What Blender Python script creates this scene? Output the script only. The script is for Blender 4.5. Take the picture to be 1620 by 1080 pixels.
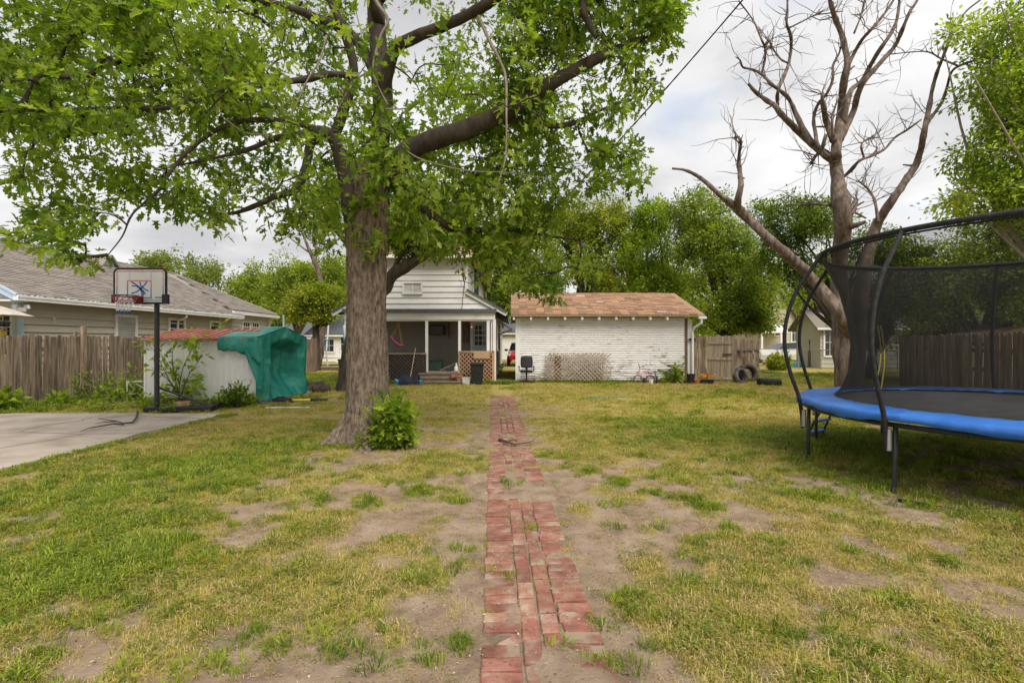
import bpy, math, random
import numpy as np
from mathutils import Vector, Matrix

for o in list(bpy.data.objects):
    bpy.data.objects.remove(o)
rng = np.random.default_rng(11)
random.seed(11)
S = bpy.context.scene
COL = S.collection
PI = math.pi
F, H = 800.0, 1.55            # focal length in reference pixels (1620 wide), eye height

# ------------------------------------------------------------------ camera
cd = bpy.data.cameras.new('camera')
cam = bpy.data.objects.new('camera', cd)
COL.objects.link(cam)
cam.location = (0, 0, H)
cam.rotation_euler = (PI / 2, 0, 0)
cd.sensor_width = 36
cd.lens = F / 1620 * 36
cd.clip_start, cd.clip_end = 0.05, 2000
S.camera = cam

# ------------------------------------------------------------------ sky, sun, exposure
SUN_EL, SUN_AZ = math.radians(52), math.radians(152)      # azimuth measured from +Y towards +X
w = bpy.data.worlds.new('World')
S.world = w
w.use_nodes = True
nt = w.node_tree
nt.nodes.clear()
def N(t, **kw):
    n = nt.nodes.new(t)
    for k, v in kw.items():
        setattr(n, k, v)
    return n
sky = N('ShaderNodeTexSky', sky_type='NISHITA')
sky.sun_disc = False
sky.sun_elevation = SUN_EL
sky.sun_rotation = SUN_AZ
bg1 = N('ShaderNodeBackground'); bg1.inputs[1].default_value = 0.085
nt.links.new(sky.outputs[0], bg1.inputs[0])
tc = N('ShaderNodeTexCoord')
sp = N('ShaderNodeSeparateXYZ'); nt.links.new(tc.outputs['Generated'], sp.inputs[0])
mx = N('ShaderNodeMath', operation='MAXIMUM'); mx.inputs[1].default_value = 0.0
nt.links.new(sp.outputs[2], mx.inputs[0])
ad = N('ShaderNodeMath', operation='ADD'); ad.inputs[1].default_value = 0.22
nt.links.new(mx.outputs[0], ad.inputs[0])
dx = N('ShaderNodeMath', operation='DIVIDE'); dy = N('ShaderNodeMath', operation='DIVIDE')
nt.links.new(sp.outputs[0], dx.inputs[0]); nt.links.new(ad.outputs[0], dx.inputs[1])
nt.links.new(sp.outputs[1], dy.inputs[0]); nt.links.new(ad.outputs[0], dy.inputs[1])
cb = N('ShaderNodeCombineXYZ')
nt.links.new(dx.outputs[0], cb.inputs[0]); nt.links.new(dy.outputs[0], cb.inputs[1])
cb.inputs[2].default_value = 3.7
n1 = N('ShaderNodeTexNoise'); n1.inputs['Scale'].default_value = 1.6; n1.inputs['Detail'].default_value = 7; n1.inputs['Roughness'].default_value = 0.52
n2 = N('ShaderNodeTexNoise'); n2.inputs['Scale'].default_value = 0.9; n2.inputs['Detail'].default_value = 6; n2.inputs['Roughness'].default_value = 0.5
of = N('ShaderNodeVectorMath', operation='ADD'); of.inputs[1].default_value = (9.1, 3.3, 2.2)
nt.links.new(cb.outputs[0], n1.inputs[0]); nt.links.new(cb.outputs[0], of.inputs[0]); nt.links.new(of.outputs[0], n2.inputs[0])
r1 = N('ShaderNodeValToRGB')
for i, (p, c) in enumerate([(0.34, (.242, .243, .25, 1)), (0.50, (.338, .337, .340, 1)), (0.62, (.385, .385, .387, 1))]):
    e = r1.color_ramp.elements[i] if i < 2 else r1.color_ramp.elements.new(p)
    e.position = p; e.color = c
nt.links.new(n1.outputs[0], r1.inputs[0])
bg2 = N('ShaderNodeBackground'); bg2.inputs[1].default_value = 1.0
nt.links.new(r1.outputs[0], bg2.inputs[0])
r2 = N('ShaderNodeValToRGB')
r2.color_ramp.elements[0].position = 0.58; r2.color_ramp.elements[0].color = (1, 1, 1, 1)
r2.color_ramp.elements[1].position = 0.72; r2.color_ramp.elements[1].color = (.3, .3, .3, 1)
nt.links.new(n2.outputs[0], r2.inputs[0])
mxs = N('ShaderNodeMixShader')
nt.links.new(r2.outputs[0], mxs.inputs[0]); nt.links.new(bg1.outputs[0], mxs.inputs[1]); nt.links.new(bg2.outputs[0], mxs.inputs[2])
wo = N('ShaderNodeOutputWorld'); nt.links.new(mxs.outputs[0], wo.inputs[0])

sd = bpy.data.lights.new('sun', 'SUN')
sd.energy = 1.5
sd.angle = math.radians(40)
sd.color = (1, .93, .82)
sun = bpy.data.objects.new('sun', sd)
COL.objects.link(sun)
sdir = Vector((math.sin(SUN_AZ) * math.cos(SUN_EL), math.cos(SUN_AZ) * math.cos(SUN_EL), math.sin(SUN_EL)))
sun.rotation_euler = sdir.to_track_quat('Z', 'Y').to_euler()
sun.location = sdir * 60

S.view_settings.view_transform = 'Standard'
S.view_settings.look = 'None'
S.view_settings.gamma = 1
S.view_settings.use_curve_mapping = False
S.view_settings.exposure = 1.38
S.render.engine = 'CYCLES'
S.cycles.max_bounces = 6
S.cycles.transparent_max_bounces = 12

# ------------------------------------------------------------------ helpers
def W(px, py, d):
    """world point seen at reference pixel (px, py) at distance d in front of the camera"""
    return ((px - 810) / F * d, d, H - (py - 540) / F * d)
def G(px, py):
    d = F * H / (py - 540)
    return ((px - 810) / F * d, d, 0.0)

def _h(ix, iy, iz):
    n = (ix.astype(np.int64) * 374761393 + iy.astype(np.int64) * 668265263 + iz.astype(np.int64) * 1274126177) & 0x7fffffff
    n = ((n ^ (n >> 13)) * 1274126177) & 0x7fffffff
    n = n ^ (n >> 16)
    return (n & 0xffff) / 65535.0
def vnoise(x, y, z=0.0):
    x, y, z = np.broadcast_arrays(np.asarray(x, float), np.asarray(y, float), np.asarray(z, float))
    i, j, k = np.floor(x), np.floor(y), np.floor(z)
    u, v, t = x - i, y - j, z - k
    u, v, t = u * u * (3 - 2 * u), v * v * (3 - 2 * v), t * t * (3 - 2 * t)
    r = 0
    for a in (0, 1):
        for b in (0, 1):
            for c in (0, 1):
                r = r + _h(i + a, j + b, k + c) * (u if a else 1 - u) * (v if b else 1 - v) * (t if c else 1 - t)
    return r
def fbm(x, y, z=0.0, oct=4):
    r, a, s = 0, .5, 1.0
    for o in range(oct):
        r = r + a * vnoise(x * s + 17.3 * o, y * s - 9.1 * o, np.asarray(z) * s + 3.3 * o)
        a *= .5; s *= 2.03
    return r / (1 - .5 ** oct)

def mat(name, stops, scale=4, stretch=(1, 1, 1), rough=.75, detail=5, nrough=.6, bump=0.0, bscale=None, bstretch=None,
        spec=.3, metal=0, rand=0.0, hue=0.0, trans=0.0, alpha=None, emis=None, tintramp=None, extra=None):
    """procedural material: noise -> ramp -> principled; rand varies the value per object / per piece"""
    m = bpy.data.materials.new(name)
    m.use_nodes = True
    t = m.node_tree; t.nodes.clear()
    L = t.links.new
    def n(ty, **kw):
        q = t.nodes.new(ty)
        for k, v in kw.items(): setattr(q, k, v)
        return q
    out = n('ShaderNodeOutputMaterial'); p = n('ShaderNodeBsdfPrincipled')
    tc = n('ShaderNodeTexCoord'); oi = n('ShaderNodeObjectInfo'); at = n('ShaderNodeAttribute', attribute_name='tint')
    T0 = n('ShaderNodeMath', operation='ADD'); L(oi.outputs['Random'], T0.inputs[0]); L(at.outputs['Fac'], T0.inputs[1])
    T = n('ShaderNodeMath', operation='FRACT'); L(T0.outputs[0], T.inputs[0])
    off = n('ShaderNodeVectorMath', operation='MULTIPLY_ADD')
    off.inputs[0].default_value = (1, 1, 1)
    cmb = n('ShaderNodeCombineXYZ')
    m37 = n('ShaderNodeMath', operation='MULTIPLY'); m37.inputs[1].default_value = 37.0 if rand else 0.0
    L(T.outputs[0], m37.inputs[0])
    for i in range(3): L(m37.outputs[0], cmb.inputs[i])
    addv = n('ShaderNodeVectorMath', operation='ADD'); L(tc.outputs['Object'], addv.inputs[0]); L(cmb.outputs[0], addv.inputs[1])
    mp = n('ShaderNodeMapping'); mp.inputs['Scale'].default_value = stretch; L(addv.outputs[0], mp.inputs[0])
    nz = n('ShaderNodeTexNoise'); nz.inputs['Scale'].default_value = scale; nz.inputs['Detail'].default_value = detail; nz.inputs['Roughness'].default_value = nrough
    L(mp.outputs[0], nz.inputs[0])
    rp = n('ShaderNodeValToRGB')
    if len(stops) == 2 and not isinstance(stops[0], tuple): pass
    k = len(stops)
    for i, s in enumerate(stops):
        if len(s) == 2: pos, c = s
        else: pos, c = (.3 + .4 * i / max(1, k - 1)), s
        e = rp.color_ramp.elements[i] if i < 2 else rp.color_ramp.elements.new(pos)
        e.position = pos; e.color = (*c, 1)
    if k == 1:
        rp.color_ramp.elements[1].color = (*(stops[0][1] if len(stops[0]) == 2 else stops[0]), 1)
    L(nz.outputs[0], rp.inputs[0])
    col = rp.outputs[0]
    if tintramp:
        tr = n('ShaderNodeValToRGB')
        for i, (pos, c) in enumerate(tintramp):
            e = tr.color_ramp.elements[i] if i < 2 else tr.color_ramp.elements.new(pos)
            e.position = pos; e.color = (*c, 1)
        L(T.outputs[0], tr.inputs[0])
        mi = n('ShaderNodeMix', data_type='RGBA', blend_type='MULTIPLY'); mi.inputs[0].default_value = 1
        L(col, mi.inputs[6]); L(tr.outputs[0], mi.inputs[7]); col = mi.outputs[2]
    if rand or hue:
        hs = n('ShaderNodeHueSaturation')
        mv = n('ShaderNodeMapRange'); mv.inputs[3].default_value = 1 - rand; mv.inputs[4].default_value = 1 + rand; L(T.outputs[0], mv.inputs[0]); L(mv.outputs[0], hs.inputs['Value'])
        if hue:
            mh = n('ShaderNodeMapRange'); mh.inputs[3].default_value = .5 - hue; mh.inputs[4].default_value = .5 + hue
            q = n('ShaderNodeMath', operation='MULTIPLY'); q.inputs[1].default_value = 7.31; L(T.outputs[0], q.inputs[0])
            q2 = n('ShaderNodeMath', operation='FRACT'); L(q.outputs[0], q2.inputs[0]); L(q2.outputs[0], mh.inputs[0]); L(mh.outputs[0], hs.inputs['Hue'])
        L(col, hs.inputs['Color']); col = hs.outputs[0]
    if extra:
        col = extra(t, n, L, tc, nz, col)
    L(col, p.inputs['Base Color'])
    p.inputs['Roughness'].default_value = rough
    p.inputs['Metallic'].default_value = metal
    p.inputs['Specular IOR Level'].default_value = spec
    if emis:
        p.inputs['Emission Color'].default_value = (*emis[0], 1); p.inputs['Emission Strength'].default_value = emis[1]
    if bump:
        mp2 = n('ShaderNodeMapping'); mp2.inputs['Scale'].default_value = bstretch or stretch; L(addv.outputs[0], mp2.inputs[0])
        b2 = n('ShaderNodeTexNoise'); b2.inputs['Scale'].default_value = bscale or scale * 2; b2.inputs['Detail'].default_value = 6; b2.inputs['Roughness'].default_value = .65
        L(mp2.outputs[0], b2.inputs[0])
        bp = n('ShaderNodeBump'); bp.inputs['Strength'].default_value = bump; bp.inputs['Distance'].default_value = .02
        L(b2.outputs[0], bp.inputs['Height']); L(bp.outputs[0], p.inputs['Normal'])
    sh = p.outputs[0]
    if trans:
        tl = n('ShaderNodeBsdfTranslucent'); 
        tm = n('ShaderNodeMix', data_type='RGBA', blend_type='MULTIPLY'); tm.inputs[0].default_value = 1; tm.inputs[7].default_value = (1.25, 1.25, .55, 1)
        L(col, tm.inputs[6]); L(tm.outputs[2], tl.inputs[0])
        ms = n('ShaderNodeMixShader'); ms.inputs[0].default_value = trans; L(sh, ms.inputs[1]); L(tl.outputs[0], ms.inputs[2]); sh = ms.outputs[0]
    if alpha is not None:
        tb = n('ShaderNodeBsdfTransparent'); ms = n('ShaderNodeMixShader')
        if callable(alpha): alpha(t, n, L, ms)
        else: ms.inputs[0].default_value = alpha
        L(tb.outputs[0], ms.inputs[1]); L(sh, ms.inputs[2]); sh = ms.outputs[0]
    L(sh, out.inputs[0])
    return m

class MB:
    """collects polygons and links them as ONE mesh object"""
    def __init__(s): s.v = []; s.f = []; s.t = []
    def add(s, vs, fs, tint=0.0):
        b = len(s.v); s.v.extend([tuple(map(float, p)) for p in vs]); s.f.extend([[i + b for i in f] for f in fs]); s.t.extend([tint] * len(fs)); return s
    def box(s, c, d, rz=0.0, rx=0.0, ry=0.0, tint=0.0):
        x, y, z = d[0] / 2, d[1] / 2, d[2] / 2
        vs = [(-x, -y, -z), (x, -y, -z), (x, y, -z), (-x, y, -z), (-x, -y, z), (x, -y, z), (x, y, z), (-x, y, z)]
        if rz or rx or ry:
            M = Matrix.Rotation(rz, 3, 'Z') @ Matrix.Rotation(ry, 3, 'Y') @ Matrix.Rotation(rx, 3, 'X')
            vs = [M @ Vector(p) for p in vs]
        return s.add([(p[0] + c[0], p[1] + c[1], p[2] + c[2]) for p in vs], [(3, 2, 1, 0), (4, 5, 6, 7), (0, 1, 5, 4), (1, 2, 6, 5), (2, 3, 7, 6), (3, 0, 4, 7)], tint)
    def bb(s, x0, x1, y0, y1, z0, z1, tint=0.0):
        return s.box(((x0 + x1) / 2, (y0 + y1) / 2, (z0 + z1) / 2), (abs(x1 - x0), abs(y1 - y0), abs(z1 - z0)), tint=tint)
    def bar(s, a, b, wd, th, up=(0, 0, 1), tint=0.0):
        """flat bar from a to b, wd wide across up, th thick"""
        a, b = Vector(a), Vector(b); t = (b - a).normalized(); u = Vector(up)
        sd_ = t.cross(u)
        if sd_.length < 1e-4: sd_ = t.cross(Vector((1, 0, 0)))
        sd_.normalize(); u = sd_.cross(t).normalized()
        vs = [p + sd_ * (i * wd / 2) + u * (j * th / 2) for p in (a, b) for i, j in ((-1, -1), (1, -1), (1, 1), (-1, 1))]
        return s.add(vs, [(0, 1, 2, 3), (7, 6, 5, 4), (0, 4, 5, 1), (1, 5, 6, 2), (2, 6, 7, 3), (3, 7, 4, 0)], tint)
    def tube(s, pts, r, n=8, cap=True, closed=False, tint=0.0):
        P = [Vector(p) for p in pts]; K = len(P)
        R = r if hasattr(r, '__len__') else [r] * K
        vs = []; ref = None
        for i in range(K):
            if closed: t = P[(i + 1) % K] - P[i - 1]
            else: t = P[min(i + 1, K - 1)] - P[max(i - 1, 0)]
            t.normalize()
            if ref is None:
                ref = Vector((0, 0, 1)) if abs(t.z) < .9 else Vector((1, 0, 0))
            u = (ref - t * ref.dot(t)); 
            if u.length < 1e-5: u = t.orthogonal()
            u.normalize(); ref = u; v = t.cross(u)
            for k in range(n):
                a = 2 * PI * k / n
                vs.append(P[i] + (u * math.cos(a) + v * math.sin(a)) * R[i])
        fs = []
        for i in range(K if closed else K - 1):
            j = (i + 1) % K
            for k in range(n):
                fs.append((i * n + k, i * n + (k + 1) % n, j * n + (k + 1) % n, j * n + k))
        if cap and not closed:
            fs.append(tuple(range(n - 1, -1, -1))); fs.append(tuple((K - 1) * n + k for k in range(n)))
        return s.add(vs, fs, tint)
    def cyl(s, c, r, h, n=16, r2=None, axis='Z', tint=0.0):
        r2 = r if r2 is None else r2
        d = {'X': Vector((1, 0, 0)), 'Y': Vector((0, 1, 0)), 'Z': Vector((0, 0, 1))}[axis]
        c = Vector(c)
        return s.tube([c, c + d * h], [r, r2], n, tint=tint)
    def lathe(s, c, prof, n=24, tint=0.0):
        vs = []; fs = []
        for (r, z) in prof:
            for k in range(n):
                a = 2 * PI * k / n; vs.append((c[0] + r * math.cos(a), c[1] + r * math.sin(a), c[2] + z))
        for i in range(len(prof) - 1):
            for k in range(n):
                fs.append((i * n + k, i * n + (k + 1) % n, (i + 1) * n + (k + 1) % n, (i + 1) * n + k))
        return s.add(vs, fs, tint)
    def grid(s, pts, tint=0.0):
        """pts[i][j] sheet"""
        R, C = len(pts), len(pts[0])
        return s.add([p for row in pts for p in row], [(i * C + j, i * C + j + 1, (i + 1) * C + j + 1, (i + 1) * C + j) for i in range(R - 1) for j in range(C - 1)], tint)
    def prism(s, poly, d):
        """extrude polygon (3D points) by vector d"""
        n = len(poly); d = Vector(d)
        vs = [Vector(p) for p in poly] + [Vector(p) + d for p in poly]
        return s.add(vs, [tuple(range(n - 1, -1, -1)), tuple(range(n, 2 * n))] + [(i, (i + 1) % n, n + (i + 1) % n, n + i) for i in range(n)])
    def mesh(s, name, m, smooth=False):
        me = bpy.data.meshes.new(name)
        me.from_pydata(s.v, [], s.f)
        if any(s.t):
            a = me.attributes.new('tint', 'FLOAT', 'FACE'); a.data.foreach_set('value', s.t)
        if m is not None: me.materials.append(m)
        if smooth:
            me.polygons.foreach_set('use_smooth', [True] * len(me.polygons))
        return me
    def build(s, name, m, parent=None, smooth=False, bevel=0, solid=0, kind=None):
        o = link(name, s.mesh(name, m, smooth), parent)
        if solid:
            q = o.modifiers.new('solid', 'SOLIDIFY'); q.thickness = solid
        if bevel:
            q = o.modifiers.new('bevel', 'BEVEL'); q.width = bevel; q.segments = 2; q.limit_method = 'ANGLE'
        if smooth is None: pass
        if kind: o['kind'] = kind
        return o

def link(name, data, parent=None):
    o = bpy.data.objects.new(name, data)
    COL.objects.link(o)
    if parent is not None:
        o.parent = parent
        o.matrix_parent_inverse = base_mat(parent).inverted()
    return o
def base_mat(o):
    m = o.matrix_basis.copy()
    if o.parent is not None:
        m = base_mat(o.parent) @ o.matrix_parent_inverse @ m
    return m
def tag(o, label=None, cat=None, group=None, kind=None):
    if label: o['label'] = label
    if cat: o['category'] = cat
    if group: o['group'] = group
    if kind: o['kind'] = kind
    return o
def thing(name, label, cat, loc=(0, 0, 0), group=None, kind=None):
    o = bpy.data.objects.new(name, None)
    COL.objects.link(o)
    o.location = loc
    o.empty_display_size = .2
    return tag(o, label, cat, group, kind)
def kids(o): return [c for c in bpy.data.objects if c.parent == o]
def copy_tree(o, parent=None):
    c = o.copy(); COL.objects.link(c)
    if parent is not None:
        c.parent = parent
    for k in kids(o): copy_tree(k, c)
    return c
def pieces(parent, name, me, mats4, m, limit=300, restname=None, label=None):
    """alike pieces: up to limit of them are objects sharing one mesh, the rest one stuff part"""
    cp = np.array([0, 0, H])
    pos = np.array([[M[0][3], M[1][3], M[2][3]] for M in mats4])
    order = np.argsort(np.linalg.norm(pos - cp, axis=1))
    inv = base_mat(parent).inverted()
    for i in order[:limit]:
        o = bpy.data.objects.new(name, me); COL.objects.link(o)
        o.parent = parent; o.matrix_parent_inverse = inv; o.matrix_basis = mats4[i]
        if label: o['label'] = label
    rest = order[limit:]
    if len(rest):
        tv = [v.co.copy() for v in me.vertices]; tf = [tuple(p.vertices) for p in me.polygons]
        b = MB()
        for i in rest:
            M = mats4[i]
            b.add([M @ v for v in tv], tf, random.uniform(.02, .98))
        b.build(restname or name + '_field', m, parent, kind='stuff')

def np_mesh(name, verts, polys_flat, totals, m, tint=None, smooth=False):
    me = bpy.data.meshes.new(name)
    verts = np.asarray(verts, np.float32).reshape(-1, 3)
    totals = np.asarray(totals, np.int32); flat = np.asarray(polys_flat, np.int32).ravel()
    me.vertices.add(len(verts)); me.vertices.foreach_set('co', verts.ravel())
    me.loops.add(len(flat)); me.loops.foreach_set('vertex_index', flat)
    me.polygons.add(len(totals))
    st = np.zeros(len(totals), np.int32); st[1:] = np.cumsum(totals)[:-1]
    me.polygons.foreach_set('loop_start', st)
    if hasattr(me.polygons[0], 'loop_total'):
        try: me.polygons.foreach_set('loop_total', totals)
        except Exception: pass
    me.polygons.foreach_set('use_smooth', np.full(len(totals), smooth))
    me.update(calc_edges=True)
    if tint is not None:
        a = me.attributes.new('tint', 'FLOAT', 'FACE'); a.data.foreach_set('value', np.asarray(tint, np.float32))
    if m is not None: me.materials.append(m)
    return me

def tubes_np(P, R, n=4):
    """many tubes at once: P (N,K,3), R (N,K) -> verts, quads"""
    P = np.asarray(P, float); R = np.asarray(R, float)
    Nn, K, _ = P.shape
    t = np.empty_like(P); t[:, 1:-1] = P[:, 2:] - P[:, :-2]; t[:, 0] = P[:, 1] - P[:, 0]; t[:, -1] = P[:, -1] - P[:, -2]
    t /= np.linalg.norm(t, axis=2, keepdims=True) + 1e-9
    main = P[:, -1] - P[:, 0]
    ref = np.where((np.abs(main[:, 2]) > .8 * np.linalg.norm(main, axis=1))[:, None], np.array([[1., .2, 0]]), np.array([[.1, 0.05, 1.]]))[:, None, :]
    u = ref - t * (t * ref).sum(2, keepdims=True); u /= np.linalg.norm(u, axis=2, keepdims=True) + 1e-9
    v = np.cross(t, u)
    a = np.arange(n) * 2 * PI / n
    V = P[:, :, None, :] + R[:, :, None, None] * (u[:, :, None, :] * np.cos(a)[None, None, :, None] + v[:, :, None, :] * np.sin(a)[None, None, :, None])
    base = (np.arange(Nn) * K * n)[:, None, None]
    i = np.arange(K - 1)[None, :, None] * n; k = np.arange(n)[None, None, :]; k2 = (k + 1) % n
    Q = np.stack([base + i + k, base + i + k2, base + i + n + k2, base + i + n + k], -1).reshape(-1, 4)
    return V.reshape(-1, 3), Q

def leaves_np(pos, dirs, nrm, size, tv, tf):
    """leaf template tv (x along leaf), polygons tf placed at every pos"""
    d = dirs / (np.linalg.norm(dirs, axis=1, keepdims=True) + 1e-9)
    nn = nrm - d * (nrm * d).sum(1, keepdims=True); nn /= np.linalg.norm(nn, axis=1, keepdims=True) + 1e-9
    s = np.cross(nn, d)
    tv = np.asarray(tv, float)
    V = pos[:, None, :] + size[:, None, None] * (d[:, None, :] * tv[None, :, 0:1] + s[:, None, :] * tv[None, :, 1:2] + nn[:, None, :] * tv[None, :, 2:3])
    flat0 = np.concatenate([np.array(f) for f in tf]); tot0 = np.array([len(f) for f in tf])
    Nn = len(pos); k = len(tv)
    flat = (np.arange(Nn)[:, None] * k + flat0[None, :]).ravel()
    return V.reshape(-1, 3), flat, np.tile(tot0, Nn), len(tf)

MAPLE = [(0, 0, 0), (-.02, .36, .07), (.22, .15, .03), (.50, .46, .09), (.47, .12, .02), (.72, .20, .02), (1, 0, -.08),
         (-.02, -.36, .07), (.22, -.15, .03), (.50, -.46, .09), (.47, -.12, .02), (.72, -.20, .02)]
MAPLE_F = [(0, 6, 5, 4, 3, 2, 1), (0, 7, 8, 9, 10, 11, 6)]
LEAF = [(0, 0, 0), (.45, .27, .08), (1, 0, -.05), (.45, -.27, .08)]
LEAF_F = [(0, 2, 1), (0, 3, 2)]
OVAL = [(0, 0, 0), (.3, .24, .05), (.7, .2, .04), (1, 0, -.06), (.3, -.24, .05), (.7, -.2, .04)]
OVAL_F = [(0, 3, 2, 1), (0, 4, 5, 3)]

def smooth_path(P, k=4):
    """Catmull-Rom through rows of P (x,y,z,r)"""
    P = np.asarray(P, float); Q = np.vstack([2 * P[0] - P[1], P, 2 * P[-1] - P[-2]]); out = []
    for i in range(1, len(Q) - 2):
        for t in np.linspace(0, 1, k, endpoint=False):
            a, b, c, d = Q[i - 1], Q[i], Q[i + 1], Q[i + 2]
            out.append(.5 * ((2 * b) + (-a + c) * t + (2 * a - 5 * b + 4 * c - d) * t * t + (-a + 3 * b - 3 * c + d) * t ** 3))
    out.append(Q[-2]); return np.array(out)
# ------------------------------------------------------------------ materials
WOODV = (9, 9, .7)
M = {}
M['fence'] = mat('weathered_fence', [(.32, (.085, .062, .045)), (.52, (.235, .175, .125)), (.72, (.36, .285, .215))], scale=2.4, stretch=WOODV, rough=.85, bump=.6, bscale=5, rand=.32)
M['fence_grey'] = mat('weathered_gate', [(.3, (.16, .125, .09)), (.6, (.33, .265, .19)), (.75, (.42, .35, .26))], scale=2.2, stretch=WOODV, rough=.85, bump=.4, bscale=5, rand=.2)
M['tan'] = mat('tan_siding', [(.35, (.50, .455, .36)), (.65, (.56, .515, .42))], scale=1.5, stretch=(1, 1, 4), rough=.6, rand=.03)
M['white_paint'] = mat('white_paint', [(.3, (.66, .65, .64)), (.6, (.78, .77, .76))], scale=2, rough=.5, rand=.02)
M['white_siding'] = mat('white_siding', [(.3, (.66, .65, .65)), (.7, (.76, .75, .75))], scale=1.2, stretch=(1, 1, 3), rough=.5, rand=.03)
M['bluewhite'] = mat('pale_blue_paint', [(.3, (.40, .52, .66)), (.7, (.52, .62, .74))], scale=3, rough=.5)
M['shingle_grey'] = mat('grey_shingle', [(.35, (.20, .17, .15)), (.65, (.30, .265, .235))], scale=26, rough=.95, bump=.5, bscale=90, rand=.24, hue=.012)
M['shingle_tan'] = mat('orange_tan_shingle', [(.35, (.285, .17, .105)), (.65, (.42, .265, .17))], scale=24, rough=.95, bump=.5, bscale=90, rand=.34, hue=.014)
M['shingle_dark'] = mat('dark_shingle', [(.35, (.075, .08, .09)), (.65, (.12, .125, .135))], scale=14, rough=.95, rand=.1)
M['shingle_bare'] = mat('bare_roof_patch', [(.4, (.42, .40, .38)), (.6, (.55, .54, .53))], scale=9, rough=.9)
M['brick_path'] = mat('worn_brick', [(.30, (.165, .075, .055)), (.45, (.27, .115, .082)), (.55, (.30, .165, .122)), (.64, (.35, .262, .195))], scale=6, rough=.9, bump=.5, bscale=38, rand=.22, hue=.008, detail=8)
M['concrete'] = mat('old_concrete', [(.3, (.24, .19, .155)), (.5, (.38, .32, .268)), (.7, (.47, .405, .35))], scale=1.1, rough=.9, detail=9, bump=.25, bscale=24)
M['black_metal'] = mat('black_metal', [(.4, (.016, .017, .02)), (.7, (.03, .03, .035))], scale=9, rough=.42, spec=.5)
M['steel'] = mat('galvanised_steel', [(.4, (.40, .41, .42)), (.7, (.55, .56, .57))], scale=8, rough=.4, metal=.8)
M['black_plastic'] = mat('black_plastic', [(.4, (.018, .018, .02)), (.7, (.035, .035, .037))], scale=7, rough=.55)
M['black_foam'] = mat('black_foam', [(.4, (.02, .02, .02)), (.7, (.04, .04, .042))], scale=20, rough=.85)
M['jump_mat'] = mat('woven_jump_mat', [(.4, (.045, .045, .047)), (.7, (.075, .075, .078))], scale=6, rough=.75, bump=.1, bscale=200)
M['blue_vinyl'] = mat('blue_vinyl', [(.3, (.02, .13, .52)), (.7, (.05, .21, .64))], scale=2.5, rough=.40, bump=.5, bscale=12, spec=.5)
M['yellow'] = mat('yellow_webbing', [(.4, (.70, .58, .04)), (.7, (.75, .66, .12))], scale=9, rough=.7)
M['tarp'] = mat('green_tarp', [(.3, (.006, .135, .108)), (.5, (.012, .20, .16)), (.70, (.07, .32, .27))], scale=2.2, rough=.5, detail=8, bump=.35, bscale=9, spec=.35)
M['rust_roof'] = mat('rusty_red_roof', [(.3, (.20, .06, .04)), (.55, (.36, .12, .085)), (.75, (.50, .30, .25))], scale=2.6, stretch=(2, 1, 1), rough=.7, detail=8)
def rusty(t, n, L, tc, nz, col):
    q = n('ShaderNodeTexNoise'); q.inputs['Scale'].default_value = 2.1; q.inputs['Detail'].default_value = 8
    mp = n('ShaderNodeMapping'); mp.inputs['Scale'].default_value = (1, 1, .6); L(tc.outputs['Object'], mp.inputs[0]); L(mp.outputs[0], q.inputs[0])
    r = n('ShaderNodeValToRGB'); r.color_ramp.elements[0].position = .66; r.color_ramp.elements[1].position = .76
    L(q.outputs[0], r.inputs[0])
    m = n('ShaderNodeMix', data_type='RGBA'); L(r.outputs[0], m.inputs[0]); L(col, m.inputs[6]); m.inputs[7].default_value = (.42, .22, .10, 1)
    return m.outputs[2]
M['shed_white'] = mat('white_steel_sheet', [(.3, (.60, .59, .59)), (.6, (.72, .71, .71))], scale=1.5, stretch=(2, 2, .7), rough=.45, detail=8, extra=rusty)
def peel(t, n, L, tc, nz, col):
    """flaked paint: bare grey boards show through, more of it low on the wall"""
    geo = n('ShaderNodeNewGeometry')
    def noise(sc, st, det):
        q = n('ShaderNodeTexNoise'); q.inputs['Scale'].default_value = sc; q.inputs['Detail'].default_value = det; q.inputs['Roughness'].default_value = .7
        mp = n('ShaderNodeMapping'); mp.inputs['Scale'].default_value = st; L(geo.outputs['Position'], mp.inputs[0]); L(mp.outputs[0], q.inputs[0]); return q
    a = noise(2.4, (1, 1, 9), 9); b = noise(.8, (1, 1, 1), 3)
    sep = n('ShaderNodeSeparateXYZ'); L(geo.outputs['Position'], sep.inputs[0])
    g = n('ShaderNodeMapRange'); g.inputs[1].default_value = .1; g.inputs[2].default_value = 1.7; g.inputs[3].default_value = .14; g.inputs[4].default_value = -.045
    L(sep.outputs[2], g.inputs[0])
    s1 = n('ShaderNodeMath', operation='ADD'); L(a.outputs[0], s1.inputs[0]); L(g.outputs[0], s1.inputs[1])
    mb = n('ShaderNodeMath', operation='MULTIPLY_ADD'); mb.inputs[1].default_value = .45; mb.inputs[2].default_value = -.225; L(b.outputs[0], mb.inputs[0])
    s2 = n('ShaderNodeMath', operation='ADD'); L(s1.outputs[0], s2.inputs[0]); L(mb.outputs[0], s2.inputs[1])
    r = n('ShaderNodeValToRGB'); r.color_ramp.elements[0].position = .588; r.color_ramp.elements[1].position = .63
    L(s2.outputs[0], r.inputs[0])
    m = n('ShaderNodeMix', data_type='RGBA'); L(r.outputs[0], m.inputs[0]); L(col, m.inputs[6]); m.inputs[7].default_value = (.30, .26, .22, 1)
    return m.outputs[2]
M['peeling'] = mat('peeling_white_paint', [(.3, (.68, .66, .65)), (.65, (.80, .79, .79))], scale=2.2, stretch=(1, 1, 4), rough=.65, detail=7, extra=peel, rand=.03)
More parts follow.
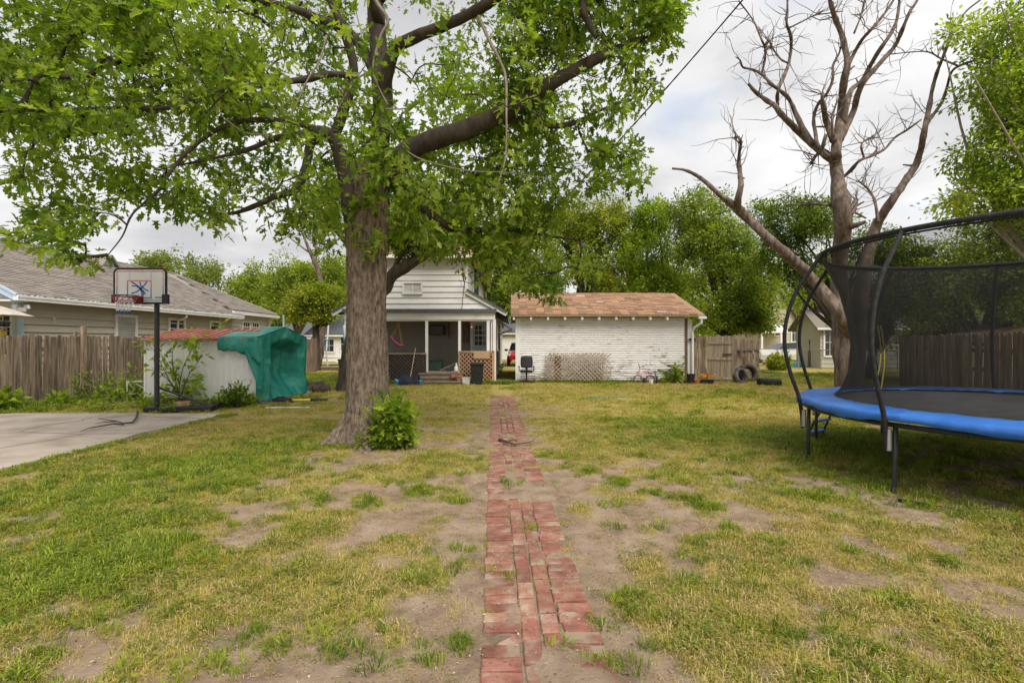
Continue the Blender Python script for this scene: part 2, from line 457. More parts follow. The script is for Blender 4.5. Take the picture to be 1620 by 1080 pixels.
M['brown_trim'] = mat('brown_worn_board', [(.3, (.10, .065, .045)), (.7, (.20, .14, .10))], scale=3, stretch=(6, 6, .8), rough=.85)
M['old_wood'] = mat('old_grey_wood', [(.3, (.15, .11, .08)), (.65, (.34, .27, .20))], scale=3, stretch=(1, 8, 8), rough=.9, bump=.3, rand=.2)
M['lattice_tan'] = mat('cedar_lattice', [(.3, (.36, .20, .10)), (.7, (.50, .30, .165))], scale=4, rough=.8, rand=.1)
M['lattice_grey'] = mat('grey_lattice', [(.3, (.33, .25, .18)), (.7, (.50, .40, .31))], scale=4, rough=.85, rand=.12)
M['lattice_dark'] = mat('dark_lattice', [(.3, (.07, .055, .045)), (.7, (.13, .10, .085))], scale=4, rough=.85, rand=.12)
M['plywood'] = mat('plywood', [(.3, (.40, .25, .14)), (.7, (.50, .33, .20))], scale=4, stretch=(1, 1, 6), rough=.8)
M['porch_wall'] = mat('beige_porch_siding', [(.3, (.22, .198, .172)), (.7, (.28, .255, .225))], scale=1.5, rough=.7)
M['glass'] = mat('window_glass', [(.4, (.02, .024, .027)), (.6, (.04, .045, .05))], scale=.7, rough=.06, spec=.7)
M['glass_pale'] = mat('curtained_glass', [(.4, (.28, .30, .33)), (.6, (.40, .42, .45))], scale=.9, stretch=(6, 6, .4), rough=.12, spec=.6)
M['blind'] = mat('window_blind', [(.4, (.42, .42, .42)), (.6, (.52, .52, .52))], scale=3, rough=.6)
M['dark_red'] = mat('dark_red_steel', [(.4, (.16, .012, .016)), (.6, (.22, .02, .024))], scale=3, rough=.5)
M['red'] = mat('red_paint', [(.4, (.42, .012, .016)), (.6, (.50, .02, .02))], scale=3, rough=.3, spec=.6)
M['car_red'] = mat('red_car_paint', [(.4, (.36, .008, .014)), (.6, (.42, .012, .018))], scale=3, rough=.2, spec=.6)
M['car_white'] = mat('white_car_paint', [(.4, (.70, .71, .72)), (.6, (.76, .77, .78))], scale=3, rough=.25, spec=.5)
M['rubber'] = mat('rubber', [(.4, (.022, .022, .022)), (.7, (.045, .043, .04))], scale=6, rough=.85, bump=.2, bscale=20)
M['rubber_grey'] = mat('dusty_rubber', [(.35, (.05, .048, .045)), (.7, (.17, .16, .15))], scale=5, rough=.9)
M['rubber_brown'] = mat('muddy_rubber', [(.35, (.045, .035, .03)), (.7, (.11, .085, .07))], scale=5, rough=.9)
M['white_plastic'] = mat('white_plastic', [(.4, (.68, .68, .67)), (.7, (.78, .78, .78))], scale=4, rough=.4)
M['pink'] = mat('pink_plastic', [(.4, (.75, .08, .30)), (.7, (.80, .14, .38))], scale=4, rough=.4)
M['pale_pink'] = mat('faded_pink_paint', [(.4, (.70, .36, .42)), (.7, (.76, .46, .50))], scale=6, rough=.4)
M['rope'] = mat('yellow_rope', [(.4, (.40, .28, .06)), (.7, (.50, .36, .10))], scale=20, rough=.85)
M['green_bin'] = mat('green_bin', [(.4, (.03, .065, .055)), (.7, (.05, .09, .075))], scale=4, rough=.5)
M['blue'] = mat('bright_blue_plastic', [(.4, (.03, .28, .60)), (.7, (.06, .36, .66))], scale=5, rough=.4)
M['navy'] = mat('navy_nylon', [(.4, (.015, .02, .04)), (.7, (.03, .035, .06))], scale=5, rough=.7, bump=.4)
M['pool_blue'] = mat('pool_blue', [(.4, (.05, .40, .62)), (.7, (.10, .48, .68))], scale=3, rough=.4)
M['terracotta'] = mat('terracotta', [(.4, (.42, .15, .07)), (.7, (.50, .20, .10))], scale=6, rough=.85)
M['flower'] = mat('orange_flower', [(.4, (.70, .16, .04)), (.7, (.75, .28, .12))], scale=6, rough=.7, rand=.15)
M['soil'] = mat('soil', [(.4, (.06, .045, .03)), (.7, (.11, .08, .06))], scale=12, rough=1)
M['light_bark'] = mat('dead_bark', [(.34, (.045, .033, .026)), (.5, (.13, .096, .078)), (.66, (.26, .205, .17))], scale=9, stretch=(1, 1, .26), rough=.9, detail=10, nrough=.7, bump=1.0, bscale=15)
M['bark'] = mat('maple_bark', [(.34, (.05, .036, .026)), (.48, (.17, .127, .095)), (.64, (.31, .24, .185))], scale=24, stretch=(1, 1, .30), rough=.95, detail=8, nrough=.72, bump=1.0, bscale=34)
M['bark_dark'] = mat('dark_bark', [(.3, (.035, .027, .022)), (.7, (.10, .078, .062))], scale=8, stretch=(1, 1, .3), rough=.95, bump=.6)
M['twig_pale'] = mat('pale_twig', [(.3, (.22, .18, .15)), (.7, (.36, .31, .27))], scale=9, rough=.9)
M['twig'] = mat('twig', [(.3, (.055, .042, .033)), (.7, (.12, .095, .075))], scale=9, rough=.9)
LR = dict(rough=.5, spec=.35, trans=.55)
M['leaf_maple'] = mat('maple_leaves', [(.5, (1, 1, 1))], tintramp=[(0, (.085, .155, .018)), (.4, (.20, .315, .030)), (.8, (.31, .42, .05)), (1, (.44, .51, .12))], **LR)
M['leaf_mid'] = mat('mid_green_leaves', [(.5, (1, 1, 1))], tintramp=[(0, (.085, .135, .016)), (.5, (.23, .32, .030)), (1, (.42, .49, .065))], **LR)
M['leaf_dark'] = mat('dark_green_leaves', [(.5, (1, 1, 1))], tintramp=[(0, (.055, .105, .015)), (.5, (.155, .24, .026)), (1, (.31, .40, .055))], **LR)
M['leaf_yellow'] = mat('yellow_green_leaves', [(.5, (1, 1, 1))], tintramp=[(0, (.11, .155, .015)), (.5, (.28, .335, .03)), (1, (.46, .49, .06))], **LR)
M['leaf_pale'] = mat('pale_green_leaves', [(.5, (1, 1, 1))], tintramp=[(0, (.12, .17, .045)), (.5, (.23, .29, .07)), (1, (.38, .43, .14))], **LR)
M['leaf_bright'] = mat('bright_green_leaves', [(.5, (1, 1, 1))], tintramp=[(0, (.11, .19, .018)), (.5, (.26, .37, .030)), (1, (.43, .53, .07))], **LR)
M['grass_green'] = mat('grass_blades', [(.5, (1, 1, 1))], tintramp=[(0, (.19, .215, .024)), (.5, (.35, .335, .035)), (1, (.52, .45, .08))], rough=.55, spec=.25, trans=.3)
M['grass_lush'] = mat('lush_grass_blades', [(.5, (1, 1, 1))], tintramp=[(0, (.085, .145, .016)), (.5, (.20, .275, .024)), (1, (.37, .42, .045))], rough=.5, spec=.3, trans=.3)
M['grass_dry'] = mat('dry_grass_blades', [(.5, (1, 1, 1))], tintramp=[(0, (.32, .25, .085)), (.5, (.48, .38, .145)), (1, (.60, .50, .24))], rough=.7, spec=.2, trans=.2)
M['weed'] = mat('clover_leaves', [(.5, (1, 1, 1))], tintramp=[(0, (.10, .15, .022)), (.5, (.17, .225, .028)), (1, (.29, .31, .05))], rough=.55, spec=.3, trans=.3)
M['litter'] = mat('dry_leaf_litter', [(.5, (1, 1, 1))], tintramp=[(0, (.11, .075, .045)), (.5, (.26, .19, .12)), (1, (.50, .43, .34))], rough=.9, spec=.1)

# ------------------------------------------------------------------ ground: cover maps
def path_x(Y): return .257 - .038 * np.asarray(Y, float)
def gauss(X, Y, cx, cy, rx, ry): return np.exp(-(((X - cx) / rx) ** 2 + ((Y - cy) / ry) ** 2))
def cover(X, Y):
    """0 = bare soil, 1 = thick turf"""
    X = np.asarray(X, float); Y = np.asarray(Y, float)
    far_ = np.clip((Y - 4.6) / 2.6, 0, 1)
    c = .46 + .22 * far_ + 1.4 * (1 - .35 * far_) * (fbm(X * .9 + 5, Y * .9, 1.0, 4) - .5) + 2.5 * (1 - .5 * far_) * (fbm(X * 3.4, Y * 3.4, 7.0, 3) - .5)
    px = np.abs(X - path_x(Y))
    c = c - .50 * (1 - .45 * np.clip((Y - 8) / 5, 0, 1)) * np.exp(-(px / .66) ** 4) * (Y < 16)
    c = c - .42 * gauss(X, Y, -1.3, 5.0, 1.3, 1.3) - .45 * gauss(X, Y, -2.1, 7.6, 1.5, .8) - .3 * gauss(X, Y, -.8, 2.7, .5, .8) - .22 * gauss(X, Y, -1.9, 2.4, 1.3, .45)
    c = c - .30 * gauss(X, Y, 1.0, 3.9, .6, .9) - .3 * gauss(X, Y, -1.6, 2.2, .5, .25) - .25 * gauss(X, Y, -2.6, 4.5, .8, .22)
    c = c + .42 * gauss(X, Y, 3.2, 8.5, 3.0, 3.2) + .55 * gauss(X, Y, -4.4, 6.8, 1.7, 2.2) + .4 * gauss(X, Y, -2.2, 3.4, 1.3, .45) + .25 * gauss(X, Y, -1.0, 3.3, .5, .5)
    c = c + .25 * np.clip((Y - 9) / 6, 0, 1) + .5 * gauss(X, Y, -7.5, 19, 3, 5) + .25 * gauss(X, Y, 8, 12, 4, 5)
    c = c - .65 * gauss(X, Y, 6.2, 5.6, 1.9, 1.6)
    c = c - .5 * gauss(X, Y, -5.2, 13.0, 1.3, .7)
    return np.clip(c, 0, 1)
def lush(X, Y):
    X = np.asarray(X, float); Y = np.asarray(Y, float)
    l = .20 + 1.1 * (fbm(X * .6 + 31, Y * .6, 3.0, 3) - .5)
    l = l + .42 * gauss(X, Y, -2.6, 3.5, 1.1, .5) + .30 * gauss(X, Y, -4.6, 6.2, 1.5, 2.0) + .6 * gauss(X, Y, -7.5, 19, 3, 5) + .3 * gauss(X, Y, 6.2, 6.0, 2.4, 2) + .3 * gauss(X, Y, 2.4, 7.5, 1.3, 2.0)
    l = l - .25 * gauss(X, Y, 2.8, 3.6, 1.6, 1.3) + .15 * gauss(X, Y, -3.5, 2.6, 2, .8)
    return np.clip(l, 0, 1)
def ground_z(X, Y):
    X = np.asarray(X, float); Y = np.asarray(Y, float)
    z = .05 * (fbm(X * .7, Y * .7, 2.0, 3) - .5) + .022 * (fbm(X * 4, Y * 4, 5.0, 3) - .5) + .012 * (fbm(X * 14, Y * 14, 9.0, 2) - .5)
    z = z + .018 * cover(X, Y)
    onp = np.exp(-((X - path_x(Y)) / .36) ** 8) * (Y < 14.7)
    buried = np.clip(.78 * np.exp(-((Y - 5.25) / .38) ** 4) * np.clip(.95 + 1.6 * (fbm(X * 4, Y * 4, 61.0, 3) - .5), 0, 1.3) + np.exp(-((Y - 1.9) / .74) ** 4) * np.clip(.48 + 2.2 * (fbm(X * 5, Y * 5, 33.0, 3) - .5), 0, 1), 0, 1)
    buried = buried + .9 * np.clip(fbm(X * 2.6, Y * 2.6, 21.0, 4) - .52, 0, 1) * 2
    z = z * (1 - onp) + onp * (-.009 + .040 * buried + .010 * (fbm(X * 9, Y * 9, 4.0, 2) - .5))
    return z * np.clip((22 - np.hypot(X, Y - 8)) / 5, 0, 1)

def axis(lo, hi, st, far):
    core = np.arange(lo, hi, st)
    out = []
    x, d = hi, st * 2
    while x < far: out.append(x); x += d; d *= 1.35
    out.append(far)
    inn = []
    x, d = lo - st, st * 2
    while x > -far: inn.append(x); x -= d; d *= 1.35
    inn.append(-far)
    return np.concatenate([inn[::-1], core, out])
xs = np.concatenate([axis(-4.2, 4.2, .05, 9)[1:-1], np.arange(9, 15, .3)]); 
xs = np.unique(np.concatenate([[-400, -200, -100, -60, -40, -28, -20, -16, -13], np.arange(-12, -4.2, .14), np.arange(-4.2, 4.2, .045), np.arange(4.2, 13, .14), [13.5, 15, 18, 24, 36, 60, 100, 200, 400]]))
ys = np.unique(np.concatenate([[-200, -60, -20, -6, -2, 0, 1, 1.6], np.arange(1.9, 7, .05), np.arange(7, 16, .1), np.arange(16, 26, .3), [27, 29, 32, 36, 42, 50, 65, 90, 140, 250, 500, 900]]))
XX, YY = np.meshgrid(xs, ys)
ZZ = ground_z(XX, YY)
nx, ny = len(xs), len(ys)
idx = np.arange(nx * ny).reshape(ny, nx)
qd = np.stack([idx[:-1, :-1], idx[:-1, 1:], idx[1:, 1:], idx[1:, :-1]], -1).reshape(-1, 4)

def ground_mat():
    m = bpy.data.materials.new('yard_soil_and_turf'); m.use_nodes = True
    t = m.node_tree; t.nodes.clear(); L = t.links.new
    def n(ty, **kw):
        q = t.nodes.new(ty)
        for k, v in kw.items(): setattr(q, k, v)
        return q
    out = n('ShaderNodeOutputMaterial'); p = n('ShaderNodeBsdfPrincipled'); p.inputs['Roughness'].default_value = .95; p.inputs['Specular IOR Level'].default_value = .15
    tc = n('ShaderNodeTexCoord')
    def noise(sc, det=6, ro=.6):
        q = n('ShaderNodeTexNoise'); q.inputs['Scale'].default_value = sc; q.inputs['Detail'].default_value = det; q.inputs['Roughness'].default_value = ro
        L(tc.outputs['Object'], q.inputs[0]); return q
    def ramp(src, st):
        r = n('ShaderNodeValToRGB')
        for i, (pos, c) in enumerate(st):
            e = r.color_ramp.elements[i] if i < 2 else r.color_ramp.elements.new(pos)
            e.position = pos; e.color = (*c, 1)
        L(src, r.inputs[0]); return r
    soil = ramp(noise(3.2, 9, .7).outputs[0], [(.3, (.18, .124, .087)), (.5, (.31, .227, .163)), (.72, (.43, .335, .25))])
    straw = ramp(noise(42, 4, .7).outputs[0], [(.32, (.22, .175, .055)), (.5, (.36, .29, .09)), (.7, (.52, .42, .17))])
    green = ramp(noise(30, 5, .7).outputs[0], [(.3, (.15, .155, .024)), (.5, (.27, .255, .036)), (.7, (.38, .34, .06))])
    ac = n('ShaderNodeAttribute', attribute_name='cover'); al = n('ShaderNodeAttribute', attribute_name='lush')
    m1 = n('ShaderNodeMix', data_type='RGBA'); L(straw.outputs[0], m1.inputs[6]); L(green.outputs[0], m1.inputs[7])
    q1 = n('ShaderNodeMath', operation='MULTIPLY_ADD'); q1.inputs[1].default_value = 1.5; q1.inputs[2].default_value = -.1; L(al.outputs['Fac'], q1.inputs[0]); q1.use_clamp = True; L(q1.outputs[0], m1.inputs[0])
    fine = noise(26, 5, .75)
    q2 = n('ShaderNodeMath', operation='MULTIPLY_ADD'); q2.inputs[1].default_value = 1.6; q2.inputs[2].default_value = -.8; L(fine.outputs[0], q2.inputs[0])
    q3 = n('ShaderNodeMath', operation='ADD'); L(ac.outputs['Fac'], q3.inputs[0]); L(q2.outputs[0], q3.inputs[1])
    rr = ramp(q3.outputs[0], [(.38, (0, 0, 0)), (.62, (1, 1, 1))])
    m2 = n('ShaderNodeMix', data_type='RGBA'); L(rr.outputs[0], m2.inputs[0]); L(soil.outputs[0], m2.inputs[6]); L(m1.outputs[2], m2.inputs[7])
    L(m2.outputs[2], p.inputs['Base Color'])
    bn = noise(34, 8, .75); bp = n('ShaderNodeBump'); bp.inputs['Strength'].default_value = .8; bp.inputs['Distance'].default_value = .025
    L(bn.outputs[0], bp.inputs['Height']); L(bp.outputs[0], p.inputs['Normal']); L(p.outputs[0], out.inputs[0])
    return m
gm = np_mesh('ground', np.stack([XX.ravel(), YY.ravel(), ZZ.ravel()], 1), qd, np.full(len(qd), 4), ground_mat(), smooth=True)
for nm, fn in (('cover', cover), ('lush', lush)):
    a = gm.attributes.new(nm, 'FLOAT', 'POINT'); a.data.foreach_set('value', fn(XX, YY).ravel().astype(np.float32))
tag(link('ground', gm), 'patchy back yard ground of bare soil and thin turf', kind='structure')

# ------------------------------------------------------------------ brick path
path = thing('path', 'red brick garden path running from the foreground to the houses', None, (path_x(2.3), 2.3, 0), kind='structure')
def brick_mesh():
    b = MB(); x, y, z, e = .0975, .0475, .03, .006
    lo = [(-x, -y, -z), (x, -y, -z), (x, y, -z), (-x, y, -z)]
    mid = [(-x, -y, z - e), (x, -y, z - e), (x, y, z - e), (-x, y, z - e)]
    top = [(-x + e, -y + e, z), (x - e, -y + e, z), (x - e, y - e, z), (-x + e, y - e, z)]
    fs = [(8, 9, 10, 11)]
    for k in range(4):
        j = (k + 1) % 4
        fs += [(k, j, 4 + j, 4 + k), (4 + k, 4 + j, 8 + j, 8 + k)]
    return b.add(lo + mid + top, fs).mesh('brick', M['brick_path'])
bm_ = brick_mesh()
mats = []
def brick_at(x, y, rz):
    z = -.024 + .004 * random.gauss(0, 1) + float(.03 * (vnoise(x * 1.3, y * 1.3, 3.3) - .5))
    mats.append(Matrix.Translation((x, y, z)) @ Matrix.Rotation(rz + .038 + random.gauss(0, .018), 4, 'Z') @ Matrix.Rotation(random.gauss(0, .025), 4, 'X') @ Matrix.Rotation(random.gauss(0, .02), 4, 'Y'))
y = 1.9
while y < 14.6:
    x0 = float(path_x(y))
    for s in (-1, 1):
        if random.random() < .985: brick_at(x0 + s * .212 + random.gauss(0, .004), y + random.gauss(0, .003), 0)
    y += .1045
for s in (-1, 1):
    y = 1.9 + (.05 if s > 0 else 0)
    while y < 14.6:
        if random.random() < .96: brick_at(float(path_x(y)) + s * .055, y + random.gauss(0, .004), PI / 2)
        y += .207
pieces(path, 'brick', bm_, mats, M['brick_path'], 300, 'far_bricks')

# ------------------------------------------------------------------ concrete slab
slab = MB()
def slab_edge(y): return -6.05 + .05 * math.sin(y * 2.1) + .03 * math.sin(y * 5.7 + 1)
pts_ = []
ysl = np.linspace(-3, 10.6, 60)
pts_ = [[(slab_edge(y), y, -.05), (slab_edge(y), y, .045), (-8, y, .05), (-9.6, y, .05), (-12 if y < 9.2 else -12 + (y - 9.2) * 1.1, y, .05)] for y in ysl]
slab.grid(pts_)
slab.add([(slab_edge(10.6), 10.6, -.05), (slab_edge(10.6), 10.6, .045), (-8, 10.6, .05), (-10.4, 10.6, .05), (-10.4, 10.6, -.05)], [(0, 1, 2, 3, 4)])
so = thing('pavement', 'old grey concrete slab with cracks beside the lawn', None, (-6.05, 6, 0), kind='structure')
slab.build('slab', M['concrete'], so)
cr = MB()
for poly in ([(-11, 8.2), (-9.4, 8.0), (-8.1, 8.35), (-6.9, 8.2), (-6.1, 8.3)], [(-8.4, 10.6), (-8.2, 9.6), (-8.35, 8.8), (-8.1, 8.35)], [(-6.9, 8.2), (-7.2, 7.1), (-7.0, 6.0), (-7.3, 5.0)], [(-6.1, 9.9), (-6.9, 10.0), (-7.6, 10.25)]):
    P = []
    for a, b in zip(poly[:-1], poly[1:]):
        for k in range(8):
            t = k / 8; P.append((a[0] + (b[0] - a[0]) * t + random.gauss(0, .02), a[1] + (b[1] - a[1]) * t + random.gauss(0, .02), .0545))
    for a, b in zip(P[:-1], P[1:]): cr.bar(a, b, random.uniform(.003, .011), .002)
cr.build('crack', M['soil'], so, kind='stuff')

# ------------------------------------------------------------------ turf
SRC = bpy.data.collections.new('tuft_sources')          # only read by the geometry nodes below
def tuft(name, m, nb, rad, h, wd, lean, curl=.5, seed=0):
    r = np.random.default_rng(seed)
    V = []; Fl = []; tot = []; tint = []
    for i in range(nb):
        a = r.uniform(0, 2 * PI); q = rad * math.sqrt(r.uniform(0, 1)); bx, by = q * math.cos(a), q * math.sin(a)
        ang = a + r.normal(0, .8); ln = h * r.uniform(.55, 1.15); le = lean * r.uniform(.3, 1.3)
        dx, dy = math.cos(ang), math.sin(ang); sx, sy = -dy * wd / 2, dx * wd / 2
        p0 = (bx, by, -.01); p1 = (bx + dx * ln * le * .4, by + dy * ln * le * .4, ln * (.62 - .1 * le)); p2 = (bx + dx * ln * le * (.8 + curl * .4), by + dy * ln * le * (.8 + curl * .4), ln * max(.12, 1 - .55 * le * (1 + curl) * .8))
        b = len(V)
        V += [(p0[0] - sx, p0[1] - sy, p0[2]), (p0[0] + sx, p0[1] + sy, p0[2]), (p1[0] + sx * .8, p1[1] + sy * .8, p1[2]), (p1[0] - sx * .8, p1[1] - sy * .8, p1[2]), p2]
        Fl += [b, b + 1, b + 2, b + 3, b + 3, b + 2, b + 4]; tot += [4, 3]; t = r.uniform(0, .35); tint += [t, t]
    me = np_mesh(name, V, Fl, tot, m, tint)
    o = bpy.data.objects.new(name, me); SRC.objects.link(o); return o
def weedtuft(name, m, nl, rad, h, sz, seed=0):
    r = np.random.default_rng(seed)
    a = r.uniform(0, 2 * PI, nl); q = rad * np.sqrt(r.uniform(0, 1, nl))
    pos = np.stack([q * np.cos(a), q * np.sin(a), h * r.uniform(.15, 1, nl) * (1 - .5 * (q / rad) ** 2)], 1)
    d = np.stack([np.cos(a + r.normal(0, .7, nl)), np.sin(a + r.normal(0, .7, nl)), r.normal(.1, .35, nl)], 1)
    nr = np.stack([r.normal(0, .35, nl), r.normal(0, .35, nl), np.ones(nl)], 1)
    V, fl, tot, k = leaves_np(pos, d, nr, sz * r.uniform(.6, 1.3, nl), OVAL, OVAL_F)
    me = np_mesh(name, V, fl, tot, m, np.repeat(r.uniform(0, .5, nl), k))
    o = bpy.data.objects.new(name, me); SRC.objects.link(o); return o
def scatter(name, label, src, P, scale, seed=0, tilt=.15):
    """one stuff object: points with a scale, a spin and a random copy of the sources on each"""
    r = np.random.default_rng(seed)
    me = bpy.data.meshes.new(name); me.vertices.add(len(P)); me.vertices.foreach_set('co', np.asarray(P, np.float32).ravel())
    for nm, ty, val in (('sc', 'FLOAT', scale), ('pick', 'INT', r.integers(0, len(src), len(P))), ):
        a = me.attributes.new(nm, ty, 'POINT'); a.data.foreach_set('value', np.asarray(val, np.float32 if ty == 'FLOAT' else np.int32))
    a = me.attributes.new('rot', 'FLOAT_VECTOR', 'POINT')
    a.data.foreach_set('vector', np.stack([r.normal(0, tilt, len(P)), r.normal(0, tilt, len(P)), r.uniform(0, 2 * PI, len(P))], 1).astype(np.float32).ravel())
    me.update()
    o = tag(link(name, me), label, kind='stuff')
    c = bpy.data.collections.new(name + '_sources')
    for s in src: c.objects.link(s)
    g = bpy.data.node_groups.new(name, 'GeometryNodeTree')
    g.interface.new_socket('Geometry', in_out='INPUT', socket_type='NodeSocketGeometry'); g.interface.new_socket('Geometry', in_out='OUTPUT', socket_type='NodeSocketGeometry')
    gi = g.nodes.new('NodeGroupInput'); go = g.nodes.new('NodeGroupOutput')
    ip = g.nodes.new('GeometryNodeInstanceOnPoints'); ci = g.nodes.new('GeometryNodeCollectionInfo')
    ci.inputs['Collection'].default_value = c; ci.inputs['Separate Children'].default_value = True; ci.inputs['Reset Children'].default_value = True
    def at(nm, ty):
        q = g.nodes.new('GeometryNodeInputNamedAttribute'); q.data_type = ty; q.inputs[0].default_value = nm; return q.outputs['Attribute']
    Lk = g.links.new
    Lk(gi.outputs[0], ip.inputs['Points']); Lk(ci.outputs[0], ip.inputs['Instance']); ip.inputs['Pick Instance'].default_value = True
    Lk(at('pick', 'INT'), ip.inputs['Instance Index']); Lk(at('rot', 'FLOAT_VECTOR'), ip.inputs['Rotation']); Lk(at('sc', 'FLOAT'), ip.inputs['Scale'])
    Lk(ip.outputs[0], go.inputs[0])
    md = o.modifiers.new('scatter', 'NODES'); md.node_group = g
    return o
tg = [tuft('turf_tuft', M['grass_green'], 30, .085, .045, .0052, 1.0, seed=k) for k in range(5)]
tl = [tuft('lush_tuft', M['grass_lush'], 34, .07, .085, .0062, .85, seed=20 + k) for k in range(5)]
td = [tuft('dry_tuft', M['grass_dry'], 22, .085, .034, .0036, 1.3, seed=40 + k) for k in range(5)]
tw = [weedtuft('weed_tuft', M['weed'], 60, .085, .045, .017, seed=60 + k) for k in range(4)]

def sample(n, y0, y1, margin=1.12):
    """random ground points inside the view wedge (a little wider than the frame)"""
    u = rng.uniform(0, 1, n); Y = np.sqrt(y0 ** 2 + u * (y1 ** 2 - y0 ** 2)); X = rng.uniform(-1, 1, n) * Y * 1.0125 * margin
    return X, Y
def blocked(X, Y):
    b = (X < -6.0) & (Y < 10.65) & (X > -11.6)
    b |= (X > .2) & (X < 6.4) & (Y > 18.65) & (Y < 25)
    b |= (X > -6.3) & (X < -.6) & (Y > 18.3) & (Y < 32)
    b |= (X > -10.3) & (X < -6.2) & (Y > 12.6) & (Y < 15.2)
    b |= X < -11.3 + .1 * (Y - 10)
    b |= np.hypot(X + 2.2, Y - 7.75) < .42
    return b
def turf(n, y0, y1):
    X, Y = sample(n, y0, y1)
    k = ~blocked(X, Y); X, Y = X[k], Y[k]
    onp = np.abs(X - path_x(Y)) < .33
    c = cover(X, Y); l = lush(X, Y)
    keep = (rng.uniform(0, 1, len(X)) < np.clip((c - .08) * 1.45, .22, 1)) & (~onp | (rng.uniform(0, 1, len(X)) < .08))
    X, Y, c, l = X[keep], Y[keep], c[keep], l[keep]
    P = np.stack([X, Y, ground_z(X, Y)], 1)
    return P, c, l
P1, c1, l1 = turf(12500, 1.9, 4.6); P2, c2, l2 = turf(31000, 4.6, 10); P3, c3, l3 = turf(44000, 10, 25)
P = np.concatenate([P1, P2, P3]); c = np.concatenate([c1, c2, c3]); l = np.concatenate([l1, l2, l3])
far = np.clip(P[:, 1] / 9, 1, 1.5)
u = rng.uniform(0, 1, len(P))
kl = u < np.clip((l - .33) * 1.5, 0, .85)
kd = ~kl & (rng.uniform(0, 1, len(P)) < np.clip(.80 - .75 * l, .2, .85))
kw = ~kl & ~kd & (rng.uniform(0, 1, len(P)) < .38) & (P[:, 1] < 9)
kg = ~kl & ~kd & ~kw
sc = rng.uniform(.65, 1.25, len(P)) * far * (.42 + .70 * c)
scatter('grass', 'short green turf covering most of the yard', tg, P[kg], sc[kg], 1)
scatter('lush_grass', 'taller fresh green grass in clumps over the yard', tl, P[kl], sc[kl], 2)
scatter('dry_grass', 'straw coloured dry grass between the green turf', td, P[kd], sc[kd] * 1.15, 3)
cl = []
for (px_, py_, n__, s__) in ((150, 990, 5, .10), (80, 1040, 5, .08), (300, 830, 9, .22), (375, 830, 3, .07), (60, 895, 12, .30), (110, 880, 12, .30), (150, 890, 8, .2), (190, 915, 5, .12), (260, 985, 6, .2), (410, 1000, 7, .2), (420, 1000, 5, .15), (550, 1030, 4, .08), (230, 1075, 5, .2), (30, 990, 5, .12), (725, 870, 4, .08), (725, 900, 3, .08), (600, 960, 5, .2), (480, 910, 5, .2), (640, 860, 3, .1), (720, 1010, 3, .06), (950, 990, 4, .1), (990, 1055, 5, .1), (1190, 935, 7, .16), (1240, 1000, 4, .07), (1400, 950, 4, .1), (1000, 955, 3, .08), (960, 800, 4, .1), (1010, 835, 5, .15), (1180, 905, 4, .2), (1070, 1010, 4, .12), (1340, 1030, 3, .1), (880, 1020, 2, .05), (810, 910, 2, .04), (845, 835, 2, .04), (800, 770, 4, .1), (1560, 1000, 3, .15), (520, 1000, 5, .2), (350, 1060, 5, .2), (680, 1040, 3, .1)):
    g0_ = G(px_, py_)
    for _ in range(n__): cl.append((g0_[0] + rng.normal(0, s__ * .8), g0_[1] + rng.normal(0, s__ * .5)))
for _ in range(230):
    y_ = math.sqrt(random.uniform(2.0 ** 2, 6.8 ** 2)); x_ = random.uniform(-1.05, 1.05) * y_
    if abs(x_ - float(path_x(y_))) < .45 or float(cover(x_, y_)) < .12: continue
    s_ = random.uniform(.03, .11)
    for _k in range(random.randint(3, 9)): cl.append((x_ + random.gauss(0, s_ * 1.3), y_ + random.gauss(0, s_)))
cl = np.array(cl); cl = cl[cl[:, 0] > -5.9]
scatter('grass_clumps', 'separate taller green grass clumps in the foreground', tl, np.column_stack([cl, ground_z(cl[:, 0], cl[:, 1])]), rng.uniform(.5, 1.05, len(cl)), 14, .3)
pj = np.array([(float(path_x(y_)) + s_ * rng.choice([.0, .108, .315]) + rng.normal(0, .012), y_) for y_ in rng.uniform(2.4, 14.5, 130) for s_ in (rng.choice([-1, 1]),)])
scatter('path_grass', 'small grass tufts in the joints of the brick path', tg, np.column_stack([pj, 0 * pj[:, 0]]), rng.uniform(.25, .7, len(pj)), 15)
scatter('weeds', 'low clover and broad leaved weeds in the thin turf', tw, P[kw], sc[kw] * 1.1, 4)
# loose crumbs: dry leaves, bits of straw and small clods on the soil
def litter(n, y0, y1, s):
    X, Y = sample(n, y0, y1, 1.02); k = ~blocked(X, Y); X, Y = X[k], Y[k]; m = len(X)
    a = rng.uniform(0, 2 * PI, m)
    d = np.stack([np.cos(a), np.sin(a), rng.normal(0, .25, m)], 1); nr = np.stack([rng.normal(0, .3, m), rng.normal(0, .3, m), np.ones(m)], 1)
    return np.stack([X, Y, np.maximum(ground_z(X, Y), np.where(np.abs(X - path_x(Y)) < .31, .006, -9)) + .007], 1), d, nr, s * np.clip(rng.lognormal(-.15, .45, m), .3, 1.5)
A = [litter(10500, 1.9, 5, .014), litter(6500, 5, 12, .022)]
V, fl, tot, k = leaves_np(*[np.concatenate(q) for q in zip(*A)], LEAF, LEAF_F)
n_ = len(tot) // k
tag(link('leaf_litter', np_mesh('leaf_litter', V, fl, tot, M['litter'], np.repeat(rng.uniform(0, .97, n_), k))), 'dry leaf crumbs and straw scattered over the soil', kind='stuff')
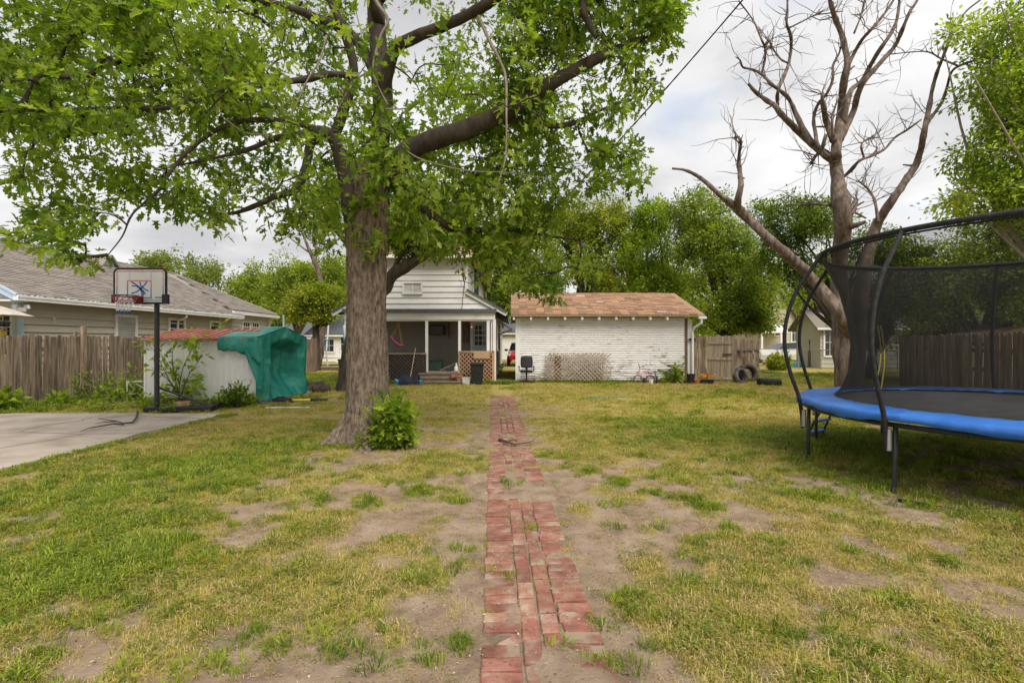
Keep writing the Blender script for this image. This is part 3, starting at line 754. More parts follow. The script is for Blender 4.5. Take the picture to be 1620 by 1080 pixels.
# ------------------------------------------------------------------ buildings
def window(parent, c, wd, ht, axis, frame=.07, pane=None, bars=(0, 0), name='window', depth=.05, fm=None):
    """window on a wall: axis 'Y' faces -Y, 'X' faces +X; parts: frame (mesh) > pane, muntin"""
    fm = fm or M['white_paint']; pane = pane or M['glass']
    def B(b, u0, u1, z0, z1, d0, d1):
        if axis == 'Y': b.bb(c[0] + u0, c[0] + u1, c[1] - d1, c[1] - d0, c[2] + z0, c[2] + z1)
        else: b.bb(c[0] + d0, c[0] + d1, c[1] + u0, c[1] + u1, c[2] + z0, c[2] + z1)
    a, h = wd / 2, ht / 2
    b = MB()
    B(b, -a - frame, -a, -h - frame, h + frame, 0, depth); B(b, a, a + frame, -h - frame, h + frame, 0, depth)
    B(b, -a, a, h, h + frame, 0, depth); B(b, -a, a, -h - frame, -h, 0, depth + .02)
    f = b.build(name, fm, parent)
    p = MB(); B(p, -a, a, -h, h, 0, .012); p.build('pane', pane, f)
    m = MB()
    for i in range(1, bars[0] + 1): u = -a + wd * i / (bars[0] + 1); B(m, u - .012, u + .012, -h, h, .0125, .03)
    for i in range(1, bars[1] + 1): z = -h + ht * i / (bars[1] + 1); B(m, -a, a, z - .012, z + .012, .0125, .034)
    if m.f: m.build('muntin', fm, f)
    return f

def plank_mesh(name, L, hgt, m, axis, t0=.006, t1=.034):
    """one clapboard, thicker at its lower edge; local origin at its middle, lower edge at z=0"""
    a = L / 2
    pr = [(0, 0), (-t1, 0), (-t0, hgt), (0, hgt)]
    b = MB()
    if axis == 'Y': vs = [(s * a, d, z) for s in (-1, 1) for d, z in pr]
    else: vs = [(-d, s * a, z) for s in (-1, 1) for d, z in pr]
    b.add(vs, [(0, 1, 2, 3), (7, 6, 5, 4), (0, 4, 5, 1), (1, 5, 6, 2), (2, 6, 7, 3), (3, 7, 4, 0)])
    return b.mesh(name, m)
def piece(name, me, parent, loc, rz=0):
    o = bpy.data.objects.new(name, me); COL.objects.link(o); o.parent = parent
    o.matrix_parent_inverse = base_mat(parent).inverted(); o.matrix_basis = Matrix.Translation(loc) @ Matrix.Rotation(rz, 4, 'Z'); return o

def shingle_mesh(name, w_, h_, m, th=.012):
    b = MB(); a = w_ / 2
    b.add([(-a, 0, 0), (a, 0, 0), (a, h_, 0), (-a, h_, 0), (-a, 0, th + .006), (a, 0, th + .006), (a, h_, .003), (-a, h_, .003)],
          [(4, 5, 6, 7), (0, 1, 5, 4), (1, 2, 6, 5), (2, 3, 7, 6), (3, 0, 4, 7)])
    return b.mesh(name, m)
def shingle_roof(parent, A, B, Dv, tabw, tabh, m, inside=None, limit=300):
    """shingles on the slope through eave A->B, going up along Dv (full slope vector)"""
    A, B, Dv = Vector(A), Vector(B), Vector(Dv)
    e = (B - A).normalized(); s = Dv.normalized(); nrm = e.cross(s).normalized()
    if nrm.z < 0: nrm = -nrm
    R3 = Matrix((e, s, nrm)).transposed()
    me = shingle_mesh('shingle', tabw * .985, tabh * 1.12, m)
    L, Hh = (B - A).length, Dv.length
    out = []
    for r in range(int(Hh / tabh)):
        off = (r % 2) * tabw / 2 + random.uniform(-.02, .02)
        k = 0
        while True:
            u = off + (k + .5) * tabw - tabw / 2 * (r % 2)
            k += 1
            if u > L - tabw / 2: break
            v = r * tabh
            if inside and not inside(u, v, L, Hh): continue
            p = A + e * u + s * (v + random.gauss(0, .004)) + nrm * (.004 + .002 * (k % 2))
            out.append(Matrix.Translation(p) @ R3.to_4x4())
    pieces(parent, 'shingle', me, out, m, limit, 'upper_shingles')

# ---- tan neighbour house on the left
nh = thing('tan_house', 'tan sided house with grey shingle roof behind the board fence on the left', 'house', (-13.3, 13.6, 0))
b = MB(); b.bb(-20.9, -13.3, 13.6, 24.0, 0, 2.68); b.bb(-20.6, -13.42, 24.0, 28.0, 0, 2.93)
b.prism([(-20.9, 13.6, 2.68), (-13.3, 13.6, 2.68), (-17, 13.6, 4.72)], (0, .15, 0))
wl = b.build('wall', M['tan'], nh)
pm = plank_mesh('plank', 10.36, .185, M['tan'], 'X', .004, .05)
for i in range(12): piece('plank', pm, wl, (-13.3, 18.8, .12 + i * .212))
pm = plank_mesh('plank', 3.96, .185, M['white_siding'], 'X', .004, .05)
for i in range(13): piece('plank', pm, wl, (-13.42, 26.0, .15 + i * .212))
pm = plank_mesh('plank', 7.5, .215, M['tan'], 'Y')
for i in range(12): piece('plank', pm, wl, (-17.1, 13.6, .12 + i * .212))
b = MB(); b.bb(-13.3, -13.245, 13.56, 13.72, .1, 2.64); b.build('corner_board', M['bluewhite'], nh)
b = MB(); b.bb(-13.44, -13.303, 13.545, 13.6, .1, 2.64); b.build('corner_board', M['bluewhite'], nh)
b = MB(); b.bb(-13.42, -13.37, 27.86, 28.02, .1, 2.9); b.build('corner_board', M['white_paint'], nh)
th = .1
b = MB()
b.prism([(-12.9, 13.15, 2.68), (-12.9, 24.2, 2.68), (-17, 25.4, 4.83), (-17, 13.15, 4.83)], (0, 0, th))
b.prism([(-21.1, 24.2, 2.68), (-21.1, 13.15, 2.68), (-17, 13.15, 4.83), (-17, 25.4, 4.83)], (0, 0, th))
b.prism([(-13.1, 23.7, 2.93), (-13.1, 28.25, 2.93), (-17, 25.42, 4.86)], (0, 0, th))
b.prism([(-13.1, 28.25, 2.93), (-20.9, 28.25, 2.93), (-17, 25.4, 4.86)], (0, 0, th))
rf = b.build('roof', M['shingle_grey'], nh)
shingle_roof(rf, (-12.88, 13.2, 2.785), (-12.88, 24.6, 2.785), (-4.1, 0, 2.15), .34, .135, M['shingle_grey'], inside=lambda u, v, L, h: u < L - .25 + v * .12)
shingle_roof(rf, (-13.08, 23.75, 3.035), (-13.08, 28.2, 3.035), (-3.9, 0, 1.93), .34, .135, M['shingle_grey'], inside=lambda u, v, L, h: v / h < min(u / 1.7, (L - u) / 2.8), limit=60)
b = MB(); b.tube([(-17, 13.15, 4.95), (-17, 25.4, 4.96)], .045, 6); b.tube([(-17, 25.4, 4.97), (-13.1, 28.25, 3.05)], .04, 6); b.build('ridge_cap', M['shingle_grey'], rf)
# small dormer near the ridge
b = MB(); d0 = (-16.35, 20.5)
b.prism([(d0[0], d0[1] - .42, 4.55), (d0[0], d0[1] + .42, 4.55), (d0[0], d0[1], 4.98)], (-1.6, 0, 0)); dm = b.build('dormer', M['bluewhite'], nh)
b = MB()
for s in (-1, 1): b.bar((d0[0] + .12, d0[1] + s * .5, 4.52), (d0[0] + .12, d0[1], 5.03), .08, .06, up=(1, 0, 0)); b.prism([(d0[0] + .1, d0[1] + s * .5, 4.54), (d0[0] + .1, d0[1], 5.03), (d0[0] - 1.7, d0[1], 5.03), (d0[0] - 1.7, d0[1] + s * .5, 4.54)], (0, 0, .04))
b.build('dormer_roof', M['shingle_grey'], dm)
b = MB(); b.bb(-12.92, -12.80, 13.1, 24.2, 2.62, 2.745); b.bb(-12.80, -12.785, 13.1, 24.2, 2.70, 2.76)
gt = b.build('gutter', M['white_paint'], nh)
b = MB()
for i in range(70): b.box((-12.86, 13.2 + i * .157, 2.765), (.11, .07, .012), rx=random.uniform(-.4, .4))
b.build('gutter_guard', M['white_paint'], gt, kind='stuff')
b = MB(); b.bb(-13.12, -13.0, 23.7, 28.3, 2.84, 2.98); b.build('gutter', M['white_paint'], nh)
b = MB(); b.tube([(-12.86, 20.0, 2.62), (-12.88, 20.0, 2.5), (-13.2, 20.0, 2.36), (-13.22, 20.0, 2.2), (-13.22, 20.0, .2)], .04, 8); b.build('downspout', M['white_paint'], nh)
b = MB(); b.tube([(-13.05, 27.7, 2.86), (-13.33, 27.7, 2.7), (-13.33, 27.7, .2)], .04, 8); b.build('downspout', M['white_paint'], nh)
b = MB(); b.bar((-12.86, 13.12, 2.70), (-17, 13.12, 4.86), .2, .03, up=(0, 1, 0)); b.bar((-21.14, 13.12, 2.70), (-17, 13.12, 4.86), .2, .03, up=(0, 1, 0)); b.bar((-12.83, 13.09, 2.77), (-17, 13.09, 4.93), .06, .03, up=(0, 1, 0)); b.build('rake_board', M['bluewhite'], nh)
b = MB(); b.bb(-21, -13.0, 13.1, 13.6, 2.60, 2.64); b.build('soffit', M['white_paint'], nh)
pm = plank_mesh('plank', 7.0, .2, M['white_siding'], 'Y')
gb = MB(); gb.prism([(-20.3, 13.5, 2.66), (-13.35, 13.5, 2.66), (-17, 13.5, 4.55)], (0, .06, 0)); gb.build('gable_panel', M['white_siding'], nh)
for yy, wd in ((17.38, .80), (20.0, .82), (22.55, .62)):
    f = window(nh, (-13.275, yy, 1.80), wd, 1.15, 'X', frame=.10, pane=M['glass'] if yy > 18 else M['blind'])
    if yy < 18:
        s_ = MB()
        for i in range(16): s_.box((-13.25, yy, 1.26 + i * .07), (.012, wd - .03, .05), ry=.5)
        s_.build('blind_slat', M['blind'], f)
for yy in (25.45, 26.35): window(nh, (-13.39, yy, 2.26), .62, .5, 'X', frame=.07, bars=(2, 1))
window(nh, (-13.75, 13.58, 1.75), .62, 1.1, 'Y', frame=.06, bars=(2, 2))
b = MB(); b.box((-13.22, 20.9, 1.95), (.12, .34, .36)); b.build('vent_box', mat('brown_vent', [(.4, (.36, .25, .18)), (.6, (.42, .30, .22))]), nh)
fl = MB(); fl.box((-13.15, 13.42, 2.44), (.12, .12, .16)); fl.box((-12.98, 13.4, 2.40), (.16, .05, .11), rz=.3, rx=.5); fl.box((-12.9, 13.45, 2.47), (.14, .05, .10), rz=-.3, rx=.3); fl.build('security_light', M['white_plastic'], nh)
fl = MB(); fl.box((-13.55, 13.04, 2.98), (.26, .05, .2), ry=-.35, rx=.3); fl.box((-13.45, 13.09, 2.88), (.08, .1, .08)); fl.build('solar_panel', M['steel'], nh)
b = MB(); b.bb(-13.29, -13.25, 14.6, 14.68, 2.18, 2.24); b.bb(-13.29, -13.25, 14.62, 14.68, 2.08, 2.12); b.build('wall_tap', M['white_plastic'], nh)
hk = MB(); hk.bb(-13.72, -13.42, 13.5, 13.56, 2.02, 2.07)
for q in (-13.66, -13.56, -13.46): hk.box((q, 13.48, 1.98), (.03, .06, .06))
hk.build('hook_rail', M['black_metal'], nh)
t = MB(); t.bb(-13.62, -13.42, 13.3, 13.44, 1.70, 1.82); t.box((-13.52, 13.37, 1.84), (.12, .05, .05)); tag(t.build('yellow_case', M['yellow'], bevel=.01), 'yellow case hanging under the hook rail by the tan house corner', 'case')
t = MB(); t.lathe((-13.67, 13.4, 1.72), [(0, 0), (.03, 0), (.03, .24), (.018, .27), (.018, .3), (0, .3)], 10); tag(t.build('blue_bottle', M['blue'], smooth=True), 'slim blue bottle beside the yellow case by the tan house corner', 'bottle')
# ---- patio umbrella next door
pu = thing('patio_umbrella', 'tan patio umbrella rising over the board fence at the left edge', 'umbrella', (-13.5, 12.3, 0))
prof = [(1.38, 2.2), (1.0, 2.36), (.6, 2.5), (.2, 2.62), (0, 2.66)]
b = MB(); b.lathe((-13.5, 12.3, 0), prof, 8); b.build('canopy', mat('tan_canvas', [(.4, (.50, .44, .38)), (.6, (.58, .52, .46))]), pu, solid=.02)
b = MB(); b.tube([(-13.5, 12.3, 0), (-13.5, 12.3, 2.62)], .022, 8); b.build('pole', M['black_metal'], pu); b = MB(); b.lathe((-13.5, 12.3, 0), [(0, .1), (.25, .06), (.27, 0), (0, 0)], 16); b.build('base', M['black_metal'], pu)
for k in range(8):
    a = k * PI / 4; b = MB(); b.tube([(-13.5, 12.3, 2.6), (-13.5 + 1.34 * math.cos(a), 12.3 + 1.34 * math.sin(a), 2.17)], .01, 5); b.build('rib', M['black_metal'], pu)

# ---- white house with back porch
hx0, hx1, fy = -6.15, -.62, 18.6
wh = thing('white_house', 'white sided house with a shaded back porch straight ahead', 'house', (-3.4, fy, 0))
ux0, ux1 = -5.17, -1.66
b = MB()
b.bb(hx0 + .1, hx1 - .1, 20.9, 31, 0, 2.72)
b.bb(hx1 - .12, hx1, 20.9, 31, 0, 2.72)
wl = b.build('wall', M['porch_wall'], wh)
b = MB(); b.prism([(hx0 - .1, fy + .1, 2.70), (hx1 + .05, fy + .1, 2.70), (ux1, fy + .1, 3.30), (ux1, fy + .1, 4.72), (ux0, fy + .1, 4.72), (ux0, fy + .1, 3.30)], (0, .14, 0))
b.bb(ux0, ux1, fy + .24, 30.9, 2.75, 4.72)
uw = b.build('upper_wall', M['white_siding'], wh)
z = 2.74
while z < 4.68:
    if z + .2 < 3.28:
        q = (z + .11 - 2.70) / .6; xa, xb = hx0 - .1 + (ux0 - hx0 + .1) * q, hx1 + .05 + (ux1 - hx1 - .05) * q
    else: xa, xb = ux0 + .06, ux1 - .06
    piece('plank', plank_mesh('plank', xb - xa, .202, M['white_siding'], 'Y', .004, .036), uw, ((xa + xb) / 2, fy + .1, z)); z += .213
b = MB(); b.bb(ux1 - .07, ux1 + .03, fy + .04, fy + .1, 3.30, 4.72); b.build('corner_board', M['white_paint'], wh)
b = MB(); b.bb(ux0 - .03, ux0 + .07, fy + .04, fy + .1, 3.30, 4.72); b.build('corner_board', M['white_paint'], wh)
b = MB()
for s, xa, xb, xe in ((1, ux1, hx1, -.2), (-1, ux0, hx0, -6.62)):
    b.bar((xa, fy + .02, 3.36), (xe, fy + .02, 2.54), .13, .05, up=(0, 1, 0))
b.build('rake_board', M['white_paint'], wh)
b = MB()
for xa, xe in ((ux1, -.2), (ux0, -6.62)):
    b.prism([(xa, fy - .06, 3.42), (xe, fy - .06, 2.60), (xe, 31.2, 2.60), (xa, 31.2, 3.42)], (0, 0, .07))
sr = b.build('side_roof', M['shingle_dark'], wh)
b = MB()
xc = (ux0 + ux1) / 2
b.prism([(ux0 - .35, fy - .25, 4.62), (ux1 + .35, fy - .25, 4.62), (xc, fy + 1.9, 5.75)], (0, 0, .1))
b.prism([(ux1 + .35, fy - .25, 4.62), (ux1 + .35, 31.2, 4.62), (xc, 29.0, 5.75), (xc, fy + 1.9, 5.75)], (0, 0, .1))
b.prism([(ux0 - .35, 31.2, 4.62), (ux0 - .35, fy - .25, 4.62), (xc, fy + 1.9, 5.75), (xc, 29.0, 5.75)], (0, 0, .1))
ur = b.build('upper_roof', M['shingle_tan'], wh)
shingle_roof(ur, (ux0 - .35, fy - .25, 4.725), (ux1 + .35, fy - .25, 4.725), (0, 2.15, 1.13), .31, .14, M['shingle_tan'], inside=lambda u, v, L, h: min(u, L - u) > v * .9, limit=120)
b = MB(); b.bb(ux0 - .38, ux1 + .38, fy - .3, fy - .25, 4.58, 4.70); b.build('fascia', M['white_paint'], wh)
window(wh, (-3.67, fy + .075, 3.52), .62, .34, 'Y', frame=.06, pane=M['blind'], bars=(1, 0))
# porch
b = MB(); b.bb(hx0 - .05, hx1 + .05, fy - .16, fy + .06, 2.60, 2.74); b.build('porch_gutter', M['shingle_dark'], wh)
b = MB(); b.bb(hx0, hx1, fy - .05, fy + .09, 2.36, 2.60); b.bb(hx0, hx1, fy, fy + .09, 2.30, 2.36); b.build('porch_beam', M['white_paint'], wh)
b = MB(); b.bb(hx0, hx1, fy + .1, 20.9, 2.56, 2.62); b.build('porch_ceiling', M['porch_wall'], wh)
b = MB(); b.bb(hx0, hx1, fy, 20.9, .30, .42); b.bb(hx0, hx1, fy + .3, 20.9, 0, .3); b.build('porch_floor', M['old_wood'], wh)
for px in (675, 727):
    x = (px - 810) / F * fy
    b = MB(); b.bb(x - .05, x + .05, fy - .03, fy + .07, .42, 2.30); b.build('porch_post', M['white_paint'], wh, bevel=.006)
b = MB(); b.bb(-.93, -.82, fy - .02, fy + .08, .42, 2.30); b.bb(hx1 - .08, hx1 + .03, fy - .04, fy + .1, .1, 2.36); b.bb(-.78, -.72, fy + .02, fy + .06, .42, 2.3); b.build('porch_post', M['white_paint'], wh)
b = MB(); b.bb(hx0, hx0 + .1, fy - .03, fy + .07, 0, 2.30); b.build('porch_post', M['white_paint'], wh)
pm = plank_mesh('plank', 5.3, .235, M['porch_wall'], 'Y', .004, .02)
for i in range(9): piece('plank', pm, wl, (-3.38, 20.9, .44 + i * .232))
pm = plank_mesh('plank', 9.9, .215, M['white_siding'], 'X')
for i in range(11): piece('plank', pm, wl, (hx1, 25.95, .2 + i * .212))
pm = plank_mesh('plank', 2.2, .215, M['white_siding'], 'X')
# door
d = MB(); dx0, dx1 = -1.62, -.98
d.bb(dx0, dx1, 20.80, 20.86, .42, 2.30); dr = d.build('door', M['bluewhite'], wh)
d = MB(); d.bb(dx0 - .09, dx0, 20.78, 20.9, .42, 2.4); d.bb(dx1, dx1 + .22, 20.78, 20.9, .42, 2.4); d.bb(dx0, dx1, 20.78, 20.9, 2.3, 2.4); d.build('door_frame', M['white_paint'], wh)
d = MB(); d.bb(dx0 + .07, dx1 - .07, 20.785, 20.80, 1.38, 2.22); dg = d.build('door_pane', M['glass'], dr)
d = MB()
for i in range(4): q = dx0 + .07 + (dx1 - dx0 - .14) * i / 3; d.bb(q - .012, q + .012, 20.77, 20.785, 1.38, 2.22)
for i in range(5): q = 1.38 + .84 * i / 4; d.bb(dx0 + .07, dx1 - .07, 20.766, 20.785, q - (.022 if i == 2 else .011), q + (.022 if i == 2 else .011))
d.build('muntin', M['white_paint'], dr)
d = MB(); d.lathe((dx0 + .06, 20.77, 1.3), [(0, -.02), (.025, -.01), (.025, .01), (0, .02)], 8); d.build('handle', M['steel'], dr)
b = MB(); b.bb(-3.35, -2.75, 20.5, 20.86, 1.82, 2.2); ac = b.build('air_conditioner', M['black_plastic'], wh)
b = MB()
for i in range(7): b.box((-3.05, 20.49, 1.87 + i * .045), (.52, .02, .014), rx=.5)
b.build('grille', M['steel'], ac)
b = MB(); b.bb(-2.62, -2.56, 20.82, 20.88, 1.7, 2.3); b.build('side_panel', M['brown_trim'], wh)
b = MB(); b.bb(-2.0, -1.78, 20.82, 20.88, 1.5, 2.3); b.build('side_panel', M['brown_trim'], wh)
# steps
for i in range(3):
    b = MB(); b.bb(-3.5 + .05 * i, -1.75, fy - .78 + .25 * i, fy - .5 + .25 * i, .10 + .13 * i, .14 + .13 * i); b.build('step', M['old_wood'], wh)
    b = MB(); b.bb(-3.45 + .05 * i, -1.8, fy - .74 + .25 * i, fy - .71 + .25 * i, 0 if i == 0 else .02 + .13 * i, .098 + .13 * i); b.build('riser', M['old_wood'], wh)
# lattices on the porch
def lattice(parent, x0, x1, y, z0, z1, sp, wd, m, keep=None, th=.012, frame=None):
    import itertools
    for layer, sgn in ((0, 1), (1, -1)):
        k = -int((z1 - z0) / sp) - 1
        kmax = int((x1 - x0) / sp) + int((z1 - z0) / sp) + 2
        for q in range(k, kmax):
            # line: x = x0 + q*sp + sgn*(z-z0)
            za, zb = z0, z1
            xa = x0 + q * sp + (0 if sgn > 0 else (z1 - z0))
            pa = []
            # clip on x
            ts = [0., 1.]; dxx = sgn * (z1 - z0)
            t0, t1 = 0., 1.
            ta, tb = (x0 - xa) / dxx, (x1 - xa) / dxx
            t0, t1 = max(t0, min(ta, tb)), min(t1, max(ta, tb))
            if keep: t0, t1 = keep(layer, q, xa, dxx, t0, t1)
            if t1 - t0 < .04: continue
            A = (xa + dxx * t0, y - layer * th, z0 + (z1 - z0) * t0); B = (xa + dxx * t1, y - layer * th, z0 + (z1 - z0) * t1)
            bb_ = MB(); bb_.bar(A, B, wd, th, up=(0, 1, 0)); bb_.build('slat', m, parent)
lp = MB(); lx0, lx1 = -1.93, -.68
lp.bb(lx0 - .02, lx0 + .03, fy - .12, fy - .06, .02, 1.2); lp.bb(lx1 - .05, lx1 + .04, fy - .12, fy - .04, .02, 1.22); lp.bb(lx0, lx1, fy - .12, fy - .06, 1.15, 1.2); lp.bb(lx0, lx1, fy - .12, fy - .06, .02, .07)
tl_ = lp.build('tan_lattice_panel', M['lattice_tan'], wh)
lattice(tl_, lx0 + .03, lx1 - .05, fy - .085, .07, 1.15, .150, .036, M['lattice_tan'])
b = MB(); b.bb(lx0 + .03, lx1 - .05, fy - .03, fy - .02, .07, 1.12); b.build('added_shade_sheet', M['black_foam'], tl_)  # added black sheet, stands in for the porch shade seen between the slats
b = MB(); b.bb(-1.40, -.82, fy - .135, fy - .122, .92, 1.15); b.build('plywood_patch', M['plywood'], tl_)
lp = MB(); lp.bb(-4.75, -3.15, fy - .1, fy - .05, 1.08, 1.13); lp.bb(-4.75, -3.15, fy - .1, fy - .05, .08, .13)
dl = lp.build('dark_lattice_panel', M['old_wood'], wh)
lattice(dl, -4.75, -3.15, fy - .07, .13, 1.08, .135, .034, M['lattice_dark'])
b = MB(); b.bb(-4.75, -3.15, fy - .03, fy - .02, .13, 1.08); b.build('added_shade_sheet', M['black_foam'], dl)  # same added sheet; its black colour gives the gaps here their shade
# awnings on the side wall
for yy in (19.6, 22.6):
    b = MB()
    P = [[(hx1 + .02 + .62 * t, y_, 2.46 - .42 * t + .03 * math.sin(PI * t)) for t in np.linspace(0, 1, 6)] for y_ in np.linspace(yy, yy + 1.2, 13)]
    b.grid(P); aw = b.build('awning', M['white_plastic'], wh, solid=.02)
    b = MB()
    for y_ in (yy + .05, yy + 1.15): b = MB(); b.tube([(hx1 + .01, y_, 1.85), (hx1 + .6, y_, 2.06)], .012, 6); b.build('awning_bracket', M['white_paint'], aw)
    window(wh, (hx1 + .022, yy + .6, 1.75), .8, 1.0, 'X', frame=.07)
b = MB(); b.tube([(-1.83, fy + .05, 2.75), (-1.73, fy - .02, 3.72)], .014, 6)
ta = thing('roof_antenna', 'thin dark television antenna leaning above the porch roof', 'antenna', (-1.83, fy - .2, 2.74))
b = MB(); b.tube([(-1.83, fy - .2, 2.74), (-1.73, fy - .2, 3.72)], .014, 6); b.build('mast', M['black_metal'], ta)
b = MB(); b.tube([(-1.95, fy - .2, 3.78), (-1.50, fy - .2, 3.66)], .01, 5)
for k in range(5): x = -1.9 + k * .09; b.tube([(x, fy - .38, 3.765 - .024 * k), (x, fy - .02, 3.765 - .024 * k)], .007, 4); 
b.tube([(-1.86, fy - .2, 3.76), (-1.84, fy - .2, 3.56)], .007, 4)
b.build('element', M['black_metal'], ta)
b = MB(); b.bb(ux1 + .1, ux1 + .28, fy + 2.2, fy + 2.4, 3.2, 4.6); b.build('vent_pipe', M['black_metal'], wh)

# ---- things on and at the porch
def at_y(px, y): return (px - 810) / F * y
sw = thing('baby_swing', 'pink child swing hanging on yellow ropes in the porch', 'swing', (-3.95, 18.9, 1.0))
x_, y_, z_ = at_y(630, 19.0), 19.0, 1.42
b = MB()
P = [[(x_ - .26 + .46 * t, y_ + s, z_ + .18 - .34 * t + .10 * (2 * t - 1) ** 2 + abs(s) * .3) for s in np.linspace(-.16, .16, 7)] for t in np.linspace(0, 1, 9)]
b.grid(P); b.build('seat', M['pink'], sw, smooth=True, solid=.03)
b = MB()
for sx, sy in ((-.2, -.15), (-.2, .15), (.16, -.15), (.16, .15)): b.tube([(x_ + sx, y_ + sy, z_ + .1 - sx * .7), (x_ + .0, y_ + sy * .4, 2.28)], .009, 5)
b.build('rope', M['rope'], sw)
b = MB(); b.tube([(at_y(657, 18.4), 18.45, 1.30), (at_y(650, 18.2), 18.1, .25)], .016, 8)
br = thing('shovel', 'long pale wooden handled shovel leaning on the dark porch lattice', 'shovel', (at_y(650, 18.2), 18.05, 0))
b.build('handle', M['lattice_grey'], br)
b = MB(); P = [[(at_y(650, 18.2) - .14 + .28 * t, 18.08 - .12 * s + .05 * math.sin(PI * t), .30 - .28 * s) for t in np.linspace(0, 1, 7)] for s in np.linspace(0, 1, 5)]
b.grid(P); b.build('blade', M['black_metal'], br, solid=.01)
wb = thing('folded_cart', 'dark folded nylon cart with bright blue ends on the grass by the porch', 'cart', (at_y(647, 18.0), 17.9, 0))
b = MB(); cx = at_y(648, 17.9)
P = [[(cx - .33 + .66 * t, 17.9 + .25 * math.cos(a), .02 + (.34 + .1 * math.sin(7 * t) * math.sin(PI * t)) * math.sin(a)) for a in np.linspace(0, PI, 9)] for t in np.linspace(0, 1, 12)]
b.grid(P); b.build('body', M['navy'], wb, solid=.02)
for s, n in ((-1, 'end_panel'), (1, 'end_panel')):
    b = MB(); e = cx + s * .34
    b.add([(e, 17.78, .02), (e + s * .17, 17.72, .04), (e + s * .07, 17.72, .13), (e + s * .16, 17.74, .24), (e - s * .02, 17.8, .19)], [(0, 1, 2), (0, 2, 4), (2, 3, 4)]); b.build(n, M['blue'], wb, solid=.02)
gb = thing('storage_tote', 'dark green storage tote on the porch floor behind the steps', 'tote', (at_y(691, 19.6), 19.6, .42))
b = MB(); gx = at_y(691, 19.6); b.add([(gx + i * w2, 19.6 + j * .2, zz) for zz, w2 in ((.42, .20), (.80, .235)) for i, j in ((-1, -1), (1, -1), (1, 1), (-1, 1))], [(0, 1, 5, 4), (1, 2, 6, 5), (2, 3, 7, 6), (3, 0, 4, 7), (3, 2, 1, 0), (4, 5, 6, 7)]); b.build('body', M['green_bin'], gb, bevel=.02)
b = MB(); b.bb(gx - .25, gx + .25, 19.37, 19.83, .80, .84); b.bb(gx - .2, gx + .2, 19.42, 19.78, .84, .865); b.build('lid', M['green_bin'], gb, bevel=.012)
t = MB(); tx = at_y(712, 19.4); t.add([(tx - .16, 19.3, .42), (tx + .16, 19.3, .42), (tx + .16, 19.6, .42), (tx - .16, 19.6, .42), (tx + .02, 19.42, .70)], [(3, 2, 1, 0), (0, 1, 4), (1, 2, 4), (2, 3, 4), (3, 0, 4)]); tag(t.build('garden_bag', M['green_bin'], bevel=.02), 'small dark peaked green bag on the porch beside the tote', 'bag')
t = MB(); t.tube([(at_y(697, 19.2), 19.2, .46), (at_y(722, 19.2), 19.1, .72)], .03, 6); tag(t.build('firewood_stick', M['old_wood']), 'weathered stick lying across the porch floor near the lattice', 'stick')
for k, (px, y_, z_, nst) in enumerate([(719, 18.05, 0, 4), (728, 18.1, 0, 6)]):
    bs = thing('brick_stack', ['shorter stack of red bricks on the porch steps', 'taller stack of red bricks beside the tan lattice'][k], 'brick stack', (at_y(px, y_), y_, 0))
    me = MB().box((0, 0, 0), (.2, .1, .055)).mesh('brick', M['brick_path'])
    for i in range(nst * 2):
        o = piece('brick', me, bs, (at_y(px, y_) + random.gauss(0, .006), y_ + (.055 if i % 2 else -.055), .12 * (1 - k) + .03 + (i // 2) * .058 + (.14 if k == 0 else 0)), random.gauss(0, .05))
jg = thing('white_jug', 'white plastic jug standing on the porch step', 'jug', (at_y(722, 18.3), 18.3, .40))
b = MB(); b.lathe((at_y(722, 18.3), 18.3, .40), [(0, 0), (.075, 0), (.08, .03), (.08, .22), (.03, .29), (.025, .34)], 14); b.build('body', M['white_plastic'], jg, smooth=True)
b = MB(); b.lathe((at_y(722, 18.3), 18.3, .74), [(.03, 0), (.03, .04), (0, .04)], 12); b.build('cap', M['white_plastic'], jg)
b = MB(); b.tube([(at_y(722, 18.3) + .05, 18.24, .66), (at_y(722, 18.3) + .10, 18.22, .62), (at_y(722, 18.3) + .09, 18.22, .54)], .012, 6); b.build('handle', M['black_plastic'], jg)
wbk = thing('white_bucket', 'white square bucket on the grass beside the black wheeled bin', 'bucket', (at_y(738, 18.1), 18.1, 0))
bx = at_y(738, 18.0); b = MB(); b.add([(bx + i * w2, 18.05 + j * w2, zz) for zz, w2 in ((.0, .115), (.27, .145)) for i, j in ((-1, -1), (1, -1), (1, 1), (-1, 1))], [(0, 1, 5, 4), (1, 2, 6, 5), (2, 3, 7, 6), (3, 0, 4, 7), (3, 2, 1, 0)]); b.build('body', M['white_plastic'], wbk, solid=.01)
b = MB(); 
for a0, a1 in (((-1, -1), (1, -1)), ((1, -1), (1, 1)), ((1, 1), (-1, 1)), ((-1, 1), (-1, -1))): b.bar((bx + a0[0] * .15, 18.05 + a0[1] * .15, .265), (bx + a1[0] * .15, 18.05 + a1[1] * .15, .265), .02, .025)
b.build('rim', M['white_plastic'], wbk)
tb = thing('wheeled_bin', 'tall black wheeled bin in front of the tan lattice', 'bin', (at_y(755, 17.95), 17.95, 0))
bx = at_y(755, 17.95)
b = MB(); b.add([(bx + i * w2, 17.95 + j * d2, zz) for zz, w2, d2 in ((.06, .17, .17), (.74, .225, .235)) for i, j in ((-1, -1), (1, -1), (1, 1), (-1, 1))], [(0, 1, 5, 4), (1, 2, 6, 5), (2, 3, 7, 6), (3, 0, 4, 7), (3, 2, 1, 0), (4, 5, 6, 7)])
b.build('body', M['black_plastic'], tb, bevel=.02)
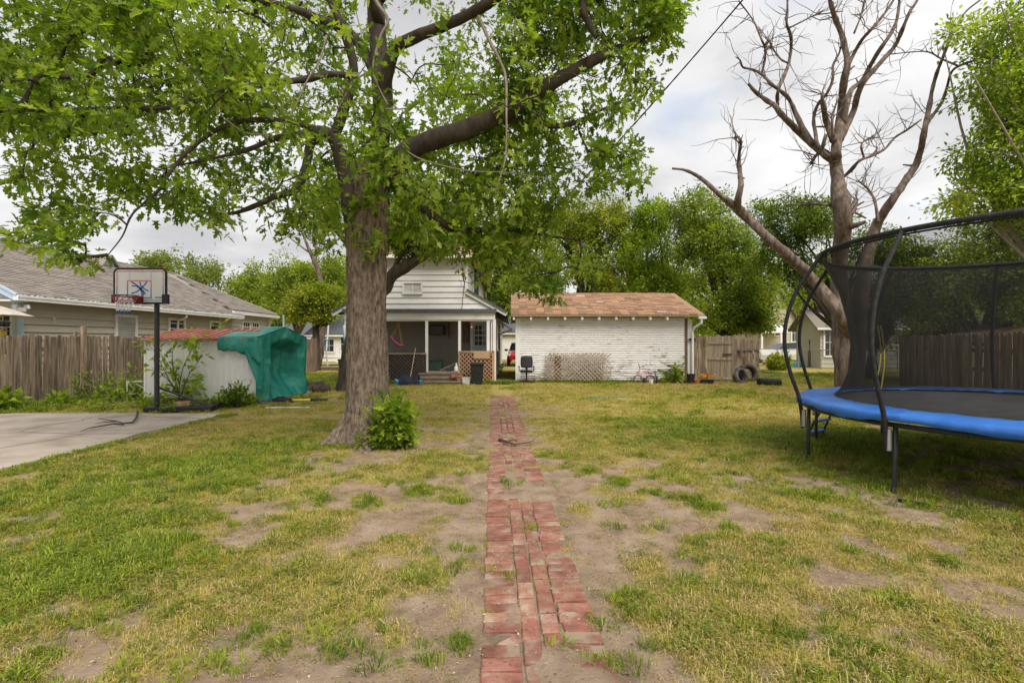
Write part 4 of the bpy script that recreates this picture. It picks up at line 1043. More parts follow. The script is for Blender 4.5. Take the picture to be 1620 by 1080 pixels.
b = MB(); b.box((bx, 17.94, .765), (.49, .52, .05), rx=.05); b.bb(bx - .2, bx + .2, 17.7, 17.72, .745, .775); b.build('lid', M['black_plastic'], tb, bevel=.015)
for s in (-1, 1):
    b = MB(); b.tube([(bx + s * .12, 18.12, .08), (bx + s * .2, 18.12, .08)], .08, 14); b.build('wheel', M['rubber'], tb)
b = MB(); b.tube([(bx - .18, 18.22, .72), (bx + .18, 18.22, .72)], .016, 8); b.build('handle', M['black_plastic'], tb)
wc = thing('hanging_ornament', 'small red and white ornament hanging from the porch beam by the door', 'ornament', (at_y(746, 18.7), 18.7, 2.1))
b = MB(); b.lathe((at_y(746, 18.7), 18.7, 2.10), [(0, 0), (.05, .04), (.06, .08), (0, .1)], 12); b.build('bell', M['red'], wc, smooth=True)
b = MB(); b.lathe((at_y(746, 18.7), 18.7, 2.04), [(0, 0), (.045, .03), (.04, .06), (0, .06)], 12); b.build('ring', M['white_plastic'], wc)
b = MB(); b.tube([(at_y(746, 18.7), 18.7, 2.2), (at_y(746, 18.7), 18.7, 2.3)], .005, 4); b.build('string', M['rope'], wc)
t = MB(); t.box((at_y(791, 20.2), 20.2, .02), (.7, .5, .04)); tag(t.build('flat_board', M['old_wood']), 'wide worn board lying flat deeper in the gap between house and garage', 'board')
t = MB(); t.box((at_y(800, 19.2), 19.2, .06), (.75, .26, .05), rz=.04); tag(t.build('flat_board', M['old_wood']), 'narrow raised board at the near end of the gap beside the garage', 'board')
t = thing('yellow_planter', 'yellow pot with a plant beside the white house wall', 'planter', (at_y(789, 22.5), 22.5, 0))
b = MB(); b.lathe((at_y(789, 22.5), 22.5, 0), [(0, 0), (.12, 0), (.17, .26), (.15, .26), (.14, .2), (0, .2)], 14); b.build('pot', M['yellow'], t)
_a = rng.uniform(0, 2 * PI, 40); V, fl, tot, k = leaves_np(np.stack([at_y(789, 22.5) + .1 * np.cos(_a), 22.5 + .1 * np.sin(_a), .26 + rng.uniform(0, .3, 40)], 1), np.stack([np.cos(_a), np.sin(_a), rng.normal(.3, .3, 40)], 1), rng.normal(0, .4, (40, 3)) + [0, 0, 1], rng.uniform(.08, .16, 40), OVAL, OVAL_F)
link('foliage', np_mesh('foliage', V, fl, tot, M['leaf_dark'], np.repeat(rng.uniform(0, 1, 40), k)), t)

# ---- garage
gx0, gx1, gy = .22, 6.44, 18.8
ga = thing('garage', 'white flaking clapboard garage with an orange tan shingle roof', 'garage', (3.3, gy, 0))
b = MB(); b.bb(gx0, gx1, gy, 24.9, 0, 2.46)
for x in (gx0, gx1 - .12): b.prism([(x, gy, 2.46), (x, 24.9, 2.46), (x, 21.85, 3.5)], (.12, 0, 0))
gw = b.build('wall', M['peeling'], ga)
pm = plank_mesh('plank', gx1 - gx0 - .02, .069, M['peeling'], 'Y', .002, .031)
for i in range(29): piece('plank', pm, gw, ((gx0 + gx1) / 2, gy, .04 + i * .0835))
pm = plank_mesh('plank', 6.0, .086, M['peeling'], 'X', .003, .016)
for i in range(29): piece('plank', pm, gw, (gx1, 21.85, .04 + i * .0835))
b = MB(); b.bb(gx0 - .09, gx0 + .02, gy - .03, gy + .08, 0, 2.40); b.bb(gx0 + .02, gx0 + .1, gy - .028, gy, 0, 2.40); b.build('corner_board', M['white_paint'], ga)
b = MB(); b.bb(gx1 - .03, gx1 + .08, gy - .03, gy + .1, 0, 2.40); b.build('corner_board', M['brown_trim'], ga)
b = MB(); b.bb(gx1 + .085, gx1 + .25, gy - .01, gy + .05, .05, 2.36); b.build('end_board', M['white_paint'], ga)
rx0, rx1 = -.04, 7.02
b = MB()
b.prism([(rx0, gy - .42, 2.46), (rx1, gy - .42, 2.46), (rx1, 21.85, 3.57), (rx0, 21.85, 3.57)], (0, 0, .06))
b.prism([(rx1, 25.3, 2.46), (rx0, 25.3, 2.46), (rx0, 21.85, 3.57), (rx1, 21.85, 3.57)], (0, 0, .06))
gr = b.build('roof', M['shingle_tan'], ga)
shingle_roof(gr, (rx0, gy - .42, 2.525), (rx1, gy - .42, 2.525), (0, 3.47, 1.11), .31, .14, M['shingle_tan'])
nrm = Vector((0, -1.11, 3.47)).normalized()
for px, py, wd in ((918, 469, .36), (949, 478, .26), (926, 487, .16), (1047, 494, .34)):
    # where the view ray meets the roof plane
    dirv = Vector(((px - 810) / F, 1, -(py - 540) / F)); P0 = Vector((0, gy - .42, 2.525)); t_ = (P0 - Vector((0, 0, H))).dot(nrm) / dirv.dot(nrm); p = Vector((0, 0, H)) + dirv * t_
    b = MB(); b.bar(p + Vector((-wd / 2, 0, 0)) + nrm * .026, p + Vector((wd / 2, 0, 0)) + nrm * .026, .11, .006, up=nrm); b.build('bare_patch', M['shingle_bare'], gr)
for i in range(10):
    x = gx0 - .18 + .66 * i if i else gx0 - .14
    x = at_y(813 + 27 * i, gy - .35) if i else at_y(813, gy - .35)
    b = MB(); b.bb(x - .04, x + .04, gy - .38, gy - .02, 2.345, 2.455); b.build('rafter_tail', M['white_paint'], ga)
b = MB(); b.bb(rx1 - .25, rx1 + .03, gy - .5, gy - .38, 2.37, 2.46); b.build('gutter', M['white_paint'], ga)
b = MB(); b.tube([(rx1 - .13, gy - .44, 2.37), (rx1 - .14, gy - .43, 2.22), (rx1 - .32, gy - .2, 2.05), (rx1 - .34, gy - .1, 1.9), (rx1 - .34, gy - .1, .1)], .045, 8); b.build('downspout', M['white_paint'], ga)
b = MB(); b.bb(gx1 + .1, gx1 + .30, gy - .1, gy - .06, 1.58, 1.66); b.box((gx1 + .28, gy - .1, 1.62), (.12, .05, .13), ry=.78); b.build('hinge', M['black_metal'], ga)
# lattice leaning on the garage
gl = thing('lattice_panel', 'broken grey lattice panel leaning on the white garage wall', 'lattice', (2.45, gy - .2, 0))
Lx0, Lx1 = at_y(862, gy), at_y(971, gy)
def ragged(layer, q, xa, dxx, t0, t1):
    r = random.Random(q * 7 + layer)
    xe = max(xa + dxx * t0, xa + dxx * t1)
    if xe > Lx1 - .7:
        cut = Lx1 - .05 - r.uniform(0, .16) - (.32 if layer else 0) * r.uniform(.5, 1)
        tc_ = (cut - xa) / dxx
        if dxx > 0: t1 = min(t1, tc_)
        else: t0 = max(t0, tc_)
    if layer == 1 and Lx0 + .28 < xa + dxx * .5 < Lx0 + .60 and r.random() < .6: return 0, 0
    return t0, t1
lattice(gl, Lx0, Lx1, gy - .13, .02, 1.14, .150, .030, M['lattice_grey'], keep=ragged, th=.018)
b = MB(); b.bb(Lx0 + .36, Lx0 + .58, gy - .075, gy - .045, .0, 1.0); b.build('backing_board', M['brown_trim'], gl)

# office chair
oc = thing('office_chair', 'black swivel office chair in front of the garage corner', 'chair', (at_y(832, 18.2), 18.2, 0))
cx, cy = at_y(833, 18.2), 18.25
b = MB()
P = [[(cx + .22 * u * (1 - .12 * abs(v) ** 3), cy - .16 + .05 * v - .045 * (1 - u * u), .62 + .20 * v + .2) for u in np.linspace(-1, 1, 9)] for v in np.linspace(-1, 1, 8)]
b.grid(P); b.build('backrest', M['black_foam'], oc, smooth=True, solid=.06, bevel=0)
b = MB(); b.box((cx, cy + .08, .47), (.46, .44, .08)); b.build('seat', M['black_foam'], oc, bevel=.035)
for s in (-1, 1):
    b = MB(); b.bb(cx + s * .27 - .03, cx + s * .27 + .03, cy - .08, cy + .2, .63, .66); b.tube([(cx + s * .27, cy + .06, .63), (cx + s * .26, cy + .06, .5), (cx + s * .18, cy + .06, .44)], .016, 6); b.build('armrest', M['black_plastic'], oc)
b = MB(); b.tube([(cx, cy + .05, .1), (cx, cy + .05, .44)], .028, 10); b.build('column', M['black_metal'], oc)
b = MB(); b.bar((cx, cy - .12, .45), (cx, cy - .17, .66), .07, .02, up=(0, 1, 0)); b.build('back_bracket', M['black_metal'], oc)
for k in range(5):
    a = k * 2 * PI / 5 + .3; e = (cx + .29 * math.cos(a), cy + .05 + .29 * math.sin(a))
    b = MB(); b.tube([(cx, cy + .05, .13), (*e, .075)], [.026, .018], 6); b.build('leg', M['black_plastic'], oc)
    b = MB(); b.tube([(e[0] - .02, e[1], .03), (e[0] + .02, e[1], .03)], .03, 10); b.build('caster', M['black_plastic'], oc)

# kids bicycle
bk = thing('kids_bicycle', 'small faded pink kids bicycle lying against the garage wall', 'bicycle', (at_y(1020, 18.5), 18.5, 0))
def X(px): return at_y(px, 18.45)
def Z(py): return H - (py - 540) / F * 18.45
for px, py in ((1009, 600), (1029, 600)):
    c_ = Vector((X(px), 18.45, .16)); r_ = .155
    b = MB(); b.tube([c_ + Vector((r_ * math.cos(a), 0, r_ * math.sin(a))) for a in np.linspace(0, 2 * PI, 25)[:-1]], .02, 6, closed=True)
    wl_ = b.build('wheel', M['rubber_grey'], bk)
    b = MB(); b.tube([c_ + Vector((.135 * math.cos(a), 0, .135 * math.sin(a))) for a in np.linspace(0, 2 * PI, 25)[:-1]], .008, 4, closed=True); b.tube([c_ + Vector((0, -.03, 0)), c_ + Vector((0, .03, 0))], .018, 8)
    for k in range(8): a = k * PI / 4; b.tube([c_, c_ + Vector((.135 * math.cos(a), 0, .135 * math.sin(a)))], .003, 3)
    b.build('rim', M['steel'], wl_)
rw, fw = Vector((X(1029), 18.45, .16)), Vector((X(1009), 18.45, .16))
hd, bb_, st_ = Vector((X(1011), 18.45, Z(588))), Vector((X(1019), 18.45, .2)), Vector((X(1024), 18.45, Z(590)))
b = MB(); b.tube([hd, bb_], .02, 6); b.tube([hd + Vector((.02, 0, .03)), st_], .018, 6); b.tube([st_, bb_], .016, 6); b.tube([st_, rw], .012, 6); b.tube([bb_, rw], .012, 6); b.build('frame', M['pale_pink'], bk)
b = MB(); b.tube([hd + Vector((.02, 0, .12)), hd, fw], .014, 6); b.build('fork', M['pale_pink'], bk)
b = MB(); h2 = Vector((X(1012), 18.45, Z(580))); b.tube([hd, h2], .012, 6); b.tube([h2 + Vector((-.06, -.1, .12)), h2 + Vector((-.02, -.04, 0)), h2 + Vector((.02, .04, 0)), h2 + Vector((.2, .1, .02))], .012, 6); b.build('handlebar', M['black_metal'], bk)
b = MB(); b.tube([st_, st_ + Vector((0, 0, .06))], .012, 6); b.box(st_ + Vector((.02, 0, .08)), (.2, .1, .04)); b.build('saddle', M['pale_pink'], bk, bevel=.01)
b = MB(); b.lathe((bb_.x, 18.42, bb_.z), [(0, -.03), (.05, -.03), (.05, .03), (0, .03)], 10); b.tube([bb_ + Vector((-.08, -.07, -.04)), bb_ + Vector((.08, -.05, .04))], .01, 5); b.build('pedal_crank', M['black_plastic'], bk)
sc_ = thing('kick_scooter', 'dark kids scooter standing behind the pink bicycle', 'scooter', (X(1038), 18.55, 0))
b = MB(); b.tube([(X(1027), 18.6, Z(590)), (X(1045), 18.52, Z(588))], .012, 6); b.build('handlebar', M['black_metal'], sc_)
b = MB(); b.tube([(X(1037), 18.56, Z(588)), (X(1040), 18.5, .16)], .016, 6); b.bar((X(1024), 18.62, Z(596)), (X(1037), 18.56, Z(595)), .05, .02); b.build('stem', M['black_metal'], sc_)
b = MB(); c_ = Vector((X(1039.5), 18.48, .13)); b.tube([c_ + Vector((.03 * math.cos(a) , .1 * math.cos(a), .12 * math.sin(a))) for a in np.linspace(0, 2 * PI, 17)[:-1]], .035, 6, closed=True); b.build('wheel', M['rubber'], sc_)
b = MB(); b.lathe((X(1027), 18.2, 0), [(0, 0), (.055, 0), (.075, .16), (.068, .16), (.05, .01)], 12); tag(b.build('white_cup', M['white_plastic']), 'small white plastic cup on the grass in front of the pink bicycle', 'cup')
# ------------------------------------------------------------------ fences
def picket_mesh(name, wd, ht, th, m, ear=.03, seed=0):
    r = random.Random(seed); b = MB(); a = wd / 2
    h1 = ht + r.uniform(-.02, .03)
    prof = [(-a, 0), (a, 0), (a, h1 - ear * r.uniform(.6, 1.6)), (a - ear, h1), (-a + ear * r.uniform(.7, 1.4), h1 + r.uniform(-.012, .012)), (-a, h1 - ear * r.uniform(.6, 1.6))]
    b.prism([(x, -th / 2, z) for x, z in prof], (0, th, 0)); return b.mesh(name, m)
def board_fence(fo, A, Bp, ht, wd, m, rails_side, post=.1, gap=.009, seed=1, rails=(.3, 1.35), skip=None):
    """pickets from A to B; each picket, rail and post is a part"""
    r = random.Random(seed)
    A, Bp = Vector((*A, 0)), Vector((*Bp, 0)); t = (Bp - A); L = t.length; t.normalize(); nn = Vector((-t.y, t.x, 0)) * rails_side
    rz = math.atan2(t.y, t.x)
    mm = [picket_mesh('picket', wd, ht, .018, m, seed=seed * 10 + k) for k in range(6)]
    u = wd / 2; 
    while u < L:
        if not (skip and skip(u)):
            p = A + t * u - nn * r.uniform(0, .018)
            o = piece('picket', r.choice(mm), fo, (p.x, p.y, r.uniform(-.03, .02)), rz)
            o.matrix_basis = o.matrix_basis @ Matrix.Rotation(r.gauss(0, .008), 4, 'Y') @ Matrix.Rotation(r.gauss(0, .012), 4, 'X')
        u += wd + gap + r.uniform(-.003, .008)
    for z in rails:
        b = MB(); p, q = A + nn * .035, Bp + nn * .035; b.bar((p.x, p.y, z), (q.x, q.y, z), .035, .085); b.build('rail', m, fo)
    u = .05
    while u < L:
        p = A + t * u + nn * .08; b = MB(); b.box((p.x, p.y, ht / 2 - .01), (post, post, ht), rz=rz); b.build('post', m, fo); u += 2.4
fl_ = thing('board_fence', 'weathered grey brown board fence along the left side of the yard', 'fence', (-11.4, 11, 0))
board_fence(fl_, (-11.95, 8.6), (-9.8, 25.3), 1.70, .145, M['fence'], 1, seed=3)
fr = thing('picket_fence', 'dark dog eared board fence seen through the trampoline net', 'fence', (11, 12, 0))
board_fence(fr, (9.2, 8.4), (12.6, 16.4), 1.72, .145, M['fence'], -1, seed=5)
b = MB(); 
for za, zb in ((1.45, 1.52), (.95, .90)): b.bar((10.25, 10.7, za), (10.75, 11.9, zb), .03, .09)
b.build('gate_rail', M['fence'], fr)
t = MB(); t.bb(-11.28, -11.18, 13.2, 13.3, 0, 1.95); t.bb(-11.3, -11.26, 13.03, 13.11, 1.66, 1.8); tag(t.build('fence_post', M['fence']), 'taller square post standing behind the left board fence', 'post')

# fence and gate right of the garage
gf = thing('back_fence', 'grey board fence section beside the garage corner', 'fence', (6.8, 18.6, 0))
board_fence(gf, (6.72, 18.72), (7.16, 18.72), 1.77, .14, M['fence'], 1, seed=8)
gt_ = thing('wooden_gate', 'weathered board gate with three rails and a black latch', 'gate', (7.2, 18.5, 0))
ga0, ga1 = Vector((7.17, 18.66, 0)), Vector((8.12, 18.42, 0)); tt = (ga1 - ga0).normalized(); rz = math.atan2(tt.y, tt.x); nv = Vector((tt.y, -tt.x, 0))
mm = [picket_mesh('board', .117, 1.68, .02, M['fence_grey'], ear=.006, seed=90 + k) for k in range(5)]
for k in range(8):
    p = ga0 + tt * (.06 + k * .122); piece('board', random.choice(mm), gt_, (p.x, p.y, .06 + random.uniform(-.01, .01)), rz)
for z in (.20, .92, 1.50):
    p, q = ga0 + tt * .06 + nv * .028, ga0 + tt * .88 + nv * .028; b = MB(); b.bar((p.x, p.y, z), (q.x, q.y, z), .03, .085); b.build('rail', M['fence_grey'], gt_)
p = ga0 + tt * .72 + nv * .05; b = MB(); b.box((p.x, p.y, 1.08), (.3, .03, .05), rz=rz); b.build('latch', M['black_metal'], gt_)
p = ga0 + tt * .5 + nv * .05; b = MB(); b.tube([(p.x, p.y, .92), (p.x, p.y - .01, .5), (p.x - .03, p.y - .03, .08)], .008, 5); b.build('pull_cord', M['rope'], gt_)
g2 = thing('rear_gate', 'second board fence panel set back behind the open gate', 'fence', (9, 21.5, 0))
board_fence(g2, (8.9, 21.6), (10.55, 21.6), 1.63, .13, M['fence'], -1, seed=9, rails=(.35, 1.2))
b = MB(); b.bar((9.1, 21.5, .15), (9.55, 21.5, 1.2), .08, .03, up=(0, 1, 0)); b.bar((9.7, 21.5, 1.2), (10.3, 21.5, .2), .08, .03, up=(0, 1, 0)); b.build('brace', M['fence'], g2)

# ------------------------------------------------------------------ basketball hoop
hp = thing('basketball_hoop', 'portable basketball hoop with white backboard at the slab edge', 'basketball hoop', (-7.64, 10.88, 0))
hx, hy = -7.64, 10.88
b = MB(); b.tube([(hx, hy, .1), (hx, hy, 2.5)], .05, 14); b.tube([(hx, hy, 1.2), (hx, hy, 1.26)], .056, 14); b.build('pole', M['black_metal'], hp, smooth=False)
b = MB(); b.tube([(hx + .08, hy, .55), (hx + .95, hy + .3, .12)], .02, 6); b.build('strut', M['black_metal'], hp)
b = MB(); b.tube([(hx - .0, hy + .05, .55), (hx + .55, hy + .75, .12)], .02, 6); b.build('strut', M['black_metal'], hp)
b = MB(); 
P0 = [(-.30, -.02), (.35, -.06), (1.05, .18), (.95, .85), (.25, .95), (-.35, .35)]
b.prism([(hx + x, hy + y_, .02) for x, y_ in P0], (0, 0, .12)); b.build('base', M['black_plastic'], hp, bevel=.03)
by0 = hy - .16
bx0, bx1, bz0, bz1 = hx - .81, hx + .32, 2.345, 3.11
b = MB(); b.bb(bx0 + .03, bx1 - .03, by0, by0 + .02, bz0 + .03, bz1 - .03); bd = b.build('backboard', mat('milky_board', [(.4, (.56, .56, .56)), (.6, (.62, .62, .62))], scale=1, rough=.25), hp)
def rrect(x0, x1, z0, z1, y, r, rad, n=6):
    P = []
    for cx_, cz_, a0 in ((x1 - r, z1 - r, 0), (x0 + r, z1 - r, PI / 2), (x0 + r, z0 + r, PI), (x1 - r, z0 + r, 1.5 * PI)):
        for k in range(n): a = a0 + PI / 2 * k / (n - 1); P.append((cx_ + r * math.cos(a), y, cz_ + r * math.sin(a)))
    return P
b = MB(); b.tube(rrect(bx0 + .02, bx1 - .02, bz0 + .02, bz1 - .02, by0 + .01, .09, 0), .026, 8, closed=True); b.bb(bx1 - .09, bx1 + .03, by0 - .02, by0 + .05, bz0, bz0 + .20); b.bb(bx0 - .03, bx0 + .03, by0 - .02, by0 + .05, bz0 + .02, bz0 + .2); b.build('board_rim', M['black_plastic'], bd)
def strip(m, nm, segs, y, wd, par):
    b = MB()
    for (xa, za), (xb, zb) in segs: b.bar((xa, y, za), (xb, y, zb), wd, .003, up=(0, 1, 0))
    b.build(nm, m, par)
pinkish = mat('faded_red_line', [(.4, (.50, .16, .16)), (.6, (.56, .24, .24))]); bluish = mat('blue_line', [(.4, (.08, .16, .36)), (.6, (.12, .22, .42))])
x0, x1, z0, z1 = bx0 + .075, bx1 - .075, bz0 + .075, bz1 - .075; zm = (z0 + z1) / 2
strip(pinkish, 'upper_border', [((x0, zm), (x0, z1)), ((x0, z1), (x1, z1)), ((x1, z1), (x1, zm))], by0 - .002, .018, bd)
strip(bluish, 'lower_border', [((x1, zm), (x1, z0)), ((x1, z0), (x0, z0)), ((x0, z0), (x0, zm))], by0 - .002, .018, bd)
strip(M['white_plastic'], 'white_border', [((x0 - .028, z0 - .02), (x0 - .028, z1 + .025)), ((x0 - .028, z1 + .025), (x1 + .028, z1 + .025)), ((x1 + .028, z1 + .025), (x1 + .028, z0 - .025)), ((x1 + .028, z0 - .025), (x0 - .028, z0 - .025))], by0 - .002, .016, bd)
sx0, sx1, sz0, sz1 = bx0 + .30, bx0 + .80, bz0 + .13, bz0 + .49
strip(pinkish, 'upper_square', [((sx0, sz0 + .22), (sx0, sz1)), ((sx0, sz1), (sx1, sz1)), ((sx1, sz1), (sx1, sz0 + .22))], by0 - .002, .024, bd)
strip(bluish, 'lower_square', [((sx1, sz0 + .22), (sx1, sz0)), ((sx1, sz0), (sx0, sz0)), ((sx0, sz0), (sx0, sz0 + .22))], by0 - .002, .024, bd)
strip(M['steel'], 'stiffener', [((bx0 + .09, bz0 + .09), (bx0 + .09, bz1 - .11)), ((bx0 + .34, bz0 + .5), (bx0 + .34, bz1 - .08)), ((bx0 + .80, bz0 + .1), (bx0 + .80, bz1 - .08))], by0 - .0015, .03, bd)
lb = mat('logo_blue', [(.4, (.03, .08, .30)), (.6, (.05, .12, .36))]); lcx, lcz = (sx0 + sx1) / 2 + .03, (sz0 + sz1) / 2 + .01
b = MB()
for P_ in ([(-.2, .15), (-.1, .09), (0, .02), (.05, -.06), (.06, -.14)], [(-.19, .06), (-.1, .06), (-.02, .01), (.02, -.07), (.03, -.15)], [(-.2, -.10), (-.1, -.07), (0, 0), (.08, .08), (.13, .15)], [(-.02, .15), (0, .07), (.05, .02), (.12, -.03), (.17, -.04)], [(-.02, .02), (.06, -.05), (.1, -.12)]):
    for (xa, za), (xb, zb) in zip(P_[:-1], P_[1:]): b.bar((lcx + xa, by0 - .0025, lcz + za), (lcx + xb, by0 - .0025, lcz + zb), .024, .003, up=(0, 1, 0))
b.build('ball_mark', lb, bd)
b = MB()
for k in range(7): b.bb(bx1 - .24 + k * .022, bx1 - .226 + k * .022, by0 - .004, by0, bz0 + .125, bz0 + .15)
b.build('small_print', M['black_plastic'], bd)
rc = Vector((hx - .245 , by0 - .40, 2.48))
b = MB(); b.tube([rc + Vector((.225 * math.cos(a), .225 * math.sin(a), 0)) for a in np.linspace(0, 2 * PI, 33)[:-1]], .011, 6, closed=True); rim = b.build('rim', M['black_metal'], hp)
b = MB(); b.bar(rc + Vector((0, .225, -.01)), rc + Vector((0, .40, -.01)), .16, .02); b.prism([rc + Vector((-.07, .38, -.11)), rc + Vector((.07, .38, -.11)), rc + Vector((.07, .38, .03)), rc + Vector((-.07, .38, .03))], (0, .02, 0)); b.add([rc + Vector(v) for v in ((-.07, .38, -.10), (-.06, .23, -.01), (-.07, .38, -.01), (.07, .38, -.10), (.06, .23, -.01), (.07, .38, -.01))], [(0, 1, 2), (3, 5, 4), (0, 3, 4, 1)]); b.build('bracket', M['dark_red'], rim)
b = MB(); b.bb(hx - .09, hx + .09, by0 + .02, hy + .06, 2.42, 2.5); b.bb(hx - .09, hx + .09, by0 + .02, hy + .06, 2.7, 2.76); b.build('mount', M['black_metal'], hp)
netc = [M['red'], M['white_plastic'], M['blue']]
nets = [MB(), MB(), MB()]
ks = 12
def netp(i, lvl):
    rr = [.222, .19, .155, .13, .115, .12, .125][lvl]; zz = [-.01, -.07, -.13, -.19, -.25, -.31, -.37][lvl]; a = 2 * PI * (i + .5 * (lvl % 2)) / ks + .2
    return rc + Vector((rr * math.cos(a) - .01 * lvl, rr * math.sin(a), zz))
for lvl in range(6):
    for i in range(ks):
        t_ = nets[0 if lvl < 2 else 1 if lvl < 5 else 2]
        t_.tube([netp(i, lvl), netp(i, lvl + 1)], .006, 3); t_.tube([netp(i, lvl), netp(i - 1 if lvl % 2 == 0 else i + 1, lvl + 1)], .006, 3)
netg = nets[1].build('net', netc[1], rim)
nets[0].build('red_strands', netc[0], netg); nets[2].build('blue_strands', lb, netg)
me = MB().box((0, 0, 0), (.28, .2, .09)).mesh('brick', M['brick_path'])
o = link('base_brick', me); o.location = (hx + .42, hy + .2, .19); o.rotation_euler = (0, 0, .4); tag(o, 'red brick weighing down the basketball hoop base', 'brick')

# ------------------------------------------------------------------ shed with tarp
sh = thing('garden_shed', 'low white sheet metal shed with a rusty red roof', 'shed', (-8.3, 13.5, 0))
c0, c1 = Vector((-9.24, 12.75, 0)), Vector((-6.33, 12.52, 0)); e = (c1 - c0).normalized(); nb = Vector((-e.y, e.x, 0)); Lw = (c1 - c0).length; dp = 2.40
def SP(u, v, z): p = c0 + e * u + nb * v; return (p.x, p.y, z)
ev, rg = 1.60, 1.86
b = MB()
b.prism([SP(0, 0, 0), SP(Lw, 0, 0), SP(Lw, 0, ev - .01), SP(0, 0, ev - .01)], nb * .02)
b.prism([SP(0, dp, 0), SP(Lw, dp, 0), SP(Lw, dp, ev - .01), SP(0, dp, ev - .01)], nb * -.02)
b.prism([SP(0, 0.02, 0), SP(0, dp - .02, 0), SP(0, dp - .02, ev - .01), SP(0, dp / 2, rg - .02), SP(0, .02, ev - .01)], e * .02)
# open end: jambs and header
b.prism([SP(Lw, .02, 0), SP(Lw, .28, 0), SP(Lw, .28, ev), SP(Lw, .02, ev - .01)], e * -.02)
b.prism([SP(Lw, dp - .28, 0), SP(Lw, dp - .02, 0), SP(Lw, dp - .02, ev - .01), SP(Lw, dp - .28, ev)], e * -.02)
sw_ = b.build('wall', M['shed_white'], sh)
rm = MB(); rm.bar((0, 0, .04), (0, 0, 1.56), .07, .004, up=(e.y, -e.x, 0)); rme = rm.mesh('rib', M['shed_white'])
for k in range(19): p = SP(.08 + k * (Lw - .16) / 18, -.002, 0); piece('rib', rme, sw_, p)
b = MB(); q = SP(Lw - .0, -.012, 0); b.bar(SP(Lw, -.012, 0), SP(Lw, -.012, ev), .05, .03, up=(e.y, -e.x, 0)); b.build('corner_trim', M['white_paint'], sh)
b = MB(); b.bar(SP(.0, -.012, 0), SP(.0, -.012, ev), .05, .03, up=(e.y, -e.x, 0)); b.build('corner_trim', M['white_paint'], sh)
b = MB()
b.prism([SP(-.12, -.1, ev - .015), SP(Lw + .08, -.1, ev - .015), SP(Lw + .08, dp / 2, rg), SP(-.12, dp / 2, rg)], (0, 0, .025))
b.prism([SP(Lw + .08, dp + .1, ev - .015), SP(-.12, dp + .1, ev - .015), SP(-.12, dp / 2, rg), SP(Lw + .08, dp / 2, rg)], (0, 0, .025))
rf = b.build('roof', M['rust_roof'], sh)
b = MB(); b.bar((0, 0, 0), Vector(SP(0, dp / 2, rg)) - Vector(SP(0, -.1, ev - .015)), .035, .02); me = b.mesh('seam', M['rust_roof'])
for k in range(14): p = SP(k * (Lw - .1) / 13, -.1, ev + .02); piece('seam', me, rf, p)
b = MB(); b.bar(SP(-.13, -.11, ev - .0), SP(Lw + .09, -.11, ev - .0), .02, .05); b.build('eave_trim', M['rust_roof'], rf)
for u, v, ln in ((1.65, .75, .8), (1.9, .95, .7)):
    t = MB(); t.bar(SP(u, v, ev + .17 + .02 * v), SP(u + ln, v - .1, ev + .19 + .02 * v), .14, .04)
    tag(t.build('loose_board', M['old_wood']), 'worn board lying on the shed roof %s' % ('near the front' if v < .9 else 'near the ridge'), 'board')
tp = thing('green_tarp', 'green tarp draped over the open end of the white shed', 'tarp', SP(Lw, dp / 2, 0))
# hanging sheet over the end, sagging into the opening
P = []
nu, nv_ = 90, 60
for i in range(nv_ + 1):
    row = []
    t = i / nv_
    for w_ in (1.0, .75, .5, .25):
        row.append(SP(Lw + .10 - w_ * (.05 + .40 * max(0, 1 - t / .66)), -.115 - .02 * math.sin(9 * t + w_ * 5), max(.02, (ev + .05) * (1 - t) + .03 * t)))
    for j in range(nu + 1):
        s = j / nu
        top = (ev + .05) + (rg + .02 - ev) * (1 - abs(2 * s - 1))
        z = top * (1 - t) + .03 * t + .03 * math.sin(s * 23) * t * t
        v = -.06 + s * (dp + .10)
        # side edges pull in towards the middle of the height
        v += .05 * math.sin(PI * t) * (1 if s < .5 else -1) * (abs(2 * s - 1) ** 2) * (2.2 if s > .5 else 1.2)
        inside = math.exp(-((s - .53) / .31) ** 14)
        u = .10 - inside * .40 * min(1, max(0, (t - .16) / .14)) * (1 - max(0, (t - .62) / .38) ** 1.5) 
        u += (1 - .6 * inside) * .04 * math.sin(s * 41 + 3 * t) * (.3 + t) + .015 * math.sin(s * 17 - 9 * t) + .05 * t * t + .06 * (.25 - np.minimum(np.abs(fbm(s * 6 + t * 3.5, t * 2.5 - s * 3, 1.0, 3) - .5) * 2, .5)) * (1 - .5 * inside) + .02 * (fbm(s * 30, t * 24, 5.0, 2) - .5)
        row.append(SP(Lw + u, v, max(.02, z)))
    P.append(row)
b = MB(); b.grid(P); ts = b.build('hanging_sheet', M['tarp'], tp, smooth=True, solid=.006)
